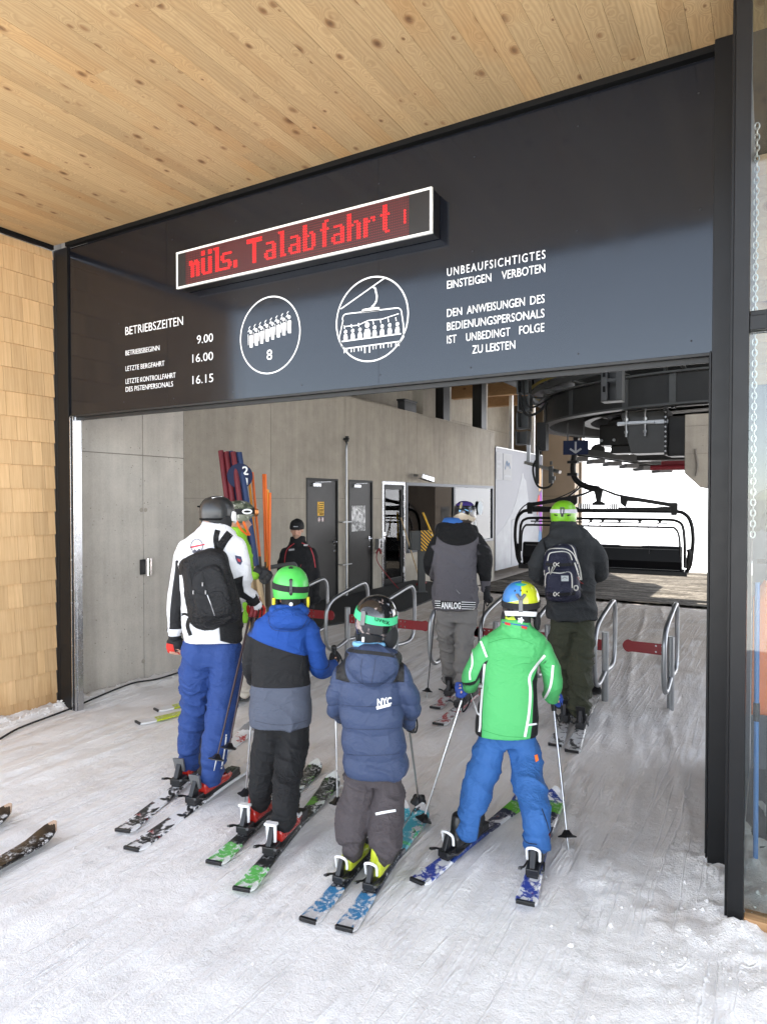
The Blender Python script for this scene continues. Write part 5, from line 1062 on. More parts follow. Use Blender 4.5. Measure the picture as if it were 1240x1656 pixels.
class Fig:
    """one person: pixel measurements at distance d become metres"""
    def __init__(s, d, foot_px): s.d = d; s.s = d/FPX; s.base = atd(foot_px[0], foot_px[1], d); s.base.z = 0; s.arms = []
    def P(s, x, y, dd=0): return atd(x, y, s.d+dd)
    def ring(s, y, xl, xr, k=.62, dd=0, n=28, e=2.4, tilt=0):
        c = s.P((xl+xr)/2, y, dd); a = (xr-xl)/2*s.s; b = a*k; out = []
        for i in range(n):
            t = 2*math.pi*i/n; cs, sn = math.cos(t), math.sin(t); q = lambda v: math.copysign(abs(v)**(2/e), v)
            out.append(c+CR*(a*q(cs))+CFH*(b*q(sn))+Vector((0, 0, tilt*b*sn)))
        return out
    def torso(s, mb, rows, k=.62, n=28, e=2.4): 
        rr = catmull([(r[0], r[1], r[2], r[3] if len(r) > 3 else k, r[4] if len(r) > 4 else 0) for r in rows], 3)
        mb.loft([s.ring(q[0], q[1], q[2], q[3], q[4], n, e) for q in rr]); return mb
    def limb(s, mb, pts, n=14, seg=5, sc=1.0, rad_sc=1.0):
        """pts (x, y, r_px, dd)"""
        q = [tuple(s.P(p[0], p[1], p[3] if len(p) > 3 else 0))+(p[2]*s.s*rad_sc,) for p in pts]; a, b = q[0], q[-1]
        q[-1] = tuple(Vector(q[-1][:3])+(Vector(q[-2][:3])-Vector(q[-1][:3])).normalized()*q[-1][3]*.7)+(q[-1][3],)
        c = catmull(q, seg); mb.tube([x[:3] for x in c], [max(float(x[3]), .004) for x in c], n)
        for w_ in (a, b): mb.ell(w_[:3], w_[3]*.98, None, 14, 8)
        return [Vector(x[:3]) for x in c]
    def uv(s, p):
        """garment-pattern coordinates (photo-pixel units) of world points"""
        r = p-np.array(CO); u = r@np.array(CR); w_ = r@np.array(CFH); 
        return 620+u/s.d*FPX, 828-((p[:, 2]-EYE)/s.d+math.tan(PITCH))*FPX, w_-s.d
def bvh_of(objs):
    V = []; Fc = []
    for o in objs:
        b = len(V); w_ = Vector(WLOC.get(o.name, (0, 0, 0))); V += [v.co+w_ for v in o.data.vertices]; Fc += [[b+i for i in p.vertices] for p in o.data.polygons]
    return BVHTree.FromPolygons(V, Fc)
def on_surface(bv, x, y, off=.003):
    r = ray(x, y).normalized(); h = bv.ray_cast(CO, r)
    if h[0] is None:
        h = bv.find_nearest(CO+r*4.0)
        return h[0]+h[1]*off
    return h[0]-r*off
def ribbon(parent, name, bv, pts, w_px, mat, off=.003, smooth=4, closed=False, thick=True):
    """band of cloth or print lying on a surface, along photo-pixel points"""
    P = [np.array(p[:2], float) for p in pts]; 
    if closed: P = P+[P[0]]
    q = catmull([tuple(p) for p in P], smooth) if smooth > 1 else P
    dense = [q[0]]
    for a, b in zip(q[:-1], q[1:]):
        n = max(1, int(np.hypot(*(b-a))/2.5))
        dense += [a+(b-a)*(k+1)/n for k in range(n)]
    k = len(dense); top = []; low = []
    for i, p in enumerate(dense):
        t = dense[min(i+1, k-1)]-dense[max(i-1, 0)]; t = t/max(np.hypot(*t), 1e-6); nn = np.array([-t[1], t[0]])*w_px/2
        for sg in (1, 0, -1): 
            a = on_surface(bv, p[0]+sg*nn[0], p[1]+sg*nn[1], off); top.append(a); low.append(on_surface(bv, p[0]+sg*nn[0], p[1]+sg*nn[1], -.001))
    mb = MB(); n = 3*k; F_ = []
    for i in range(k-1):
        for j in range(2):
            a = i*3+j; F_ += [(a, a+1, a+4, a+3), (n+a+3, n+a+4, n+a+1, n+a)]
        a = i*3; F_ += [(a+3, n+a+3, n+a, a), (a+2, n+a+2, n+a+5, a+5)]
    F_ += [(0, n, n+1, 1), (1, n+1, n+2, 2), (n-3, n-2, 2*n-2, 2*n-3), (n-2, n-1, 2*n-1, 2*n-2)]
    mb.add(top+low, F_); return child(mb, name, mat, parent, smooth=50)
def patch(parent, name, bv, poly, mat, off=.003, res=2.0):
    """flat piece of cloth or print lying on a surface, outline in photo pixels (fan of small quads)"""
    xs_ = [p[0] for p in poly]; ys_ = [p[1] for p in poly]; bm = bmesh.new(); vs = [bm.verts.new((x, y, 0)) for x, y in poly]; f = bm.faces.new(vs)
    for ax, lo, hi in ((0, min(xs_), max(xs_)), (1, min(ys_), max(ys_))):
        n = max(1, int((hi-lo)/res))
        for i in range(1, n):
            co = [0, 0, 0]; no = [0, 0, 0]; co[ax] = lo+(hi-lo)*i/n; no[ax] = 1
            bmesh.ops.bisect_plane(bm, geom=bm.verts[:]+bm.edges[:]+bm.faces[:], plane_co=co, plane_no=no)
    bm.verts.index_update(); n = len(bm.verts); P = [(v.co.x, v.co.y) for v in bm.verts]; top = [on_surface(bv, x, y, off) for x, y in P]; low = [on_surface(bv, x, y, -.001) for x, y in P]
    F_ = [tuple(v.index for v in fc.verts) for fc in bm.faces]; F2 = [tuple(n+i for i in f_[::-1]) for f_ in F_]
    side = [(e.verts[0].index, e.verts[1].index, n+e.verts[1].index, n+e.verts[0].index) for e in bm.edges if len(e.link_faces) == 1]; bm.free()
    mb = MB(); mb.add(top+low, F_+F2+side); return child(mb, name, mat, parent, smooth=50)
def print_text(parent, bv, txt, x0, x1, yb, cap, mat, bold=.02, off=.003, skew=0, flip=False, name='lettering'):
    cu = bpy.data.curves.new('txt', 'FONT'); cu.body = txt; cu.offset = bold; cu.resolution_u = 2; ob = bpy.data.objects.new('txt', cu); COL.objects.link(ob)
    dg = bpy.context.evaluated_depsgraph_get(); dg.update(); me = bpy.data.meshes.new_from_object(ob.evaluated_get(dg)); bpy.data.objects.remove(ob); bpy.data.curves.remove(cu)
    co = get_co(me); mx, Mx = co[:, 0].min(), co[:, 0].max(); 
    for v, c in zip(me.vertices, co):
        t = (c[0]-mx)/(Mx-mx); hgt = c[1]/.729
        if flip: t = 1-t; hgt = 1-hgt
        v.co = on_surface(bv, x0+(x1-x0)*t, yb-hgt*cap+skew*t, off)-Vector(WLOC[parent.name])
    me.materials.clear(); me.materials.append(mat); o = bpy.data.objects.new(name, me); COL.objects.link(o); o.parent = parent; return o
# ------------------------------------------------------------------ heads, hands
SKIN = None
def skin_mat():
    m, t, b = newmat('skin'); N = NT(t); co = N.obj(); c = N.mix(N.math('MULTIPLY', N.noise(co, 30, 4), .5), (.58, .33, .23), (.46, .23, .16)); 
    for a, col in (('lip', (.36, .12, .10)), ('brow', (.10, .06, .04)), ('eye', (.05, .04, .035)), ('stubble', (.30, .19, .14))):
        c = N.mix(N.math('MULTIPLY', N.ramp(N.attr(a), 0, -.003), .85), c, col)
    N.l(c, b.inputs['Base Color']); b.inputs['Roughness'].default_value = .5; b.inputs['Subsurface Weight'].default_value = .08; b.inputs['Subsurface Radius'].default_value = (.01, .004, .002); return m
def basis(fwd, up=(0, 0, 1)):
    f = Vector(fwd).normalized(); u = Vector(up).normalized(); r = f.cross(u).normalized(); u = r.cross(f).normalized(); return Matrix((r, f, u)).transposed()
def head_shell(mb, c, B, H):
    """H = chin-to-crown height; c = head centre; B columns right, forward, up"""
    q = lambda x, y, z: Vector(c)+B @ Vector((x*H, y*H, z*H))
    mb.ell(q(0, -.05, .14), (.335*H, .42*H, .36*H), B, 22, 14); mb.ell(q(0, .10, -.16), (.26*H, .30*H, .33*H), B, 20, 12); mb.ell(q(0, .22, -.36), (.15*H, .14*H, .13*H), B, 14, 8)
    mb.tube([q(0, .385, .08), q(0, .425, -.02), q(0, .475, -.10), q(0, .40, -.135)], [.028*H, .042*H, .058*H, .05*H], 10); mb.ell(q(0, .35, .13), (.22*H, .05*H, .035*H), B, 12, 8)
    for s in (-1, 1):
        mb.ell(q(s*.335, -.04, -.02), (.035*H, .075*H, .125*H), B, 12, 8); mb.ell(q(s*.17, .30, -.09), (.10*H, .08*H, .08*H), B, 12, 8)
    mb.ell(q(0, .375, -.225), (.085*H, .04*H, .028*H), B, 12, 8); mb.ell(q(0, .365, -.265), (.075*H, .04*H, .03*H), B, 12, 8)
    mb.tube([q(0, -.06, -.25), q(0, -.10, -.75)], [.20*H, .23*H], 14)
def face_zones(c, B, H):
    Bi = np.array(B.transposed()); cc = np.array(c)
    loc = lambda p: ((p-cc)@Bi.T)/H
    def el(x0, z0, a, b, ymin=.2, two=False):
        def f(p):
            l_ = loc(p); x = np.abs(l_[:, 0]) if two else l_[:, 0]; d = np.sqrt(((x-x0)/a)**2+((l_[:, 2]-z0)/b)**2)-1; return np.where(l_[:, 1] > ymin, d*min(a, b)*H, 1.)
        return f
    return {'lip': el(0, -.245, .095, .03), 'brow': el(.155, .105, .085, .018, two=True), 'eye': el(.15, .025, .05, .022, two=True), 'stubble': el(0, -.36, .24, .16, .0)}
def hand_shell(mb, wrist, d, palm_n, L, curl=.6, rsc=1.0, thumb=1):
    """palm with four bent fingers and a thumb leaving the side of the palm; d points to the fingers"""
    B = basis(d, palm_n); w0 = Vector(wrist); q = lambda x, y, z: w0+B @ Vector((x*L, y*L, z*L)); r = .052*L*rsc*1.15
    mb.loft([[q(math.cos(t)*a, y, math.sin(t)*b) for t in [2*math.pi*i/14 for i in range(14)]] for y, a, b in ((-.12, .15*rsc, .12*rsc), (0, .16*rsc, .115*rsc), (.2, .215*rsc, .10*rsc), (.42, .225*rsc, .09*rsc), (.50, .19*rsc, .07*rsc))])
    for i, (x, ln) in enumerate(((-.165, .40), (-.056, .47), (.056, .44), (.16, .34))):
        p = Vector((x, .46, 0)); a = .15; pts = [q(*p)]; rr_ = [r*1.08]
        for seg, f in enumerate((.45, .31, .24)):
            a += curl*(.9 if seg == 0 else 1.15); p = p+Vector((x*.06, math.cos(a)*ln*f, -math.sin(a)*ln*f)); pts.append(q(*p)); rr_.append(r*(1.0-.1*seg))
        mb.curve(pts, rr_, 10, 3); mb.ell(pts[-1], rr_[-1], None, 10, 6)
    s = thumb; pts = [q(s*.17, .10, -.02), q(s*.28, .24, -.08), q(s*.30, .38, -.16), q(s*.24, .50, -.22)]; mb.curve(pts, [r*1.25, r*1.2, r*1.08, r*.95], 10, 3); mb.ell(pts[-1], r*.95, None, 10, 6)
def glove(parent, fig, wrist, d, palm_n, L, mat, curl=.7, thumb=1, cuff=None, zones=None):
    mb = MB(); hand_shell(mb, wrist, d, palm_n, L, curl, 1.28, thumb); w0 = Vector(wrist); dv = Vector(d).normalized()
    mb.tube([w0-dv*L*.30, w0-dv*L*.1, w0+dv*L*.05], [.22*L, .21*L, .19*L], 14)
    o = child(mb, 'glove', mat, parent); b = WLOC[o.name]; return sculpt(o, .0055, 2, folds(30, 30, .0015, 4), zones, b)
def person_body(name, fig, head_c, head_f, H, rows, limbs, hands, label, up=(0, 0, 1), lean=(0, 0, 0)):
    global SKIN
    if SKIN is None: SKIN = skin_mat()
    B = basis(head_f, up); mb = MB(); head_shell(mb, head_c, B, H)
    fig.torso(mb, [(r[0], r[1]+(r[2]-r[1])*.14, r[2]-(r[2]-r[1])*.14)+tuple(r[3:]) for r in rows], k=.5)
    q = head_c+B @ Vector((0, -.10*H, -.72*H)); top = fig.P((rows[-1][1]+rows[-1][2])/2, rows[-1][0], rows[-1][4] if len(rows[-1]) > 4 else 0)
    mb.tube([q+Vector((0, 0, .2*H)), q, top.lerp(q, .4), top-Vector((0, 0, .06))], [.2*H, .22*H, .26*H, .34*H], 14)
    for pts, sc in limbs: fig.limb(mb, pts, rad_sc=sc)
    for h in hands: hand_shell(mb, *h)
    o = mb.build(name, SKIN, None, origin=tuple(fig.base)); reg(o); sculpt(o, .0085, 2, None, face_zones(head_c, B, H), fig.base)
    tag(o, label, 'person', 'people at the lift entrance'); return o
# ------------------------------------------------------------------ helmets
def helmet(parent, c, fwd, size, mat, up=(0, 0, 1), cut=(.42, -.52, -.30), zones=None, vent=None, name='helmet'):
    """shell with front brim height, ear depth and nape height given as fractions of the height radius"""
    B = basis(fwd, up); a, b, h = size; c = Vector(c); nu, nv = 48, 20; outer = []; inner = []
    for j in range(nv+1):
        for i in range(nu):
            ph = 2*math.pi*i/nu; fy = math.cos(ph); sd = abs(math.sin(ph))
            edge = (cut[0] if fy > 0 else cut[2])*abs(fy)**1.5+cut[1]*(1-abs(fy)**1.5); zc_ = 1-(1-edge)*(j/nv)**1.15
            zc_ = max(min(zc_, 1), -.97); r = math.sqrt(max(0, 1-abs(zc_)**2.3))**(.93) if zc_ >= 0 else math.sqrt(max(0, 1-(abs(zc_)*.78)**2.0))
            p = Vector((math.sin(ph)*r*a, math.cos(ph)*r*b, zc_*h)); flare = 1+.02*(j/nv)**8
            outer.append(c+B @ Vector((p.x*flare, p.y*flare, p.z))); inner.append(c+B @ (p*.87+Vector((0, 0, .02*h))))
    n = len(outer); f = []
    for j in range(nv):
        for i in range(nu):
            q = (j*nu+i, j*nu+(i+1) % nu, (j+1)*nu+(i+1) % nu, (j+1)*nu+i); f += [q, tuple(n+k for k in q[::-1])]
    f += [(nv*nu+i, nv*nu+(i+1) % nu, n+nv*nu+(i+1) % nu, n+nv*nu+i) for i in range(nu)]
    mb = MB(); mb.add(outer+inner, f); o = child(mb, name, mat, parent, smooth=60)
    s = o.modifiers.new('sub', 'SUBSURF'); s.levels = 1; s.render_levels = 1
    if zones:
        me = o.data; co = get_co(me)+np.array(WLOC[o.name]); l_ = ((co-np.array(c))@np.array(B))/np.array([a, b, h])
        for k, fn in zones.items():
            at = me.attributes.new(k, 'FLOAT', 'POINT'); at.data.foreach_set('value', np.asarray(fn(l_), 'f'))
    o['_c'] = 0; del o['_c']
    return o, B
def helmet_mat(name, base, zones=(), rough=.3, noise_cols=None, coat=.3):
    m, t, b = newmat(name); N = NT(t); c = N.n('RGB'); c.outputs[0].default_value = tuple(base)+(1,); c = c.outputs[0]; co = N.obj()
    if noise_cols:
        for k, (col, lo, hi, sc) in enumerate(noise_cols): c = N.mix(N.ramp(N.noise(N.scale(co, (1, 1, 1), (k*3.1, 0, 0)), sc, 3, .6), lo, hi), c, col)
    for at, col in zones: c = N.mix(N.ramp(N.attr(at), .012, -.012), c, col)
    N.l(N.mix(1, c, N.math('MULTIPLY_ADD', N.noise(co, 20, 4), .16, .92), 'MULTIPLY'), b.inputs['Base Color']); b.inputs['Roughness'].default_value = rough; b.inputs['Coat Weight'].default_value = coat; return m
def band(parent, hm, c, B, size, z0, z1, a0, a1, mat, tilt=0.0, off=1.035, name='goggle_strap'):
    """strap round a helmet, azimuth 0 = back, positive to the right"""
    a, b, h = size; mb = MB(); n = 40; vs = []
    for i in range(n+1):
        ph = rad(a0+(a1-a0)*i/n); x, y = math.sin(ph), -math.cos(ph)
        for zz in (z0, z1):
            z_ = zz+tilt*x
            r = math.sqrt(max(0, 1-abs(z_)**2.3))**.93 if z_ >= 0 else math.sqrt(max(0, 1-(abs(z_)*.78)**2))
            for o_ in (off, .99): vs.append(Vector(c)+B @ Vector((x*r*a*o_, y*r*b*o_, z_*h*(1+(o_-1)*.3))))
    f = []
    for i in range(n):
        k = i*4; f += [(k, k+4, k+6, k+2), (k+1, k+3, k+7, k+5), (k, k+1, k+5, k+4), (k+2, k+6, k+7, k+3)]
    f += [(0, 2, 3, 1), (n*4, n*4+1, n*4+3, n*4+2)]
    mb.add(vs, f); return child(mb, name, mat, parent, smooth=50)
# ------------------------------------------------------------------ boots, skis, poles
def boot(parent, heel, fwd, L, mat, mat2, lean=.22, cuff_h=.0):
    """rigid ski boot; heel = back of the sole on the ski"""
    f = Vector((fwd[0], fwd[1], 0)).normalized(); B = basis(f); h = Vector(heel); q = lambda x, y, z: h+B @ Vector((x*L, y*L, z*L)); mb = MB()
    sec = [(-.02, .13, .0, .26), (.10, .15, .0, .34), (.32, .155, .0, .36), (.55, .165, .0, .27), (.80, .165, .0, .20), (.98, .12, .02, .14), (1.03, .08, .03, .10)]
    mb.loft([[q(w_*math.copysign(abs(math.cos(t))**.6, math.cos(t)), y, z0+(z1-z0)*(.5+.5*math.copysign(abs(math.sin(t))**.6, math.sin(t)))) for t in [2*math.pi*i/16 for i in range(16)]] for y, w_, z0, z1 in sec])
    mb.loft([[q(.155*sc*math.cos(t), y0+.20*sc*math.sin(t), z_) for t in [2*math.pi*i/18 for i in range(18)]] for z_, y0, sc in ((.22, .20, .98), (.40, .22, .95), (.52, .24, .94), (.62, .26, .90), (.64, .27, .82))])
    o = child(mb, 'boot', mat, parent); sculpt(o, .0085, 1, None)
    s = MB(); s.loft([[q(w_*sx, y, z_) for sx, z_ in ((-1, -.005), (1, -.005), (1, .055), (-1, .055))] for y, w_ in ((-.04, .11), (.1, .135), (.6, .15), (.95, .12), (1.06, .09))]); child(s, 'sole', M['black_plastic'], o)
    for y, z_ in ((.27, .46), (.50, .31), (.70, .24)):
        s = MB(); s.curve([q(-.17, y+.02, z_-.03), q(-.10, y+.16*(z_ > .4)+.03, z_+.02), q(.10, y+.16*(z_ > .4)+.03, z_+.02), q(.175, y+.02, z_-.03)], .022*L, 6, 4); s.box(q(.175, y+.04, z_), (.03*L, .16*L, .05*L), B); child(s, 'buckle', mat2, o)
    return o
def ski_mat(name, cols, snow=.5, top=(.82, .82, .83)):
    """cols: list of (y0, y1, colour) as fractions of length, plus flecks of snow stuck to the top"""
    m, t, b = newmat(name); N = NT(t); co = N.obj(); sp = N.n('SeparateXYZ'); N.l(co, sp.inputs[0]); u = N.attr('along'); c = N.n('RGB'); c.outputs[0].default_value = top+(1,); c = c.outputs[0]
    wob = N.math('MULTIPLY_ADD', N.noise(co, 14, 4), .10, -.05)
    for k, (y0, y1, col, lo, sc) in enumerate(cols):
        uu = N.math('ADD', u, wob); inz = N.math('MULTIPLY', N.math('GREATER_THAN', uu, y0), N.math('LESS_THAN', uu, y1))
        pat = N.ramp(N.noise(N.scale(co, (1, .7, 1), (k*2.3, k*1.7, 0)), sc, 4, .6, dist=.6), lo, lo+.03)
        c = N.mix(N.math('MULTIPLY', inz, pat), c, col)
    f = N.noise(co, 55, 5, .7); f2 = N.noise(co, 9, 4, .6); sn = N.math('MULTIPLY', N.ramp(f, .52, .60), N.ramp(f2, .62-.3*snow, .80-.3*snow)); c = N.mix(sn, c, (.85, .85, .86))
    N.l(c, b.inputs['Base Color']); N.l(N.math('MULTIPLY_ADD', sn, .5, .28), b.inputs['Roughness']); N.l(N.bump(N.math('ADD', sn, N.math('MULTIPLY', f, .2)), .6, .006), b.inputs['Normal']); return m
def ski(tail, tip, W, mat, label, group, boot_at, binding, zoff=.0):
    """tail and tip are ground points; boot_at = fraction where the boot heel stands"""
    t0, t1 = Vector((tail[0], tail[1], 0)), Vector((tip[0], tip[1], 0)); L_ = (t1-t0).length; ang = math.atan2(-(t1-t0).x, (t1-t0).y); cz = max(gz(t0.x, t0.y), gz(t1.x, t1.y), gz(*((t0+t1)/2).xy), gz(*(t0.lerp(t1, .25)).xy))+.004+zoff
    n = 46; vs = []; rows = []
    for i in range(n+1):
        u = i/n; y = u*L_; wd = W*(1.0-.36*math.sin(math.pi*min(max((u-.02)/.92, 0), 1))**1.0)*(1.12 if u > .55 else 1.0)
        if u > .93: wd *= math.sqrt(max(.02, 1-((u-.93)/.07)**2.2))
        if u < .025: wd *= .80+.2*u/.025
        z = .0; 
        if u > .90: z += .055*((u-.90)/.10)**1.8
        if u < .03: z += .008*(1-u/.03)
        th = .012+.006*math.exp(-((u-.45)/.2)**2)
        rows.append([(-wd/2, y, z), (wd/2, y, z), (wd/2, y, z+th*.55), (wd/2*.86, y, z+th), (-wd/2*.86, y, z+th), (-wd/2, y, z+th*.55)])
    mb = MB(); mb.loft([[Vector(p) for p in r] for r in rows]); o = mb.build('ski', mat, None, smooth=35); me = o.data
    co = get_co(me); at = me.attributes.new('along', 'FLOAT', 'POINT'); at.data.foreach_set('value', (co[:, 1]/L_).astype('f'))
    o.location = (t0.x, t0.y, cz); o.rotation_euler = (0, 0, ang); tag(o, label, 'ski', group); reg(o)
    b0 = boot_at*L_; kind, bl, c1, c2 = binding
    if kind:
        k = bl/.30; bd = MB(); zt = .020
        bd.bx(-.032*k, .032*k, b0-.10*k, b0+bl+.10*k, zt-.004, zt+.012*k); bd.bx(-.036*k, .036*k, b0-.11*k, b0-.02*k, zt+.0121*k, zt+.05*k); bd.bx(-.03*k, .03*k, b0-.03*k, b0+.0, zt+.0121*k, zt+.035*k)
        bd.bar((0, b0-.085*k, zt+.04*k), (0, b0-.035*k, zt+.13*k), .055*k, .03*k, (1, 0, 0)); bo = bd.build('binding', c1, o, bevel=.004)
        tp = MB(); y1 = b0+bl; tp.bx(-.034*k, .034*k, y1+.0, y1+.09*k, zt+.0121*k, zt+.05*k); tp.bar((-.028*k, y1-.012*k, zt+.035*k), (-.02*k, y1+.05*k, zt+.045*k), .018*k, .03*k); tp.bar((.028*k, y1-.012*k, zt+.035*k), (.02*k, y1+.05*k, zt+.045*k), .018*k, .03*k); tp.build('toe_piece', c1, bo, bevel=.004)
        lv = MB()
        if kind == 'loop': lv.curve([(-.034*k, b0-.045*k, zt+.07*k), (-.036*k, b0-.055*k, zt+.12*k), (-.030*k, b0-.07*k, zt+.145*k), (0, b0-.075*k, zt+.155*k), (.030*k, b0-.07*k, zt+.145*k), (.036*k, b0-.055*k, zt+.12*k), (.034*k, b0-.045*k, zt+.07*k)], .0088*k, 8, 4)
        elif kind == 'fork':
            lv.bar((-.02*k, b0-.06*k, zt+.06*k), (-.024*k, b0-.065*k, zt+.155*k), .016*k, .016*k); lv.bar((.02*k, b0-.06*k, zt+.06*k), (.024*k, b0-.065*k, zt+.155*k), .016*k, .016*k); lv.bx(-.036*k, .036*k, b0-.085*k, b0-.045*k, zt+.155*k, zt+.17*k)
        else:
            lv.add([(-.032*k, b0-.05*k, zt+.08*k), (.032*k, b0-.05*k, zt+.08*k), (.038*k, b0-.075*k, zt+.17*k), (-.038*k, b0-.075*k, zt+.17*k), (-.028*k, b0-.025*k, zt+.08*k), (.028*k, b0-.025*k, zt+.08*k), (.03*k, b0-.05*k, zt+.165*k), (-.03*k, b0-.05*k, zt+.165*k)], [(0,1,2,3), (7,6,5,4), (0,4,5,1), (1,5,6,2), (2,6,7,3), (3,7,4,0)])
        lv.build('heel_lever', c2, bo, smooth=True, bevel=.003)
        br_ = MB()
        for s in (-1, 1): br_.curve([(s*.045*k, b0+.06*k, zt+.01), (s*.055*k, b0-.03*k, zt+.015), (s*.058*k, b0-.10*k, zt+.05*k), (s*.062*k, b0-.14*k, zt+.062*k)], .0065*k, 6, 3); br_.bar((s*.06*k, b0-.105*k, zt+.05*k), (s*.062*k, b0-.15*k, zt+.066*k), .016*k, .012*k)
        br_.build('brake', M['black_plastic'], bo)
    ed = MB(); tl = [( -W*.42, .002, .010), (W*.42, .002, .010)]; ed.bx(-W*.41, W*.41, -.004, .012, .004, .0215); ed.build('tail_cap', M['black_plastic'], o, bevel=.002)
    return o, cz
def ski_pole(tip, top, mats, label, group, r=.0075, basket=.045, grip=.12, strap=True, tipcol=None):
    a, b = Vector(tip), Vector(top); d = b-a; L_ = d.length; root = empty('ski_pole', a); root.rotation_mode = 'QUATERNION'; root.rotation_quaternion = Vector((0, 0, 1)).rotation_difference(d.normalized())
    sh, gm, bm_ = mats
    mb = MB(); mb.tube([(0, 0, .07), (0, 0, L_*.55), (0, 0, L_-grip)], [r*.62, r*.95, r*1.0], 10); mb.build('shaft', sh, root, smooth=True)
    mb = MB(); mb.tube([(0, 0, .0), (0, 0, .03), (0, 0, .07)], [.002, .004, .006], 8); mb.build('spike', tipcol or M['galv'], root, smooth=True)
    mb = MB(); n = 20; ring = lambda rr_, z_: [(rr_*(1+.12*math.cos(5*2*math.pi*i/n))*math.cos(2*math.pi*i/n), rr_*(1+.12*math.cos(5*2*math.pi*i/n))*math.sin(2*math.pi*i/n), z_) for i in range(n)]
    mb.loft([ring(.010, .062), ring(basket*.6, .066), ring(basket, .060), ring(basket, .066), ring(basket*.6, .074), ring(.012, .095)]); mb.build('basket', bm_, root, smooth=True)
    mb = MB(); mb.curve([(0, 0, L_-grip), (0, .003, L_-grip*.6), (0, 0, L_-grip*.25), (0, 0, L_)], [r*1.9, r*2.1, r*1.9, r*2.4], 10, 4); mb.ell((0, 0, L_), r*2.6, None, 10, 6); go = mb.build('grip', gm, root, smooth=True)
    if strap: mb = MB(); mb.curve([(0, .01, L_-.01), (.03, .03, L_-.06), (.035, .03, L_-.13), (.02, .02, L_-.18), (.0, .02, L_-.12), (0, .015, L_-.02)], .005, 6, 4); mb.build('wrist_strap', M['cloth_black'], go)
    return tag(root, label, 'ski pole', group)
# ================================================================== THE PEOPLE (measured in the photograph, built round)
def view_dir(P_): v = Vector((P_.x, P_.y, 0)); return v.normalized()
def turn(v, deg): return Matrix.Rotation(rad(-deg), 3, 'Z') @ Vector(v)          # + turns to the right
def plane_uv(fig): return lambda p: fig.uv(p)
def below(fig, y0): return lambda p: (y0-fig.uv(p)[1])*fig.s
TR = folds(9, 15, .016, 1, .6)
def trousers(name, fig, parent, legs, waist, mat, vox=.009, amp=1.0, zones=None, seed=0, gait=None):
    mb = MB(); fig.torso(mb, [(w_[0], w_[1]+(w_[2]-w_[1])*.06, w_[2]-(w_[2]-w_[1])*.06) for w_ in waist], k=.50)
    for l_ in legs: fig.limb(mb, l_)
    o = child(mb, name, mat, parent); fo = folds(9, 15, .017*amp, 1+seed, .55)
    return sculpt(o, vox, 3, fo, zones, WLOC[o.name])
def jacket(fig, parent, rows, arms, mat, vox=.009, k=.62, extra=None, disp=None, zones=None, smooth=3, name='jacket', e=2.4):
    mb = MB(); rows = [(r[0], r[1], r[2], k+(.10 if i < 2 else .05 if i == 2 else 0)) for i, r in enumerate(rows)]; fig.torso(mb, rows, k=k, e=e)
    fig.arms = [fig.limb(mb, a) for a in arms]
    if extra: extra(mb)
    o = child(mb, name, mat, parent); return sculpt(o, vox, smooth, disp or folds(7, 10, .012, 2, .5), zones, WLOC[o.name])
def hood(fig, mb, pts):
    """folded hood lying on the back: pts (x, y, rx, ry, depth, dd)"""
    for x, y, rx, ry, dz, dd in pts: mb.ell(fig.P(x, y, dd), (rx*fig.s, dz, ry*fig.s), Matrix((CR, CFH, _Z)).transposed(), 22, 14)
# ------------------------------------------------------------------ 1 man in the white jacket with black backpack
f1 = Fig(4.2, (345, 1285)); P = f1.P; fw = view_dir(f1.base)
rows = [(1036, 300, 391), (1000, 297, 392), (950, 293, 391), (905, 289, 392), (880, 292, 388), (866, 306, 382), (854, 322, 374), (842, 330, 368)]
arms = [[(301, 886, 15, 0), (290, 930, 14, .02), (285, 975, 13, .02), (283, 1028, 11, .05)], [(381, 884, 17, 0), (391, 925, 16.5, .0), (390, 952, 14, .02), (405, 966, 11.5, .05), (413, 979, 10.5, .07)]]
legs = [[(320, 1050, 28, 0), (318, 1090, 26, .02), (316, 1150, 24, .05), (308, 1200, 20, .02), (306, 1228, 19.5, 0)], [(366, 1050, 28, 0), (364, 1100, 25, .02), (357, 1160, 22, .05), (345, 1215, 20, .02), (341, 1250, 20, 0)]]
legs = [legfix(f1, legs[0], (292, 1257)), legfix(f1, legs[1], (327, 1287))]
hc1 = P(351, 838, .03); hf1 = turn(fw, 52)
l_w, r_w = P(283, 1030, .05), P(411, 974, .06)
wht = person_body('person', f1, hc1-Vector((0, 0, .02)), hf1, .215, rows, [(arms[0], .62), (arms[1], .62), (legs[0], .6), (legs[1], .6)], [(l_w, (0, 0, -1), CFH*-1, .185, .7, 1.0, -1), (r_w, (CR*.2+CFH*.6-_Z*.55), _Z, .185, 1.1, 1.0, -1)], 'tall person in white jacket and blue trousers with a black backpack, looking right')
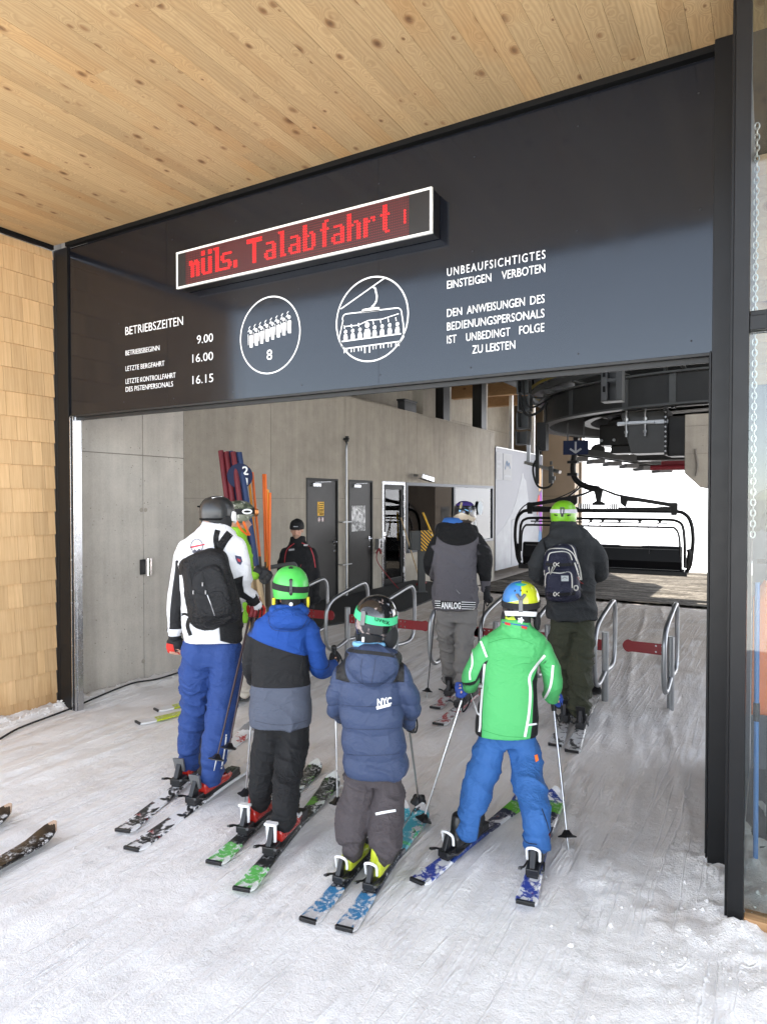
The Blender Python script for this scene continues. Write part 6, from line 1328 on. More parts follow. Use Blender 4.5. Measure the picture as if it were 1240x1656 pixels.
def z1(p):
    x, y, w_ = f1.uv(p); dl, dr = d_path(p, f1.arms[0]), d_path(p, f1.arms[1])
    la = np.where((dl < .078) & (x < 300) & (y > 905), -1., 1.)*np.minimum(np.abs(.078-dl), .02)
    arm_l = np.maximum(np.maximum(dl-.075, (905-y)*f1.s), (x-299)*f1.s)
    cuff = sd_poly(x, y, [(270, 1018), (300, 1018), (300, 1030), (270, 1030)])*f1.s; stripe = sd_poly(x, y, [(266, 900), (288, 900), (280, 960), (274, 1016), (262, 1016)])*f1.s
    a = np.maximum(arm_l, -np.minimum(cuff, stripe))
    ra = np.maximum(dr-.10, sd_poly(x, y, [(370, 938), (397, 929), (395, 945), (396, 957), (410, 969), (404, 977), (388, 964), (374, 952)])*f1.s); rb = ra
    low = sd_poly(x, y, [(362, 1003), (402, 985), (402, 1045), (364, 1030)])*f1.s
    return np.minimum(np.minimum(a, ra), low)
jm1 = cloth_mat('white_jacket', (.72, .72, .74), [('z', (.012, .012, .013))], .7)
j1 = jacket(f1, wht, rows, arms, jm1, .0085, .6, zones={'z': z1}, extra=lambda mb: mb.tube([P(349, 862), P(350, 846)], [24*f1.s, 22*f1.s], 18))
t1 = trousers('trousers', f1, wht, legs, [(1030, 301, 390), (1050, 296, 393), (1075, 300, 391)], cloth_mat('blue_trousers', (.020, .052, .19), [('z', (.012, .012, .013))], .7), zones={'z': lambda p: sd_poly(*f1.uv(p)[:2], [(312, 1235), (316, 1205), (324, 1188), (332, 1180), (336, 1240)])*f1.s})
bv1 = bvh_of([j1]); bvt1 = bvh_of([t1])
ribbon(wht, 'reflective_stripe', bvt1, [(366, 1188), (363, 1215), (358, 1244)], 2.2, M['white_letter'], .003)
gm1 = cloth_mat('black_red_glove', (.012, .012, .013), [('z', (.55, .03, .02))], .7)
glove(wht, f1, l_w, (-.12, 0, -1), CFH*-1, .185, gm1, .75, -1, zones={'z': lambda p: sd_poly(*f1.uv(p)[:2], [(262, 1042), (277, 1044), (280, 1058), (296, 1060), (296, 1072), (262, 1072)])*f1.s})
glove(wht, f1, r_w, (CR*.2+CFH*.6-_Z*.55), _Z, .185, gm1, 1.15, -1, zones={'z': lambda p: (982-f1.uv(p)[1])*f1.s})
hs1 = (.094, .118, .108); hm1, B1 = helmet(wht, hc1+Vector((0, 0, .035)), hf1, hs1, helmet_mat('black_matt_helmet', (.020, .021, .022), [('v', (.004, .004, .004))], .42), cut=(.25, -.80, -.48), zones={'v': lambda l_: np.minimum(np.abs(l_[:, 2]-.30)*1.-.035+np.where(np.abs(l_[:, 0]+.75) < .18, 0, 1), np.abs(np.abs(l_[:, 0])-.45)-.018+np.where(l_[:, 2] > .4, 0, 1))})
mb = MB(); q = lambda x, y, z: hc1+Vector((0, 0, .035))+B1 @ Vector((x*.094, y*.118, z*.108))
for s in (-1, 1): mb = MB(); mb.ell(q(s*.86, .05, -.55), (.022, .045, .05), B1, 14, 10); child(mb, 'ear_pad', M['cloth_black'], hm1, smooth='all')
mb = MB(); mb.tube([q(-1.02, -.30, -.52), q(-1.10, -.31, -.53)], [.022, .020], 16); mb.tube([q(-1.101, -.31, -.53), q(-1.11, -.31, -.53)], .012, 12); child(mb, 'dial', M['chrome'], hm1, smooth=True)
mb = MB(); mb.bar(q(.30, .98, -.1), q(.55, .86, -.60), .02, .03); mb.bar(q(.9, .55, .05), q(.95, .45, -.5), .02, .03); child(mb, 'visor_edge', M['white_plastic'], hm1, bevel=.004)
for yy_ in (-.55, .0, .5):
    mb = MB(); mb.bar(q(-.98*math.sqrt(1-yy_**2*.8), yy_-.18, .36), q(-.98*math.sqrt(1-yy_**2*.8)+.02, yy_+.12, .36), .012, .010); child(mb, 'vent', M['black_matte'], hm1)
band(wht, hm1, hc1+Vector((0, 0, .035)), B1, hs1, -.42, -.30, -150, 150, M['black_matte'], 0, 1.02, 'edge_trim')
mb = MB(); mb.curve([q(-.35, -.92, .30), q(-.38, -.55, .75), q(-.34, 0, .92), q(-.30, .5, .80)], .005, 6); mb.build; child(mb, 'shell_seam', M['black_matte'], hm1)
mb = MB(); mb.bar(q(.30, -.5, .86), q(.36, .1, .93), .010, .006); child(mb, 'printed_mark', M['white_plastic'], hm1)
# chest print on the back and sleeve badge
mb = None
ribbon(wht, 'printed_ring', bv1, [(318+9.5*math.cos(a*math.pi/8), 883+11*math.sin(a*math.pi/8)) for a in range(16)], 1.2, plain('grey_print', (.10, .10, .12), .7), .006, 2, True)
patch(wht, 'printed_banner', bv1, [(307, 884), (331, 879), (331, 881.5), (307, 887)], plain('red_print', (.45, .03, .05), .7), .005, 2)
patch(wht, 'printed_peak', bv1, [(310, 893), (315, 888), (318, 891), (322, 887), (327, 893), (322, 895), (314, 895)], plain('dark_print', (.06, .06, .08), .7), .005, 2)
patch(wht, 'sleeve_badge', bv1, [(380, 898), (390, 900), (392, 908), (389, 914), (384, 911), (381, 904)], plain('badge_blue', (.03, .04, .10), .6), .004, 2)
patch(wht, 'sleeve_badge_print', bv1, [(383, 903), (389, 905), (389, 909), (385, 908)], M['red_print'] if 'red_print' in M else plain('badge_red', (.45, .04, .05), .6), .006, 2)
# backpack (a thing of its own)
pk1 = reg(empty('backpack', P(342, 960, -.16), 0, 'black day backpack worn on the back of the white jacket', 'backpack'))
def pack_outline(fig, pts, offs):
    """stack of scaled outlines pushed towards the viewer"""
    cx = sum(p[0] for p in pts)/len(pts); cy = sum(p[1] for p in pts)/len(pts); q = catmull(list(pts)+[pts[0]], 4)[:-1]
    return [[fig.P(cx+(x-cx)*s, cy+(y-cy)*s, dd) for x, y in q] for dd, s in offs]
o1 = [(340, 886), (362, 893), (371, 920), (382, 955), (389, 985), (384, 1002), (360, 1012), (332, 1017), (311, 1008), (304, 985), (297, 950), (294, 918), (300, 903), (318, 893)]
mb = MB(); mb.loft(pack_outline(f1, o1, ((-.06, .9), (-.10, 1.0), (-.18, 1.0), (-.24, .93), (-.265, .80))))
o1b = [(330, 915), (352, 912), (366, 935), (378, 978), (379, 992), (352, 1003), (330, 1007), (316, 995), (312, 960), (311, 930)]
mb.loft(pack_outline(f1, o1b, ((-.15, 1.0), (-.25, .98), (-.295, .90), (-.305, .75))))
pm1 = cloth_mat('black_ripstop', (.011, .011, .012), (), .75, 90, .4)
bp1 = child(mb, 'pack', pm1, pk1); sculpt(bp1, .009, 3, folds(8, 9, .010, 6), None, WLOC[bp1.name]); bb = bvh_of([bp1])
seam_m = plain('pack_seam', (.004, .004, .004), .8); zip_m = plain('zip_metal', (.28, .28, .29), .35, .8)
for pts in ([(312, 945), (335, 940), (372, 925)], [(313, 972), (345, 967), (380, 955)], [(318, 985), (350, 980), (384, 972)], [(311, 930), (318, 918), (335, 912), (350, 914), (362, 930), (375, 970)]): ribbon(pk1, 'seam', bb, pts, 1.0, seam_m, .0025)
ribbon(pk1, 'zip', bb, [(335, 962), (341, 978), (347, 996)], 1.4, zip_m, .004); ribbon(pk1, 'zip', bb, [(326, 925), (331, 945), (335, 960)], 1.2, seam_m, .004); ribbon(pk1, 'zip', bb, [(306, 925), (309, 945), (312, 960)], 1.2, seam_m, .004)
for x, y in ((328, 942), (333, 955), (313, 955)):
    mb = MB(); c = on_surface(bb, x, y, .008); mb.bar(c, c-Vector((0, 0, .022)), .008, .006); child(mb, 'zip_pull', zip_m, pk1)
sb1 = bvh_of([j1, bp1])
for pts, w_ in (([(352, 893), (362, 875), (372, 862)], 13), ([(352, 857), (349, 872), (352, 890)], 9), ([(300, 905), (293, 912), (290, 930)], 7)): ribbon(pk1, 'shoulder_strap', sb1, pts, w_, pm1, .009, 4)
ribbon(pk1, 'hip_strap', sb1, [(306, 1000), (303, 1012), (308, 1028)], 6, pm1, .006); ribbon(pk1, 'hip_strap', sb1, [(311, 1000), (299, 993), (291, 996)], 4, pm1, .006)
# ------------------------------------------------------------------ 2 man in the lime jacket behind
f2 = Fig(5.6, (390, 1125)); P = f2.P; fw = view_dir(f2.base); hf2 = turn(fw, 78)
rows = [(1005, 350, 402), (960, 350, 403), (920, 349, 404), (890, 351, 403), (876, 356, 400), (866, 366, 393), (856, 371, 390)]
arms = [[(358, 884, 9, 0), (352, 920, 9, 0), (355, 955, 8, .1)], [(396, 888, 10, -.02), (402, 920, 9.5, -.06), (408, 930, 8.5, -.10), (420, 925, 7, -.10)]]
legs = [[(366, 1020, 15, 0), (366, 1070, 13, .02), (368, 1115, 11, 0)], [(388, 1020, 16, 0), (394, 1070, 14, .02), (397, 1118, 12, 0)]]
legs = [legfix(f2, legs[0], (372, 1121)), legfix(f2, legs[1], (384, 1133))]
hc2 = P(386, 836, 0); rw2 = P(421, 925, -.10)
grn = person_body('person', f2, hc2-Vector((0, 0, .045)), hf2, .215, rows, [(arms[0], .62), (arms[1], .62), (legs[0], .6), (legs[1], .6)], [(P(355, 957, .1), (0, 0, -1), CFH*-1, .18, .6, 1.0, -1), (rw2, (CR*.8-_Z*.5), CFH, .18, 1.1, 1.0, -1)], 'person in lime green jacket and camouflage helmet seen in profile behind the white jacket')
jacket(f2, grn, rows, arms, cloth_mat('lime_jacket', (.22, .48, .03), (), .7), .011, .62, extra=lambda mb: mb.tube([P(382, 868), P(384, 853)], [16*f2.s, 15*f2.s], 18))
trousers('trousers', f2, grn, legs, [(1000, 351, 402), (1020, 350, 403), (1035, 352, 402)], cloth_mat('beige_trousers', (.50, .46, .40), (), .85), .011, seed=3)
glove(grn, f2, rw2, (CR*.8-_Z*.5), CFH, .18, plain('black_red_trim_glove', (.012, .012, .013), .7), 1.1, -1)
hs2 = (.108, .138, .12); hm2, B2 = helmet(grn, hc2+Vector((0, 0, .02)), hf2, hs2, helmet_mat('camouflage_helmet', (.16, .17, .12), (), .35, [((.05, .06, .04), .48, .52, 16), ((.40, .40, .34), .58, .62, 19), ((.09, .12, .06), .60, .63, 24)]), cut=(.10, -.62, -.42))
band(grn, hm2, hc2+Vector((0, 0, .02)), B2, hs2, .12, .50, 40, 185, M['cloth_black'], -.10)
q = lambda x, y, z: hc2+Vector((0, 0, .02))+B2 @ Vector((x*.108, y*.138, z*.12))
mb = MB(); mb.tube([q(1.02+.0*a, .34+.26*math.cos(a*math.pi/12), .22+.13*math.sin(a*math.pi/12)) for a in range(24)], .007, 6, True); child(mb, 'strap_emblem', M['white_letter'], hm2)
mb = MB(); mb.loft([[q(x, y, z) for x, z in ((-.62, .40), (.62, .40), (.70, .0), (.3, -.15), (-.3, -.15), (-.70, .0))] for y in (.86, 1.12)]); child(mb, 'goggles', plain('orange_mirror_lens', (.55, .20, .06), .15, .6), hm2, bevel=.012)
mb = MB(); mb.curve([q(.92, .12, -.45), q(.75, .35, -1.0), q(.30, .6, -1.42)], .010, 6); mb.curve([q(.95, -.3, -.40), q(.8, .0, -1.0), q(.35, .45, -1.42)], .010, 6); child(mb, 'chin_strap', M['orange'], hm2)
# ------------------------------------------------------------------ 3 boy in blue and black jacket
f3 = Fig(3.74, (440, 1345)); P = f3.P; fw = view_dir(f3.base); hf3 = turn(fw, 0)
rows = [(1172, 405, 503), (1150, 403, 504), (1115, 406, 501), (1070, 408, 498), (1035, 409, 497), (1012, 411, 503), (998, 422, 497), (988, 438, 490), (978, 443, 487)]
arms = [[(417, 1018, 13, 0), (407, 1050, 13, .0), (404, 1080, 13.5, .05), (410, 1098, 11, .18), (414, 1100, 9, .28)], [(499, 1016, 15, 0), (510, 1050, 15.5, .03), (516, 1078, 16, .06), (527, 1082, 13, .18), (538, 1076, 10, .28)]]
legs = [[(437, 1170, 25, 0), (433, 1200, 24, .01), (426, 1245, 22, .04), (421, 1280, 18, .01), (420, 1298, 17.5, 0)], [(476, 1170, 27, 0), (473, 1205, 25, .01), (466, 1250, 22, .04), (461, 1295, 20, .01), (460, 1322, 20, 0)]]
legs = [legfix(f3, legs[0], (408, 1334)), legfix(f3, legs[1], (448, 1367))]
hc3 = P(470, 955, .03); lw3, rw3 = P(413, 1100, .28), P(536, 1078, .28)
b3 = person_body('person', f3, hc3-Vector((0, 0, .005)), hf3, .195, rows, [(arms[0], .62), (arms[1], .62), (legs[0], .6), (legs[1], .6)], [(lw3, CFH, _Z, .14, 1.1, 1.0, 1), (rw3, (CFH*.6+_Z*.5), CR*-1, .14, 1.2, 1.0, -1)], 'child in blue and black jacket with bright green helmet, seen from behind')
jm3 = cloth_mat('blue_black_jacket', (.012, .012, .013), [('blue', (.012, .058, .26)), ('grey', (.075, .085, .115))], .8)
def z3(p):
    x, y, w_ = f3.uv(p); dl, dr = d_path(p, f3.arms[0]), d_path(p, f3.arms[1])
    up = (y-(1028+(x-408)*.335))*f3.s; leftarm = np.maximum(dl-13.2*f3.s, (x-413)*f3.s); up = np.maximum(up, -leftarm)
    ra = np.maximum(dr-17.5*f3.s, (494+(y-1010)*.03-x)*f3.s)
    return np.minimum(up, ra)
def ex3(mb):
    mb.tube([P(467, 995), P(467, 976)], [25*f3.s, 24*f3.s], 20)
    hood(f3, mb, [(467, 1004, 33, 14, .055, -.09), (466, 994, 29, 12, .07, -.06), (443, 985, 9, 8, .05, -.03), (490, 988, 9, 8, .05, -.03)])
j3 = jacket(f3, b3, rows, arms, jm3, .0068, .6, ex3, folds(6, 9, .009, 3, .4), {'blue': z3, 'grey': lambda p: np.maximum((1105-f3.uv(p)[1])*f3.s, -(np.minimum(d_path(p, f3.arms[0])-14*f3.s+np.where(f3.uv(p)[0] < 406, 0, 9), d_path(p, f3.arms[1])-17*f3.s+np.where(f3.uv(p)[0] > 502, 0, 9))))})
bv3 = bvh_of([j3]); ribbon(b3, 'hood_edge', bv3, [(434, 996), (440, 1017), (466, 1021), (487, 1017), (500, 996)], 1.2, plain('dark_blue_seam', (.006, .025, .11), .8), .002)
ribbon(b3, 'hem_seam', bv3, [(412, 1166), (440, 1172), (470, 1172), (497, 1165)], .8, plain('grey_seam', (.03, .034, .05), .8), .002)
trousers('trousers', f3, b3, legs, [(1150, 410, 498), (1170, 411, 502), (1185, 414, 500)], cloth_mat('black_trousers', (.011, .011, .012), (), .8), .008, .75, seed=5)
gk = plain('black_knit_glove', (.010, .010, .011), .85, 0, .2, 10, .3, 120)
glove(b3, f3, lw3, CFH, _Z, .145, gk, 1.1, 1); glove(b3, f3, rw3, (CFH*.6+_Z*.5), CR*-1, .155, gk, 1.2, -1)
hs3 = (.101, .128, .120); hcc = hc3+Vector((0, 0, .02)); hm3, B3 = helmet(b3, hcc, hf3, hs3, helmet_mat('bright_green_helmet', (.075, .52, .085), (), .4), cut=(.3, -.55, -.46))
band(b3, hm3, hcc, B3, hs3, -.12, .16, -100, 100, M['cloth_black'], -.10)
q = lambda x, y, z: hcc+B3 @ Vector((x*hs3[0], y*hs3[1], z*hs3[2]))
mb = MB(); mb.bar(q(-.03, -1.02, .42), q(-.03, -1.09, -.14), .014, .012); mb.ell(q(-.03, -1.08, -.10), (.010, .008, .018), B3, 10, 8); mb.ell(q(-.03, -.98, .43), (.010, .008, .010), B3, 10, 8); child(mb, 'goggle_clip', M['black_plastic'], hm3, smooth=True)
mb = MB(); mb.loft([[q(.62*math.sin(t)*k_, -.93*math.cos(t)*k_, z) for t in [rad(a) for a in range(-62, 63, 12)]]+[q(.5*math.sin(t)*k_, -.70*math.cos(t)*k_, z) for t in [rad(a) for a in range(62, -63, -12)]] for z, k_ in ((-.38, 1.0), (-.78, .96))]); child(mb, 'nape_pad', M['cloth_black'], hm3)
mb = MB(); mb.tube([q(-.02, -.91, -.66), q(-.02, -.96, -.66)], .010, 12); child(mb, 'dial', M['white_plastic'], hm3)
for s in (-1, 1):
    mb = MB(); mb.ell(q(s*.80, .0, -.75), (.022, .045, .05), B3, 14, 10); child(mb, 'ear_pad', M['cloth_black'], hm3, smooth='all')
    mb = MB(); mb.curve([q(s*.93, -.35, -.45), q(s*.92, -.30, -.85), q(s*.80, -.15, -1.10)], .009, 8); child(mb, 'yellow_trim', plain('yellow_trim', (.70, .60, .03), .5), hm3)
mb = MB(); mb.curve([q(-.10, -.45, .92), q(0, -.42, .97), (q(.10, -.45, .92))], .006, 6); child(mb, 'top_vent', M['black_plastic'], hm3)
# ------------------------------------------------------------------ 4 small child in the navy puffer
f4 = Fig(3.36, (598, 1400)); P = f4.P; fw = view_dir(f4.base); hf4 = turn(fw, 28)
rows = [(1250, 561, 656), (1238, 556, 659), (1200, 554, 655), (1160, 550, 652), (1120, 547, 649), (1090, 546, 648), (1072, 552, 642), (1058, 565, 634), (1046, 576, 624)]
arms = [[(555, 1088, 14, 0), (545, 1115, 15, .0), (542, 1145, 14, .06), (549, 1160, 10.5, .20)], [(642, 1086, 16, 0), (657, 1115, 17, .0), (664, 1145, 16.5, .05), (660, 1166, 12.5, .16)]]
legs = [[(582, 1255, 25, 0), (577, 1290, 27, .02), (570, 1335, 27.5, .04), (569, 1362, 22, .0), (571, 1374, 18, 0)], [(627, 1255, 25, 0), (627, 1290, 26, .02), (623, 1335, 27, .04), (622, 1367, 23, .0), (623, 1382, 17, 0)]]
legs = [legfix(f4, legs[0], (562, 1412)), legfix(f4, legs[1], (613, 1424))]
hc4 = P(608, 1004, .04); lw4, rw4 = P(552, 1160, .22), P(660, 1166, .18)
b4 = person_body('person', f4, hc4-Vector((0, 0, .005)), hf4, .185, rows, [(arms[0], .6), (arms[1], .6), (legs[0], .55), (legs[1], .55)], [(lw4, CFH, _Z, .12, 1.1, 1.0, 1), (rw4, (CFH*.5-_Z*.6), CR*-1, .12, 1.1, 1.0, -1)], 'small child in navy quilted jacket with black helmet and green goggle strap')
seams = [1104, 1141, 1178, 1220]
def puff(p):
    x, y, w_ = f4.uv(p); yy = y+3*np.sin(x*.07); edges = [1060]+seams+[1262]; d = np.full(len(p), 1e9)
    for e_ in edges[1:-1]: d = np.minimum(d, np.abs(yy-e_))
    pf = np.sqrt(np.clip(d/18, 0, 1)); return .014*(pf-.75)*np.where(y > 1085, 1, .3)+folds(10, 7, .010, 8, .2)(p)
jm4 = cloth_mat('navy_puffer', (.036, .053, .108), [('yoke', (.012, .012, .013))], .55, 220, .15, var=.08)
def ex4(mb): hood(f4, mb, [(602, 1074, 41, 30, .075, -.085), (602, 1088, 28, 20, .07, -.10), (602, 1060, 44, 15, .11, -.03), (570, 1060, 13, 12, .08, .0), (636, 1064, 13, 12, .08, .0)])
def yoke(p):
    x, y, w_ = f4.uv(p); a = np.maximum((y-(1097+(x-600)*.04))*f4.s, -(y-1052)*f4.s); hd = np.hypot((x-602)/43, (y-1072)/37)-1; a = np.maximum(a, -hd*30*f4.s); sl = np.minimum(d_path(p, f4.arms[0])-13*f4.s, d_path(p, f4.arms[1])-14*f4.s); out = np.maximum((544-x)*f4.s, (x-653)*f4.s); return np.maximum(a, out)
j4 = jacket(f4, b4, rows, arms, jm4, .0066, .66, ex4, puff, {'yoke': yoke}, 2)
bv4 = bvh_of([j4]); sm4 = plain('navy_seam', (.012, .02, .05), .7)
for y_ in seams[0:]: ribbon(b4, 'quilt_seam', bv4, [(553, y_-1), (575, y_+1.5), (600, y_+2), (628, y_+1), (646, y_-1)], .9, sm4, .0015)
ribbon(b4, 'hood_seam', bv4, [(586, 1064), (583, 1085), (587, 1105)], .9, sm4, .002); ribbon(b4, 'hood_seam', bv4, [(607, 1066), (604, 1088), (600, 1108)], .9, sm4, .002)
ribbon(b4, 'hood_edge', bv4, [(562, 1051), (580, 1054), (602, 1056), (626, 1059), (645, 1062)], 6, plain('black_hood_lining', (.012, .012, .013), .8), .004)
print_text(b4, bv4, 'NYC', 610, 633, 1142, 12, M['white_letter'], .03, .004, -3); patch(b4, 'print_bar', bv4, [(608, 1143), (631, 1138), (632, 1142), (609, 1148)], M['white_letter'], .004)
mb = MB(); mb.tube([P(598, 1052, .01), P(599, 1040, .02)], [27*f4.s, 25*f4.s], 24); mb.tube([P(598+25*math.cos(a*math.pi/14), 1041+3*math.sin(a*math.pi/14), .02+.08*math.sin(-a*math.pi/14)) for a in range(28)], .012, 8, True)
child(mb, 'scarf', plain('light_blue_knit', (.20, .45, .68), .9, 0, .3, 40, .6, 120), b4, smooth='all')
t4 = trousers('trousers', f4, b4, legs, [(1225, 556, 652), (1250, 559, 653), (1268, 560, 650)], cloth_mat('grey_brown_trousers', (.062, .052, .055), (), .75), .008, .95, seed=7)
ribbon(b4, 'reflective_stripe', bvh_of([t4]), [(607, 1317), (622, 1314), (640, 1311)], 4.2, M['white_letter'], .004)
glove(b4, f4, lw4, CFH, _Z, .125, gk, 1.1, 1); glove(b4, f4, rw4, (CFH*.5-_Z*.6), CR*-1, .12, gk, 1.1, -1)
hs4 = (.102, .130, .120); hcc = hc4+Vector((0, 0, .012)); hm4, B4 = helmet(b4, hcc, hf4, hs4, helmet_mat('black_gloss_helmet', (.012, .012, .013), (), .12, [((.30, .24, .22), .62, .66, 13)], .8), cut=(.3, -.85, -.50))
gs4 = plain('mint_strap', (.05, .50, .22), .7, 0, .05); bd4 = band(b4, hm4, hcc, B4, hs4, .02, .34, -70, 110, gs4, -.22, 1.04)
q = lambda x, y, z: hcc+B4 @ Vector((x*hs4[0], y*hs4[1], z*hs4[2]))
print_text(b4, bvh_of([bd4]), 'uvex', 606, 630, 1004, 9, M['black_matte'], .0, .007, 7)
mb = MB(); mb.bar(q(.0, -1.00, .48), q(0, -1.08, -.10), .016, .012); mb.bar(q(-.02, -1.09, -.08), q(0, -1.02, .46), .028, .005); child(mb, 'goggle_clip', M['grey_plastic'], hm4, bevel=.002)
mb = MB(); mb.loft([[q(.66*math.sin(t)*k_, -.95*math.cos(t)*k_, z) for t in [rad(a) for a in range(-66, 67, 12)]]+[q(.5*math.sin(t)*k_, -.70*math.cos(t)*k_, z) for t in [rad(a) for a in range(66, -67, -12)]] for z, k_ in ((-.42, 1.0), (-.84, .97))]); child(mb, 'nape_pad', M['cloth_black'], hm4)
for s in (-1, 1):
    mb = MB(); mb.ell(q(s*.80, .05, -.72), (.028, .06, .06), B4, 14, 10); child(mb, 'ear_pad', M['cloth_black'], hm4, smooth='all')
mb = MB(); mb.bar(q(-.05, -.97, -.60), q(-.05, -.98, -.80), .010, .008); child(mb, 'size_tag', M['white_plastic'], hm4)
# ------------------------------------------------------------------ 5 boy in the green jacket
f5 = Fig(3.56, (805, 1372)); P = f5.P; fw = view_dir(f5.base); hf5 = turn(fw, 2)
rows = [(1186, 769, 868), (1165, 770, 869), (1120, 777, 867), (1080, 781, 868), (1050, 779, 880), (1032, 786, 882), (1020, 800, 868), (1011, 810, 856), (1002, 815, 852)]
arms = [[(788, 1042, 14, 0), (774, 1066, 15, .01), (764, 1092, 15, .04), (760, 1108, 13, .12), (757, 1112, 9, .24)], [(874, 1046, 15, 0), (888, 1075, 15.5, .01), (894, 1105, 15.5, .04), (891, 1124, 13.5, .12), (893, 1128, 9, .24)]]
legs = [[(796, 1195, 25, 0), (788, 1225, 25.5, .02), (775, 1265, 24.5, .05), (764, 1310, 21, .02), (757, 1338, 20.5, 0)], [(843, 1195, 25, 0), (848, 1225, 25, .02), (856, 1270, 25, .05), (866, 1320, 22, .02), (868, 1358, 21, 0)]]
legs = [legfix(f5, legs[0], (738, 1375)), legfix(f5, legs[1], (857, 1404))]
hc5 = P(842, 978, .03); lw5, rw5 = P(756, 1112, .22), P(894, 1127, .22)
b5 = person_body('person', f5, hc5-Vector((0, 0, .005)), hf5, .19, rows, [(arms[0], .6), (arms[1], .6), (legs[0], .58), (legs[1], .58)], [(lw5, (CFH*.7-_Z*.3-CR*.3), CR, .135, 1.2, 1.0, 1), (rw5, (CFH*.7-_Z*.3+CR*.3), CR*-1, .135, 1.2, 1.0, -1)], 'child in bright green jacket and blue trousers with blue and yellow helmet')
LP = [(777, 1037), (787, 1063), (783.5, 1074), (780, 1110), (777, 1150), (776, 1174), (774, 1200)]; RP = [(881, 1060), (865, 1079.5), (856, 1096), (857.5, 1119), (855, 1155), (848, 1202)]
def z5(p):
    x, y, w_ = f5.uv(p); sl = np.minimum(d_path(p, f5.arms[0])-15.2*f5.s, d_path(p, f5.arms[1])-15.8*f5.s)
    a = sd_poly(x, y, [(787, 1063), (783.5, 1074), (780, 1110), (777, 1150), (775, 1205), (740, 1205), (740, 1112), (768, 1100), (779, 1070)])*f5.s; b_ = sd_poly(x, y, [(882, 1062), (865, 1081), (856, 1096), (857.5, 1119), (855, 1155), (848, 1205), (900, 1205), (900, 1135), (868, 1128), (868, 1090)])*f5.s
    return np.maximum(np.minimum(a, b_), -sl)
jm5 = cloth_mat('bright_green_jacket', (.075, .40, .125), [('z', (.012, .012, .013))], .6, seam=False, var=.05, crease=.65)
j5 = jacket(f5, b5, rows, arms, jm5, .0066, .6, lambda mb: mb.tube([P(834, 1022), P(833, 1001)], [25*f5.s, 21*f5.s], 22), folds(6, 9, .008, 4, .4), {'z': z5})
bv5 = bvh_of([j5]); wp = plain('white_piping', (.80, .80, .80), .6, 0, .03)
ribbon(b5, 'piping', bv5, LP[:2], 3.4, wp, .004, 1); ribbon(b5, 'piping', bv5, LP[2:-1]+[(774.5, 1184)], 3.6, wp, .004); ribbon(b5, 'piping', bv5, RP[:-1]+[(848.5, 1192)], 4.2, wp, .004)
ribbon(b5, 'piping', bv5, [(768, 1151), (776, 1157)], 3, wp, .004, 1); ribbon(b5, 'piping', bv5, [(852, 1173), (868, 1171)], 3, wp, .004, 1)
ribbon(b5, 'piping', bv5, [(762, 1052), (763.5, 1074), (759.5, 1088), (760, 1100)], 3, wp, .004); ribbon(b5, 'piping', bv5, [(894, 1076), (891, 1105), (885, 1122), (878, 1132)], 4, wp, .004)
sg5 = plain('green_seam', (.03, .26, .06), .8)
ribbon(b5, 'yoke_seam', bv5, [(790, 1040), (815, 1033), (840, 1034), (862, 1042)], .8, sg5, .0015); ribbon(b5, 'hem_seam', bv5, [(778, 1180), (810, 1190), (845, 1193)], .8, sg5, .0015)
ribbon(b5, 'collar_tape', bv5, [(812, 1006), (833, 1010), (855, 1013)], 1.6, plain('blue_tape', (.02, .09, .35), .7), .003)
for x in (820, 847): patch(b5, 'collar_tab', bv5, [(x-4, 1006+(x-820)*.22), (x+5, 1008+(x-820)*.22), (x+5, 1012+(x-820)*.22), (x-4, 1010+(x-820)*.22)], plain('red_tab', (.50, .03, .03), .7), .005)
mb = MB(); mb.tube([P(834, 1012, .0), P(835, 1000, .01)], [21*f5.s, 20*f5.s], 22); child(mb, 'neck_warmer', plain('lime_fleece', (.50, .62, .06), .9, 0, .15, 30, .4, 120), b5, smooth='all')
def z5t(p):
    x, y, w_ = f5.uv(p); return np.minimum(sd_poly(x, y, [(764, 1350), (770, 1310), (772, 1302), (792, 1294), (792, 1350)]), sd_poly(x, y, [(730, 1341), (770, 1350), (770, 1362), (730, 1362)]))*f5.s
t5 = trousers('trousers', f5, b5, legs, [(1165, 774, 864), (1190, 772, 866), (1206, 774, 866)], cloth_mat('mid_blue_trousers', (.028, .105, .30), [('z', (.012, .012, .013))], .7), .008, .9, {'z': z5t}, seed=9)
bt5 = bvh_of([t5]); patch(b5, 'pocket_tab', bt5, [(864, 1222), (869, 1220), (871, 1230), (866, 1233)], M['orange'], .005); ribbon(b5, 'leg_piping', bt5, [(838, 1312), (843, 1345), (850, 1362), (868, 1366)], 1.4, M['cloth_black'], .003); ribbon(b5, 'leg_piping', bt5, [(876, 1308), (884, 1330), (888, 1345)], 1.2, M['cloth_black'], .003)
gb5 = plain('blue_glove', (.02, .06, .30), .7, 0, .2, 10, .3, 120)
glove(b5, f5, lw5, (CFH*.7-_Z*.3-CR*.3), CR, .145, gb5, 1.2, 1); glove(b5, f5, rw5, (CFH*.7-_Z*.3+CR*.3), CR*-1, .145, gb5, 1.2, -1)
hs5 = (.099, .126, .118); hcc = hc5+Vector((0, 0, .012))
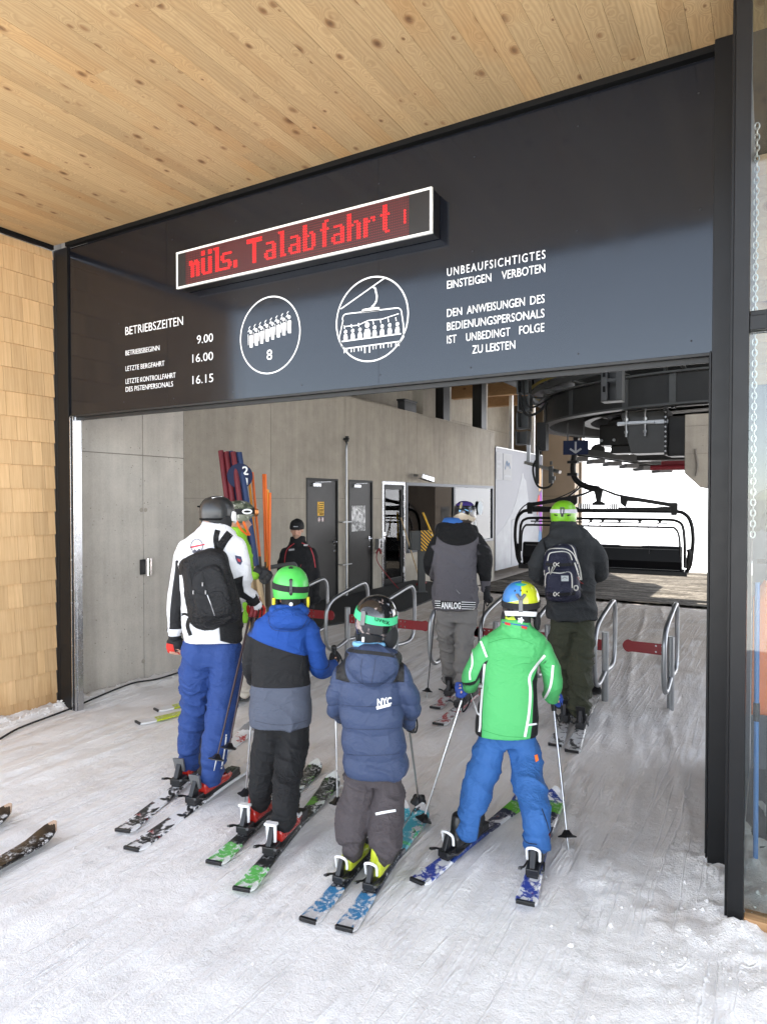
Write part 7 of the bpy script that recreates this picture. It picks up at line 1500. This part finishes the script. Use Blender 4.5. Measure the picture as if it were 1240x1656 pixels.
hm5, B5 = helmet(b5, hcc, hf5, hs5, helmet_mat('blue_yellow_helmet', (.55, .62, .03), [('blue', (.05, .22, .55)), ('lower', (.012, .012, .013)), ('hole', (.004, .004, .004)), ('green', (.05, .42, .30))], .2, None, .7), cut=(.3, -.95, -.42),
  zones={'blue': lambda l_: np.maximum(l_[:, 0]-.02, -(l_[:, 2]-.18-.25*(l_[:, 0]+.4))), 'lower': lambda l_: np.maximum(l_[:, 2]-.06+.12*np.abs(l_[:, 0]), -9*np.ones(len(l_))), 'hole': lambda l_: np.minimum.reduce([np.hypot(l_[:, 0]-x, l_[:, 2]-z_)-.055+np.where(l_[:, 1] < 0, 0, 2) for x, z_ in ((-.30, .62), (0, .66), (.30, .60))]), 'green': lambda l_: np.hypot((l_[:, 0])/.34, (l_[:, 2]-.88)/.05)*.1-.1+np.where(l_[:, 1] < 0, 0, 2)})
q = lambda x, y, z: hcc+B5 @ Vector((x*hs5[0], y*hs5[1], z*hs5[2]))
band(b5, hm5, hcc, B5, hs5, -.16, .10, -110, 110, M['cloth_black'], 0, 1.045)
mb = MB(); mb.bar(q(0, -1.0, .40), q(0, -1.11, -.25), .022, .012); mb.bar(q(-.22, -.93, .52), q(0, -1.04, .28), .020, .012); mb.bar(q(.22, -.93, .52), q(0, -1.04, .28), .020, .012); child(mb, 'goggle_clip', M['grey_plastic'], hm5, bevel=.003)
wb5 = MB(); wb5.loft([[q(1.03*math.sin(t)*k_, -1.03*math.cos(t)*k_, z-.13*abs(math.sin(t))**2) for t in [rad(a) for a in range(-58, 59, 6)]]+[q(.9*math.sin(t)*k_, -.9*math.cos(t)*k_, z-.13*abs(math.sin(t))**2) for t in [rad(a) for a in range(58, -59, -6)]] for z, k_ in ((-.22, .99), (-.44, .93))]); child(wb5, 'rear_bumper', M['white_plastic'], hm5, smooth=40)
mb = MB(); mb.loft([[q(.60*math.sin(t)*k_, -.86*math.cos(t)*k_, z) for t in [rad(a) for a in range(-66, 67, 12)]]+[q(.45*math.sin(t)*k_, -.65*math.cos(t)*k_, z) for t in [rad(a) for a in range(66, -67, -12)]] for z, k_ in ((-.45, 1.0), (-.90, .95))]); child(mb, 'nape_pad', M['cloth_dark'], hm5)
mb = MB(); 
for a in range(5): mb.bar(q(0, -.89, -.64), q(.16*math.cos(a*1.257), -.88, -.64+.14*math.sin(a*1.257)), .008, .006)
mb.tube([q(0, -.87, -.64), q(0, -.91, -.64)], .012, 12); child(mb, 'dial', M['white_plastic'], hm5)
for s in (-1, 1):
    mb = MB(); mb.ell(q(s*.86, .0, -.80), (.020, .065, .055), B5, 14, 10); child(mb, 'ear_pad', M['cloth_black'], hm5, smooth='all')
# ------------------------------------------------------------------ 6 man in the grey and black hooded jacket
f6 = Fig(6.15, (738, 1120)); P = f6.P; fw = view_dir(f6.base); hf6 = turn(fw, 12)
rows = [(984, 702, 772), (960, 700, 772), (920, 702, 770), (890, 702, 769), (868, 703, 776), (856, 712, 768), (848, 722, 762), (840, 730, 756)]
arms = [[(709, 872, 11, 0), (700, 895, 11, .02), (696, 915, 10, .08), (704, 932, 8, .22)], [(770, 872, 12, 0), (780, 895, 12, .0), (783, 925, 10.5, .02), (785, 950, 8.5, .06)]]
legs = [[(720, 990, 17, 0), (722, 1020, 16.5, .02), (725, 1055, 14.5, .04), (728, 1095, 13.5, 0)], [(755, 990, 17, 0), (752, 1020, 15.5, .02), (748, 1055, 14, .04), (749, 1097, 13.5, 0)]]
legs = [legfix(f6, legs[0], (722, 1116)), legfix(f6, legs[1], (742, 1135))]
hc6 = P(751, 832, .03); lw6, rw6 = P(704, 932, .22), P(786, 955, .06)
b6 = person_body('person', f6, hc6-Vector((0, 0, .01)), hf6, .21, rows, [(arms[0], .62), (arms[1], .62), (legs[0], .62), (legs[1], .62)], [(lw6, CFH, _Z, .175, 1.1, 1.0, 1), (rw6, (CFH*.2-_Z), CR*-1, .175, 1.0, 1.0, -1)], 'person in grey and black hooded jacket with baggy grey trousers, seen from behind')
def z6(p):
    x, y, w_ = f6.uv(p); dl, dr = d_path(p, f6.arms[0]), d_path(p, f6.arms[1]); sl = np.minimum(np.maximum(dl-13*f6.s, (x-(703+(880-y)*.16))*f6.s), np.maximum(dr-15*f6.s, ((766+(y-880)*.06)-x)*f6.s)); hd = (np.hypot((x-738)/35, (y-858)/23)-1)*25*f6.s
    return np.maximum(np.minimum(sl, hd), np.where(x > 772, (y-940)*f6.s, -1))
def ex6(mb): hood(f6, mb, [(738, 862, 32, 18, .08, -.06), (736, 852, 29, 12, .12, -.01), (711, 856, 9, 10, .08, .01), (765, 858, 9, 10, .08, .01)])
jm6 = cloth_mat('grey_melange_jacket', (.105, .098, .108), [('z', (.010, .010, .0105))], .9, 300, .25, var=.06)
j6 = jacket(f6, b6, rows, arms, jm6, .0095, .62, ex6, folds(6, 6, .016, 6, .7), {'z': z6})
bv6 = bvh_of([j6])
mb = MB(); mb.tube([P(736, 853, .02), P(737, 840, .03)], [25*f6.s, 20*f6.s], 20); child(mb, 'inner_collar', plain('blue_fleece', (.03, .12, .38), .9), b6, smooth='all')
patch(b6, 'hem_band', bv6, [(703, 971), (738, 973), (769, 975), (769, 986), (738, 985), (703, 983)], M['cloth_black'], .003, 3)
for k in range(4): 
    y_ = 972+k*3.6
    for a, b_ in ((703, 712), (746, 769)): ribbon(b6, 'hem_stripe', bv6, [(a, y_+(a-703)*.04), (b_, y_+(b_-703)*.04)], 1.1, M['white_letter'], .006, 1)
print_text(b6, bv6, 'ANALOG', 713, 745, 984, 10.5, M['white_letter'], .035, .007, .8)
trousers('trousers', f6, b6, legs, [(975, 706, 768), (990, 704, 771), (1005, 705, 770)], cloth_mat('light_grey_trousers', (.175, .165, .155), (), .85), .0095, 1.2, seed=11)
glove(b6, f6, lw6, CFH, _Z, .18, gk, 1.1, 1); glove(b6, f6, rw6, (CFH*.2-_Z), CR*-1, .185, gk, 1.0, -1)
hs6 = (.106, .134, .118); hcc = hc6+Vector((0, 0, .01)); hm6, B6 = helmet(b6, hcc, hf6, hs6, helmet_mat('dark_violet_helmet', (.012, .012, .016), [('vio', (.075, .05, .22)), ('sand', (.48, .40, .30))], .25, [((.05, .16, .50), .68, .69, 22), ((.50, .52, .10), .72, .73, 26)], .5), cut=(.3, -.70, -.50), zones={'vio': lambda l_: .62-l_[:, 2], 'sand': lambda l_: l_[:, 2]+.12-.22*l_[:, 0]**2*-1-.3*(1-np.abs(l_[:, 0]))*.6})
q = lambda x, y, z: hcc+B6 @ Vector((x*hs6[0], y*hs6[1], z*hs6[2]))
mb = MB(); mb.bar(q(-.1, -.6, .84), q(-.1, -1.0, .42), .02, .012); child(mb, 'goggle_clip', plain('gold_clip', (.45, .38, .22), .4), hm6, bevel=.002)
mb = MB(); mb.bar(q(.25, -1.0, .33), q(.55, -.86, .22), .012, .006); mb.ell(q(-.15, -1.02, .22), (.010, .004, .010), B6, 8, 6); child(mb, 'printed_mark', plain('sky_print', (.25, .55, .80), .4), hm6)
mb = MB(); mb.curve([q(.95, .0, -.55), q(.85, .2, -1.1), q(.75, .3, -1.3)], .012, 6); child(mb, 'chin_strap', M['white_plastic'], hm6)
mb = MB(); mb.ell(q(0, -.35, -.45), (.085, .08, .06), B6, 14, 8); child(mb, 'hair', plain('dark_brown_hair', (.03, .02, .015), .6, 0, .4, 60), b6, smooth='all')
# ------------------------------------------------------------------ 7 man in the charcoal jacket with backpack
f7 = Fig(5.5, (918, 1160)); P = f7.P; fw = view_dir(f7.base); hf7 = turn(fw, 4)
rows = [(1000, 883, 962), (975, 884, 962), (940, 884, 960), (905, 882, 960), (882, 878, 963), (868, 884, 956), (857, 894, 944), (846, 897, 931)]
arms = [[(884, 884, 15, 0), (872, 905, 15.5, .0), (868, 926, 13.5, .06), (880, 938, 10, .22)], [(954, 884, 16, 0), (966, 902, 16, .0), (970, 922, 14, .05), (958, 934, 11, .20)]]
legs = [[(907, 1005, 20, 0), (907, 1040, 19, .02), (907, 1080, 17.5, .04), (905, 1128, 16, 0)], [(941, 1005, 20, 0), (940, 1045, 19, .02), (938, 1085, 18.5, .04), (937, 1142, 18, 0)]]
legs = [legfix(f7, legs[0], (904, 1158)), legfix(f7, legs[1], (934, 1172))]
hc7 = P(911, 834, .03); lw7, rw7 = P(882, 938, .24), P(956, 935, .22)
b7 = person_body('person', f7, hc7-Vector((0, 0, .01)), hf7, .21, rows, [(arms[0], .62), (arms[1], .62), (legs[0], .62), (legs[1], .62)], [(lw7, CFH, _Z, .175, 1.1, 1.0, 1), (rw7, CFH, _Z, .175, 1.1, 1.0, -1)], 'person in charcoal jacket and olive trousers with lime helmet, facing the chair')
def ex7(mb):
    hood(f7, mb, [(914, 862, 26, 15, .09, -.06), (920, 868, 20, 13, .08, -.08), (938, 866, 12, 12, .08, -.03)]); mb.tube([P(911, 868), P(911, 843, .01)], [24*f7.s, 20*f7.s], 20)
j7 = jacket(f7, b7, rows, arms, cloth_mat('charcoal_jacket', (.026, .028, .030), (), .8), .0095, .62, ex7, folds(6, 8, .014, 8, .6))
trousers('trousers', f7, b7, legs, [(990, 887, 958), (1005, 885, 961), (1020, 886, 960)], cloth_mat('olive_trousers', (.042, .045, .028), (), .85), .0095, 1.2, seed=13)
glove(b7, f7, lw7, CFH, _Z, .18, gk, 1.1, 1); glove(b7, f7, rw7, CFH, _Z, .18, gk, 1.1, -1)
hs7 = (.106, .134, .116); hcc = hc7+Vector((0, 0, .012)); hm7, B7 = helmet(b7, hcc, hf7, hs7, helmet_mat('lime_helmet', (.20, .50, .02), [('slot', (.01, .02, .005))], .4), cut=(.3, -.62, -.48), zones={'slot': lambda l_: np.maximum(np.abs(l_[:, 2]+.10-.12*np.abs(l_[:, 0]))-.055, np.abs(np.abs(l_[:, 0])-.48)-.17)+np.where(l_[:, 1] < 0, 0, 2)})
band(b7, hm7, hcc, B7, hs7, .10, .36, -105, 105, plain('white_strap', (.62, .60, .66), .7), -.0, 1.035)
q = lambda x, y, z: hcc+B7 @ Vector((x*hs7[0], y*hs7[1], z*hs7[2]))
mb = MB(); 
for s in (-1, 1): mb.bar(q(s*.12, -.98, .50), q(s*.10, -1.08, .02), .008, .010)
mb.bar(q(-.12, -1.0, .47), q(.12, -1.0, .47), .008, .010); mb.bar(q(-.10, -1.08, .05), q(.10, -1.08, .05), .03, .010); mb.bar(q(0, -1.08, .04), q(0, -1.05, -.14), .018, .010); child(mb, 'goggle_clip', M['black_plastic'], hm7, bevel=.002)
pk7 = reg(empty('backpack', P(912, 930, -.16), 0, 'dark blue backpack with pale piping on the charcoal jacket', 'backpack'))
o7 = [(905, 880), (925, 881), (932, 892), (936, 920), (938, 955), (934, 968), (915, 974), (893, 972), (884, 962), (880, 930), (879, 905), (886, 888)]
mb = MB(); mb.loft(pack_outline(f7, o7, ((-.06, .9), (-.10, 1.0), (-.20, 1.0), (-.26, .92), (-.28, .8))))
mb.loft(pack_outline(f7, [(890, 896), (905, 892), (920, 894), (924, 908), (922, 918), (888, 918), (885, 908)], ((-.15, 1), (-.27, .98), (-.30, .85)))); mb.loft(pack_outline(f7, [(884, 930), (892, 925), (918, 925), (926, 931), (926, 955), (918, 964), (888, 963), (883, 950)], ((-.15, 1), (-.30, .98), (-.335, .86))))
pm7 = cloth_mat('navy_ripstop', (.020, .021, .042), (), .6, 120, .3); p7 = child(mb, 'pack', pm7, pk7); sculpt(p7, .0095, 2, folds(10, 10, .010, 9), None, WLOC[p7.name]); bb = bvh_of([p7])
pw = plain('pale_piping', (.66, .64, .58), .6)
for pts in ([(883, 886), (893, 880), (906, 880), (915, 878), (925, 884), (930, 896), (934, 912)], [(878, 900), (886, 889), (900, 887), (915, 888), (926, 895), (932, 907)], [(885, 907), (888, 896), (896, 893), (912, 892), (921, 896), (925, 906)], [(881, 952), (882, 932), (888, 926), (905, 927), (918, 925), (924, 930), (925, 951)], [(878, 938), (880, 922)]): ribbon(pk7, 'piping', bb, pts, 1.7, pw, .005)
ribbon(pk7, 'side_stripe', bvh_of([p7, j7]), [(929, 910), (934, 925), (938, 938)], 2.2, pw, .006); ribbon(pk7, 'side_stripe', bvh_of([p7, j7]), [(933, 904), (938, 922), (940, 938)], 2.2, pw, .006)
for y_ in (912, 960):
    ribbon(pk7, 'webbing', bb, [(879, y_), (900, y_+2), (930, y_)], 5, M['cloth_black'], .004)
    mb = MB(); c = on_surface(bb, 897, y_+1, .008); e = CR*.013; mb.tube([c+CR*(.010*math.cos(a*math.pi/6))+_Z*(.015*math.sin(a*math.pi/6)) for a in range(12)], .0035, 6, True); mb.bar(c+e, c+e*2.6+_Z*.014, .006, .005); mb.bar(c+e, c+e*2.6-_Z*.014, .006, .005); child(mb, 'buckle', pw, pk7)
patch(pk7, 'sewn_label', bb, [(907, 931), (919, 931), (919.5, 940), (907.5, 940)], plain('grey_label', (.48, .50, .50), .6), .005); ribbon(pk7, 'label_print', bb, [(909, 936), (913, 933), (917, 936)], .8, plain('label_ink', (.10, .11, .12), .6), .008, 1)
mb = MB(); c = on_surface(bb, 931, 951, .012); mb.tube([c+CR*(.016*math.cos(a*math.pi/6))+_Z*(.019*math.sin(a*math.pi/6)) for a in range(12)], .005, 6, True); child(mb, 'ring', pw, pk7)
sb7 = bvh_of([j7, p7]); ribbon(pk7, 'shoulder_strap', sb7, [(883, 893), (880, 880), (877, 868)], 2.5, M['cloth_black'], .006); ribbon(pk7, 'side_webbing', sb7, [(936, 952), (950, 958), (962, 960)], 4, M['cloth_black'], .006); ribbon(pk7, 'side_webbing', sb7, [(938, 952), (944, 962), (951, 972)], 3.5, M['cloth_black'], .007); ribbon(pk7, 'zip_cord', sb7, [(934, 933), (938, 941), (943, 944)], 1.3, M['red_paint'], .008)
# ------------------------------------------------------------------ 8 lift attendant by the doors
f8 = Fig(9.0, (482, 1028)); P = f8.P; hf8 = (CO-f8.base); hf8.z = 0; hf8 = turn(hf8.normalized(), 8)
rows = [(985, 459, 508), (950, 457, 508), (915, 455, 510), (892, 459, 507), (882, 466, 499), (876, 472, 494), (870, 475, 490)]
arms = [[(462, 893, 7.5, 0), (456, 915, 7.5, .0), (455, 940, 7, -.02), (460, 962, 5.5, -.06)], [(504, 893, 7.5, 0), (509, 915, 7.5, .0), (511, 942, 7, -.02), (511, 962, 5.5, -.04)]]
legs = [[(473, 985, 12, 0), (473, 1010, 10.5, 0), (473, 1026, 9.5, 0)], [(495, 985, 12, 0), (495, 1010, 10.5, 0), (495, 1026, 9.5, 0)]]
hc8 = P(480, 858, -.02)
b8 = person_body('person', f8, hc8, hf8, .235, rows, [(arms[0], .62), (arms[1], .62), (legs[0], .6), (legs[1], .6)], [(P(460, 962, -.06), (0, 0, -1), CFH, .18, .6, 1.0, -1), (P(511, 962, -.04), (0, 0, -1), CFH, .18, .6, 1.0, 1)], 'lift attendant in black jacket with red piping and black cap, facing the camera')
j8 = jacket(f8, b8, rows, arms, cloth_mat('black_work_jacket', (.010, .010, .011), (), .8), .012, .62, lambda mb: mb.tube([P(481, 882, .01), P(481, 868, .02)], [13*f8.s, 12*f8.s], 16), folds(6, 8, .012, 3))
trousers('trousers', f8, b8, legs, [(978, 461, 507), (988, 460, 508), (996, 461, 507)], M['cloth_black'], .012)
bv8 = bvh_of([j8]); rp8 = plain('dark_red_piping', (.38, .03, .04), .6)
for pts in ([(476, 879), (470, 883), (464, 889), (461, 900), (460, 912)], [(488, 878), (495, 881), (502, 884)], [(502, 886), (507, 900), (510, 918)]): ribbon(b8, 'piping', bv8, pts, 1.6, rp8, .008, 3)
patch(b8, 'chest_print', bv8, [(467, 888), (476, 887), (476, 890), (467, 891)], plain('grey_chest_print', (.35, .35, .36), .7), .008, 2); patch(b8, 'chest_badge', bv8, [(491, 880), (498, 880), (498, 883), (491, 883)], plain('pale_badge', (.5, .5, .5), .7), .008, 2)
for wx, th in ((460, -1), (511, 1)): glove(b8, f8, P(wx, 962, -.05), (0, 0, -1), CFH, .18, gk, .6, th)
BB8 = basis(hf8); mb = MB(); q = lambda x, y, z: hc8+BB8 @ Vector((x, y, z)); mb.loft([[q(.093*s_*math.sin(t), .108*s_*math.cos(t)-.01, z+.015*math.cos(t)*-1) for t in [2*math.pi*i/24 for i in range(24)]] for z, s_ in ((.025, 1.03), (.06, 1.04), (.10, .96), (.13, .75), (.145, .4), (.148, .05))]); cap_ = child(mb, 'knit_cap', M['cloth_black'], b8, smooth='all')
mb = MB(); mb.bar(q(-.03, .112, .058), q(.03, .112, .058), .004, .012); child(mb, 'cap_print', plain('cap_print', (.3, .3, .3), .7), cap_)
# ================================================================== BOOTS, SKIS AND POLES
def dirv(a, b): v = onZ(*b, .03)-onZ(*a, .03); v.z = 0; return v.normalized()
def set_ski(tail_px, d, L_, W, mat, label, boot_px, bind, person=None, boot_m=None, boot_m2=None, bl=.30, group='skis worn by the queue', tip_px=None, zoff=0):
    t = onZ(*tail_px, .03) if tail_px else onZ(*tip_px, .03)-d*L_
    bp = onZ(*boot_px, .05) if boot_px else None; s0 = ((bp-t).dot(d))/L_ if bp else .42
    o, cz = ski(t, t+d*L_, W, mat, label, group, s0, (bind[0], bl, bind[1], bind[2]), zoff)
    if person is not None:
        h = Vector((t.x, t.y, 0))+d*(s0*L_); h.z = cz+.036; boot(person, h, d, bl, boot_m, boot_m2)
    return o
bsil = plain('silver_buckle', (.5, .5, .5), .3, .8)
d1_ = dirv((212, 1372), (405, 1235)); d1b = dirv((198, 1342), (398, 1182))
wm_ = ski_mat('white_red_ski', [(.0, .36, (.012, .012, .013), .47, 9), (.05, .3, (.35, .03, .03), .62, 12), (.80, .93, (.45, .04, .04), .55, 15), (.95, 1.0, (.25, .25, .26), .3, 5)], .55)
set_ski((212, 1372), d1_, 1.72, .115, wm_, 'white ski with black and red print under the right boot of the white jacket', (327, 1287), ('plate', M['black_plastic'], M['grey_plastic']), wht, M['red_plastic'], M['black_plastic'])
set_ski((198, 1342), d1b, 1.72, .115, wm_, 'white ski with black and red print under the left boot of the white jacket', (292, 1257), ('plate', M['black_plastic'], M['grey_plastic']), wht, M['red_plastic'], M['black_plastic'])
gm_ = ski_mat('green_black_ski', [(.0, .16, (.12, .50, .10), .46, 10), (.16, .60, (.02, .02, .02), .30, 7), (.55, .97, (.02, .025, .02), .38, 9), (.60, .97, (.16, .42, .05), .52, 8)], .6, (.78, .82, .78))
d3l, d3r = dirv((345, 1395), (512, 1240)), dirv((390, 1440), (540, 1262))
bkw = ('fork', M['black_plastic'], M['white_plastic'])
set_ski((345, 1395), d3l, 1.28, .108, gm_, 'white and green ski under the left boot of the blue and black jacket', (408, 1334), bkw, b3, M['red_plastic'], M['white_plastic'], .275)
set_ski((390, 1440), d3r, 1.28, .108, gm_, 'white and green ski under the right boot of the blue and black jacket', (448, 1367), bkw, b3, M['red_plastic'], M['white_plastic'], .275)
bm4 = ski_mat('blue_green_ski', [(.0, .24, (.04, .20, .40), .48, 8), (.24, .62, (.015, .018, .03), .2, 6), (.62, .97, (.06, .36, .45), .40, 9), (.66, .88, (.05, .50, .16), .52, 9), (.6, .98, (.015, .02, .03), .60, 16)], .7, (.62, .60, .60))
d4l, d4r = dirv((495, 1487), (640, 1322)), dirv((556, 1498), (682, 1312))
lp_ = ('loop', M['black_plastic'], M['white_plastic'])
set_ski((497, 1488), d4l, 1.14, .100, bm4, 'scuffed blue and grey ski under the left lime boot', (562, 1412), lp_, b4, M['yellow_plastic'], M['yellow_plastic'], .235)
set_ski((556, 1502), d4r, 1.14, .100, bm4, 'scuffed blue and green ski under the right lime boot', (613, 1424), lp_, b4, M['yellow_plastic'], M['yellow_plastic'], .235)
bm5 = ski_mat('blue_white_ski', [(.0, .22, (.03, .06, .35), .47, 13), (.0, .10, (.50, .03, .05), .62, 10), (.22, .55, (.02, .05, .22), .15, 6), (.52, .80, (.015, .02, .06), .35, 7), (.60, .85, (.45, .14, .04), .63, 10), (.80, .92, (.12, .45, .03), .3, 8), (.90, .985, (.02, .05, .25), .45, 6)], .55, (.80, .80, .82))
d5l, d5r = dirv((672, 1424), (835, 1297)), dirv((849, 1466), (897, 1296))
s5a = set_ski((674, 1424), d5l, 1.18, .102, bm5, 'blue and white ski of the green jacket, pointing inwards on the left', (738, 1375), lp_, b5, M['black_plastic'], M['red_paint'], .255)
s5b = set_ski((849, 1466), d5r, 1.18, .102, bm5, 'blue and white ski of the green jacket, straight under the right boot', (857, 1404), lp_, b5, M['black_plastic'], M['red_paint'], .255)
for so5, u in ((s5a, .60), (s5b, .84)):
    pass
rm6 = ski_mat('red_patterned_ski', [(.0, .30, (.40, .04, .04), .50, 10), (.04, .30, (.02, .02, .02), .55, 14), (.1, .3, (.30, .35, .10), .66, 12), (.3, 1.0, (.30, .03, .03), .40, 8)], .5, (.70, .69, .68))
d6 = dirv((690, 1146), (752, 1092)); d6b = dirv((700, 1171), (778, 1108))
bk_ = ('plate', M['black_plastic'], M['black_plastic'])
set_ski((703, 1143), d6, 1.65, .12, rm6, 'red patterned ski under the left boot of the grey trousers', (722, 1116), bk_, b6, M['black_plastic'], M['grey_plastic'])
set_ski((708, 1170), d6b, 1.65, .12, rm6, 'red patterned ski under the right boot of the grey trousers', (742, 1135), bk_, b6, M['black_plastic'], M['grey_plastic'])
km7 = ski_mat('black_orange_ski', [(.0, .30, (.03, .03, .03), .50, 12), (.08, .3, (.45, .12, .03), .66, 12), (.3, 1.0, (.02, .02, .02), .25, 8), (.6, .9, (.35, .06, .03), .66, 12)], .5, (.62, .62, .62))
d7 = dirv((895, 1212), (935, 1112)); d7b = dirv((925, 1220), (965, 1115))
set_ski((897, 1206), d7, 1.72, .118, km7, 'black ski under the left boot of the olive trousers', (904, 1158), bk_, b7, M['black_plastic'], M['grey_plastic'])
set_ski((924, 1218), d7b, 1.72, .118, km7, 'black ski under the right boot of the olive trousers', (934, 1172), bk_, b7, M['black_plastic'], M['grey_plastic'])
lm2 = ski_mat('lime_white_ski', [(.08, .36, (.50, .58, .03), .40, 6), (.36, .62, (.03, .03, .03), .2, 6)], .7)
d2_ = dirv((222, 1169), (405, 1126))
kh = plain('khaki_boot_plastic', (.16, .15, .10), .35)
set_ski((222, 1169), d2_, 1.72, .11, lm2, 'white and lime ski behind the blue trousers, nearer the camera', (384, 1133), ('plate', M['black_plastic'], M['black_plastic']), grn, kh, M['black_plastic'], tip_px=None)
p2 = onZ(222, 1169, .03)+Vector((-.03, .30, 0)); pxl = (233, 1150)
set_ski((252, 1150), d2_, 1.72, .11, lm2, 'white and lime ski behind the blue trousers, nearer the wall', (372, 1121), ('plate', M['black_plastic'], M['black_plastic']), grn, kh, M['black_plastic'])
rmw = ski_mat('dark_brown_ski', [(.50, .99, (.010, .009, .009), .22, 7), (.60, .90, (.30, .05, .04), .66, 16), (.978, 1.0, (.42, .30, .22), .2, 4)], .55, (.75, .73, .72))
dw = Vector((math.sin(rad(-8)), math.cos(rad(-8)), 0))
dwa = dirv((0, 1393), (88, 1343)); 
set_ski(None, dwa, 1.65, .115, rmw, 'dark brown ski tip at the left edge, nearer one', None, ('', None, None), None, group='skis entering from the left', tip_px=(90, 1343), zoff=.01)
set_ski(None, dwa, 1.65, .115, rmw, 'dark brown ski tip cut by the left edge, upper one', None, ('', None, None), None, group='skis entering from the left', tip_px=(18, 1314), zoff=.01)
# poles
PG = 'ski poles held by the queue'; blk = (M['black_plastic'], M['black_plastic'], M['black_plastic']); alu_p = (metal_mat('silver_shaft', (.62, .63, .65), .3), M['black_plastic'], M['black_plastic'])
red_p = (plain('black_red_shaft', (.04, .02, .02), .3, .3), M['red_paint'], M['black_plastic'])
def pole(tip_px, top, mats, lab, **k):
    t = onZ(*tip_px, .0); t.z = gz(t.x, t.y); return ski_pole(t, top, mats, lab, PG, **k)
ski_pole(f1.P(346, 1247, -.26), f1.P(411, 968, .06), red_p, 'dark red pole held by the white jacket, outer of the pair', PG)
ski_pole(f1.P(367, 1228, -.16), f1.P(416, 968, .07), red_p, 'dark red pole held by the white jacket, inner of the pair', PG)
pole((396, 1302), f3.P(412, 1092, .34), alu_p, 'silver pole left of the black trousers')
pole((546, 1318), f3.P(540, 1048, .32), alu_p, 'silver pole between the blue and black jacket and the navy jacket')
pole((678, 1308), f4.P(658, 1150, .24), (metal_mat('silver_yellow_shaft', (.62, .62, .60), .3), plain('yellow_black_grip', (.60, .36, .02), .4), M['black_plastic']), 'silver pole with yellow grip right of the navy jacket', r=.007)
pole((679, 1342), f5.P(757, 1100, .26), alu_p, 'silver pole reaching out left of the green jacket')
pole((919, 1378), f5.P(892, 1115, .26), alu_p, 'silver pole right of the green jacket')
pole((690, 1128), f6.P(708, 940, .26), blk, 'thin black pole left of the grey trousers')
ski_pole(f6.P(770, 1100, .2), f6.P(786, 950, .08), blk, 'black pole hanging from the right hand of the grey hooded jacket', PG)
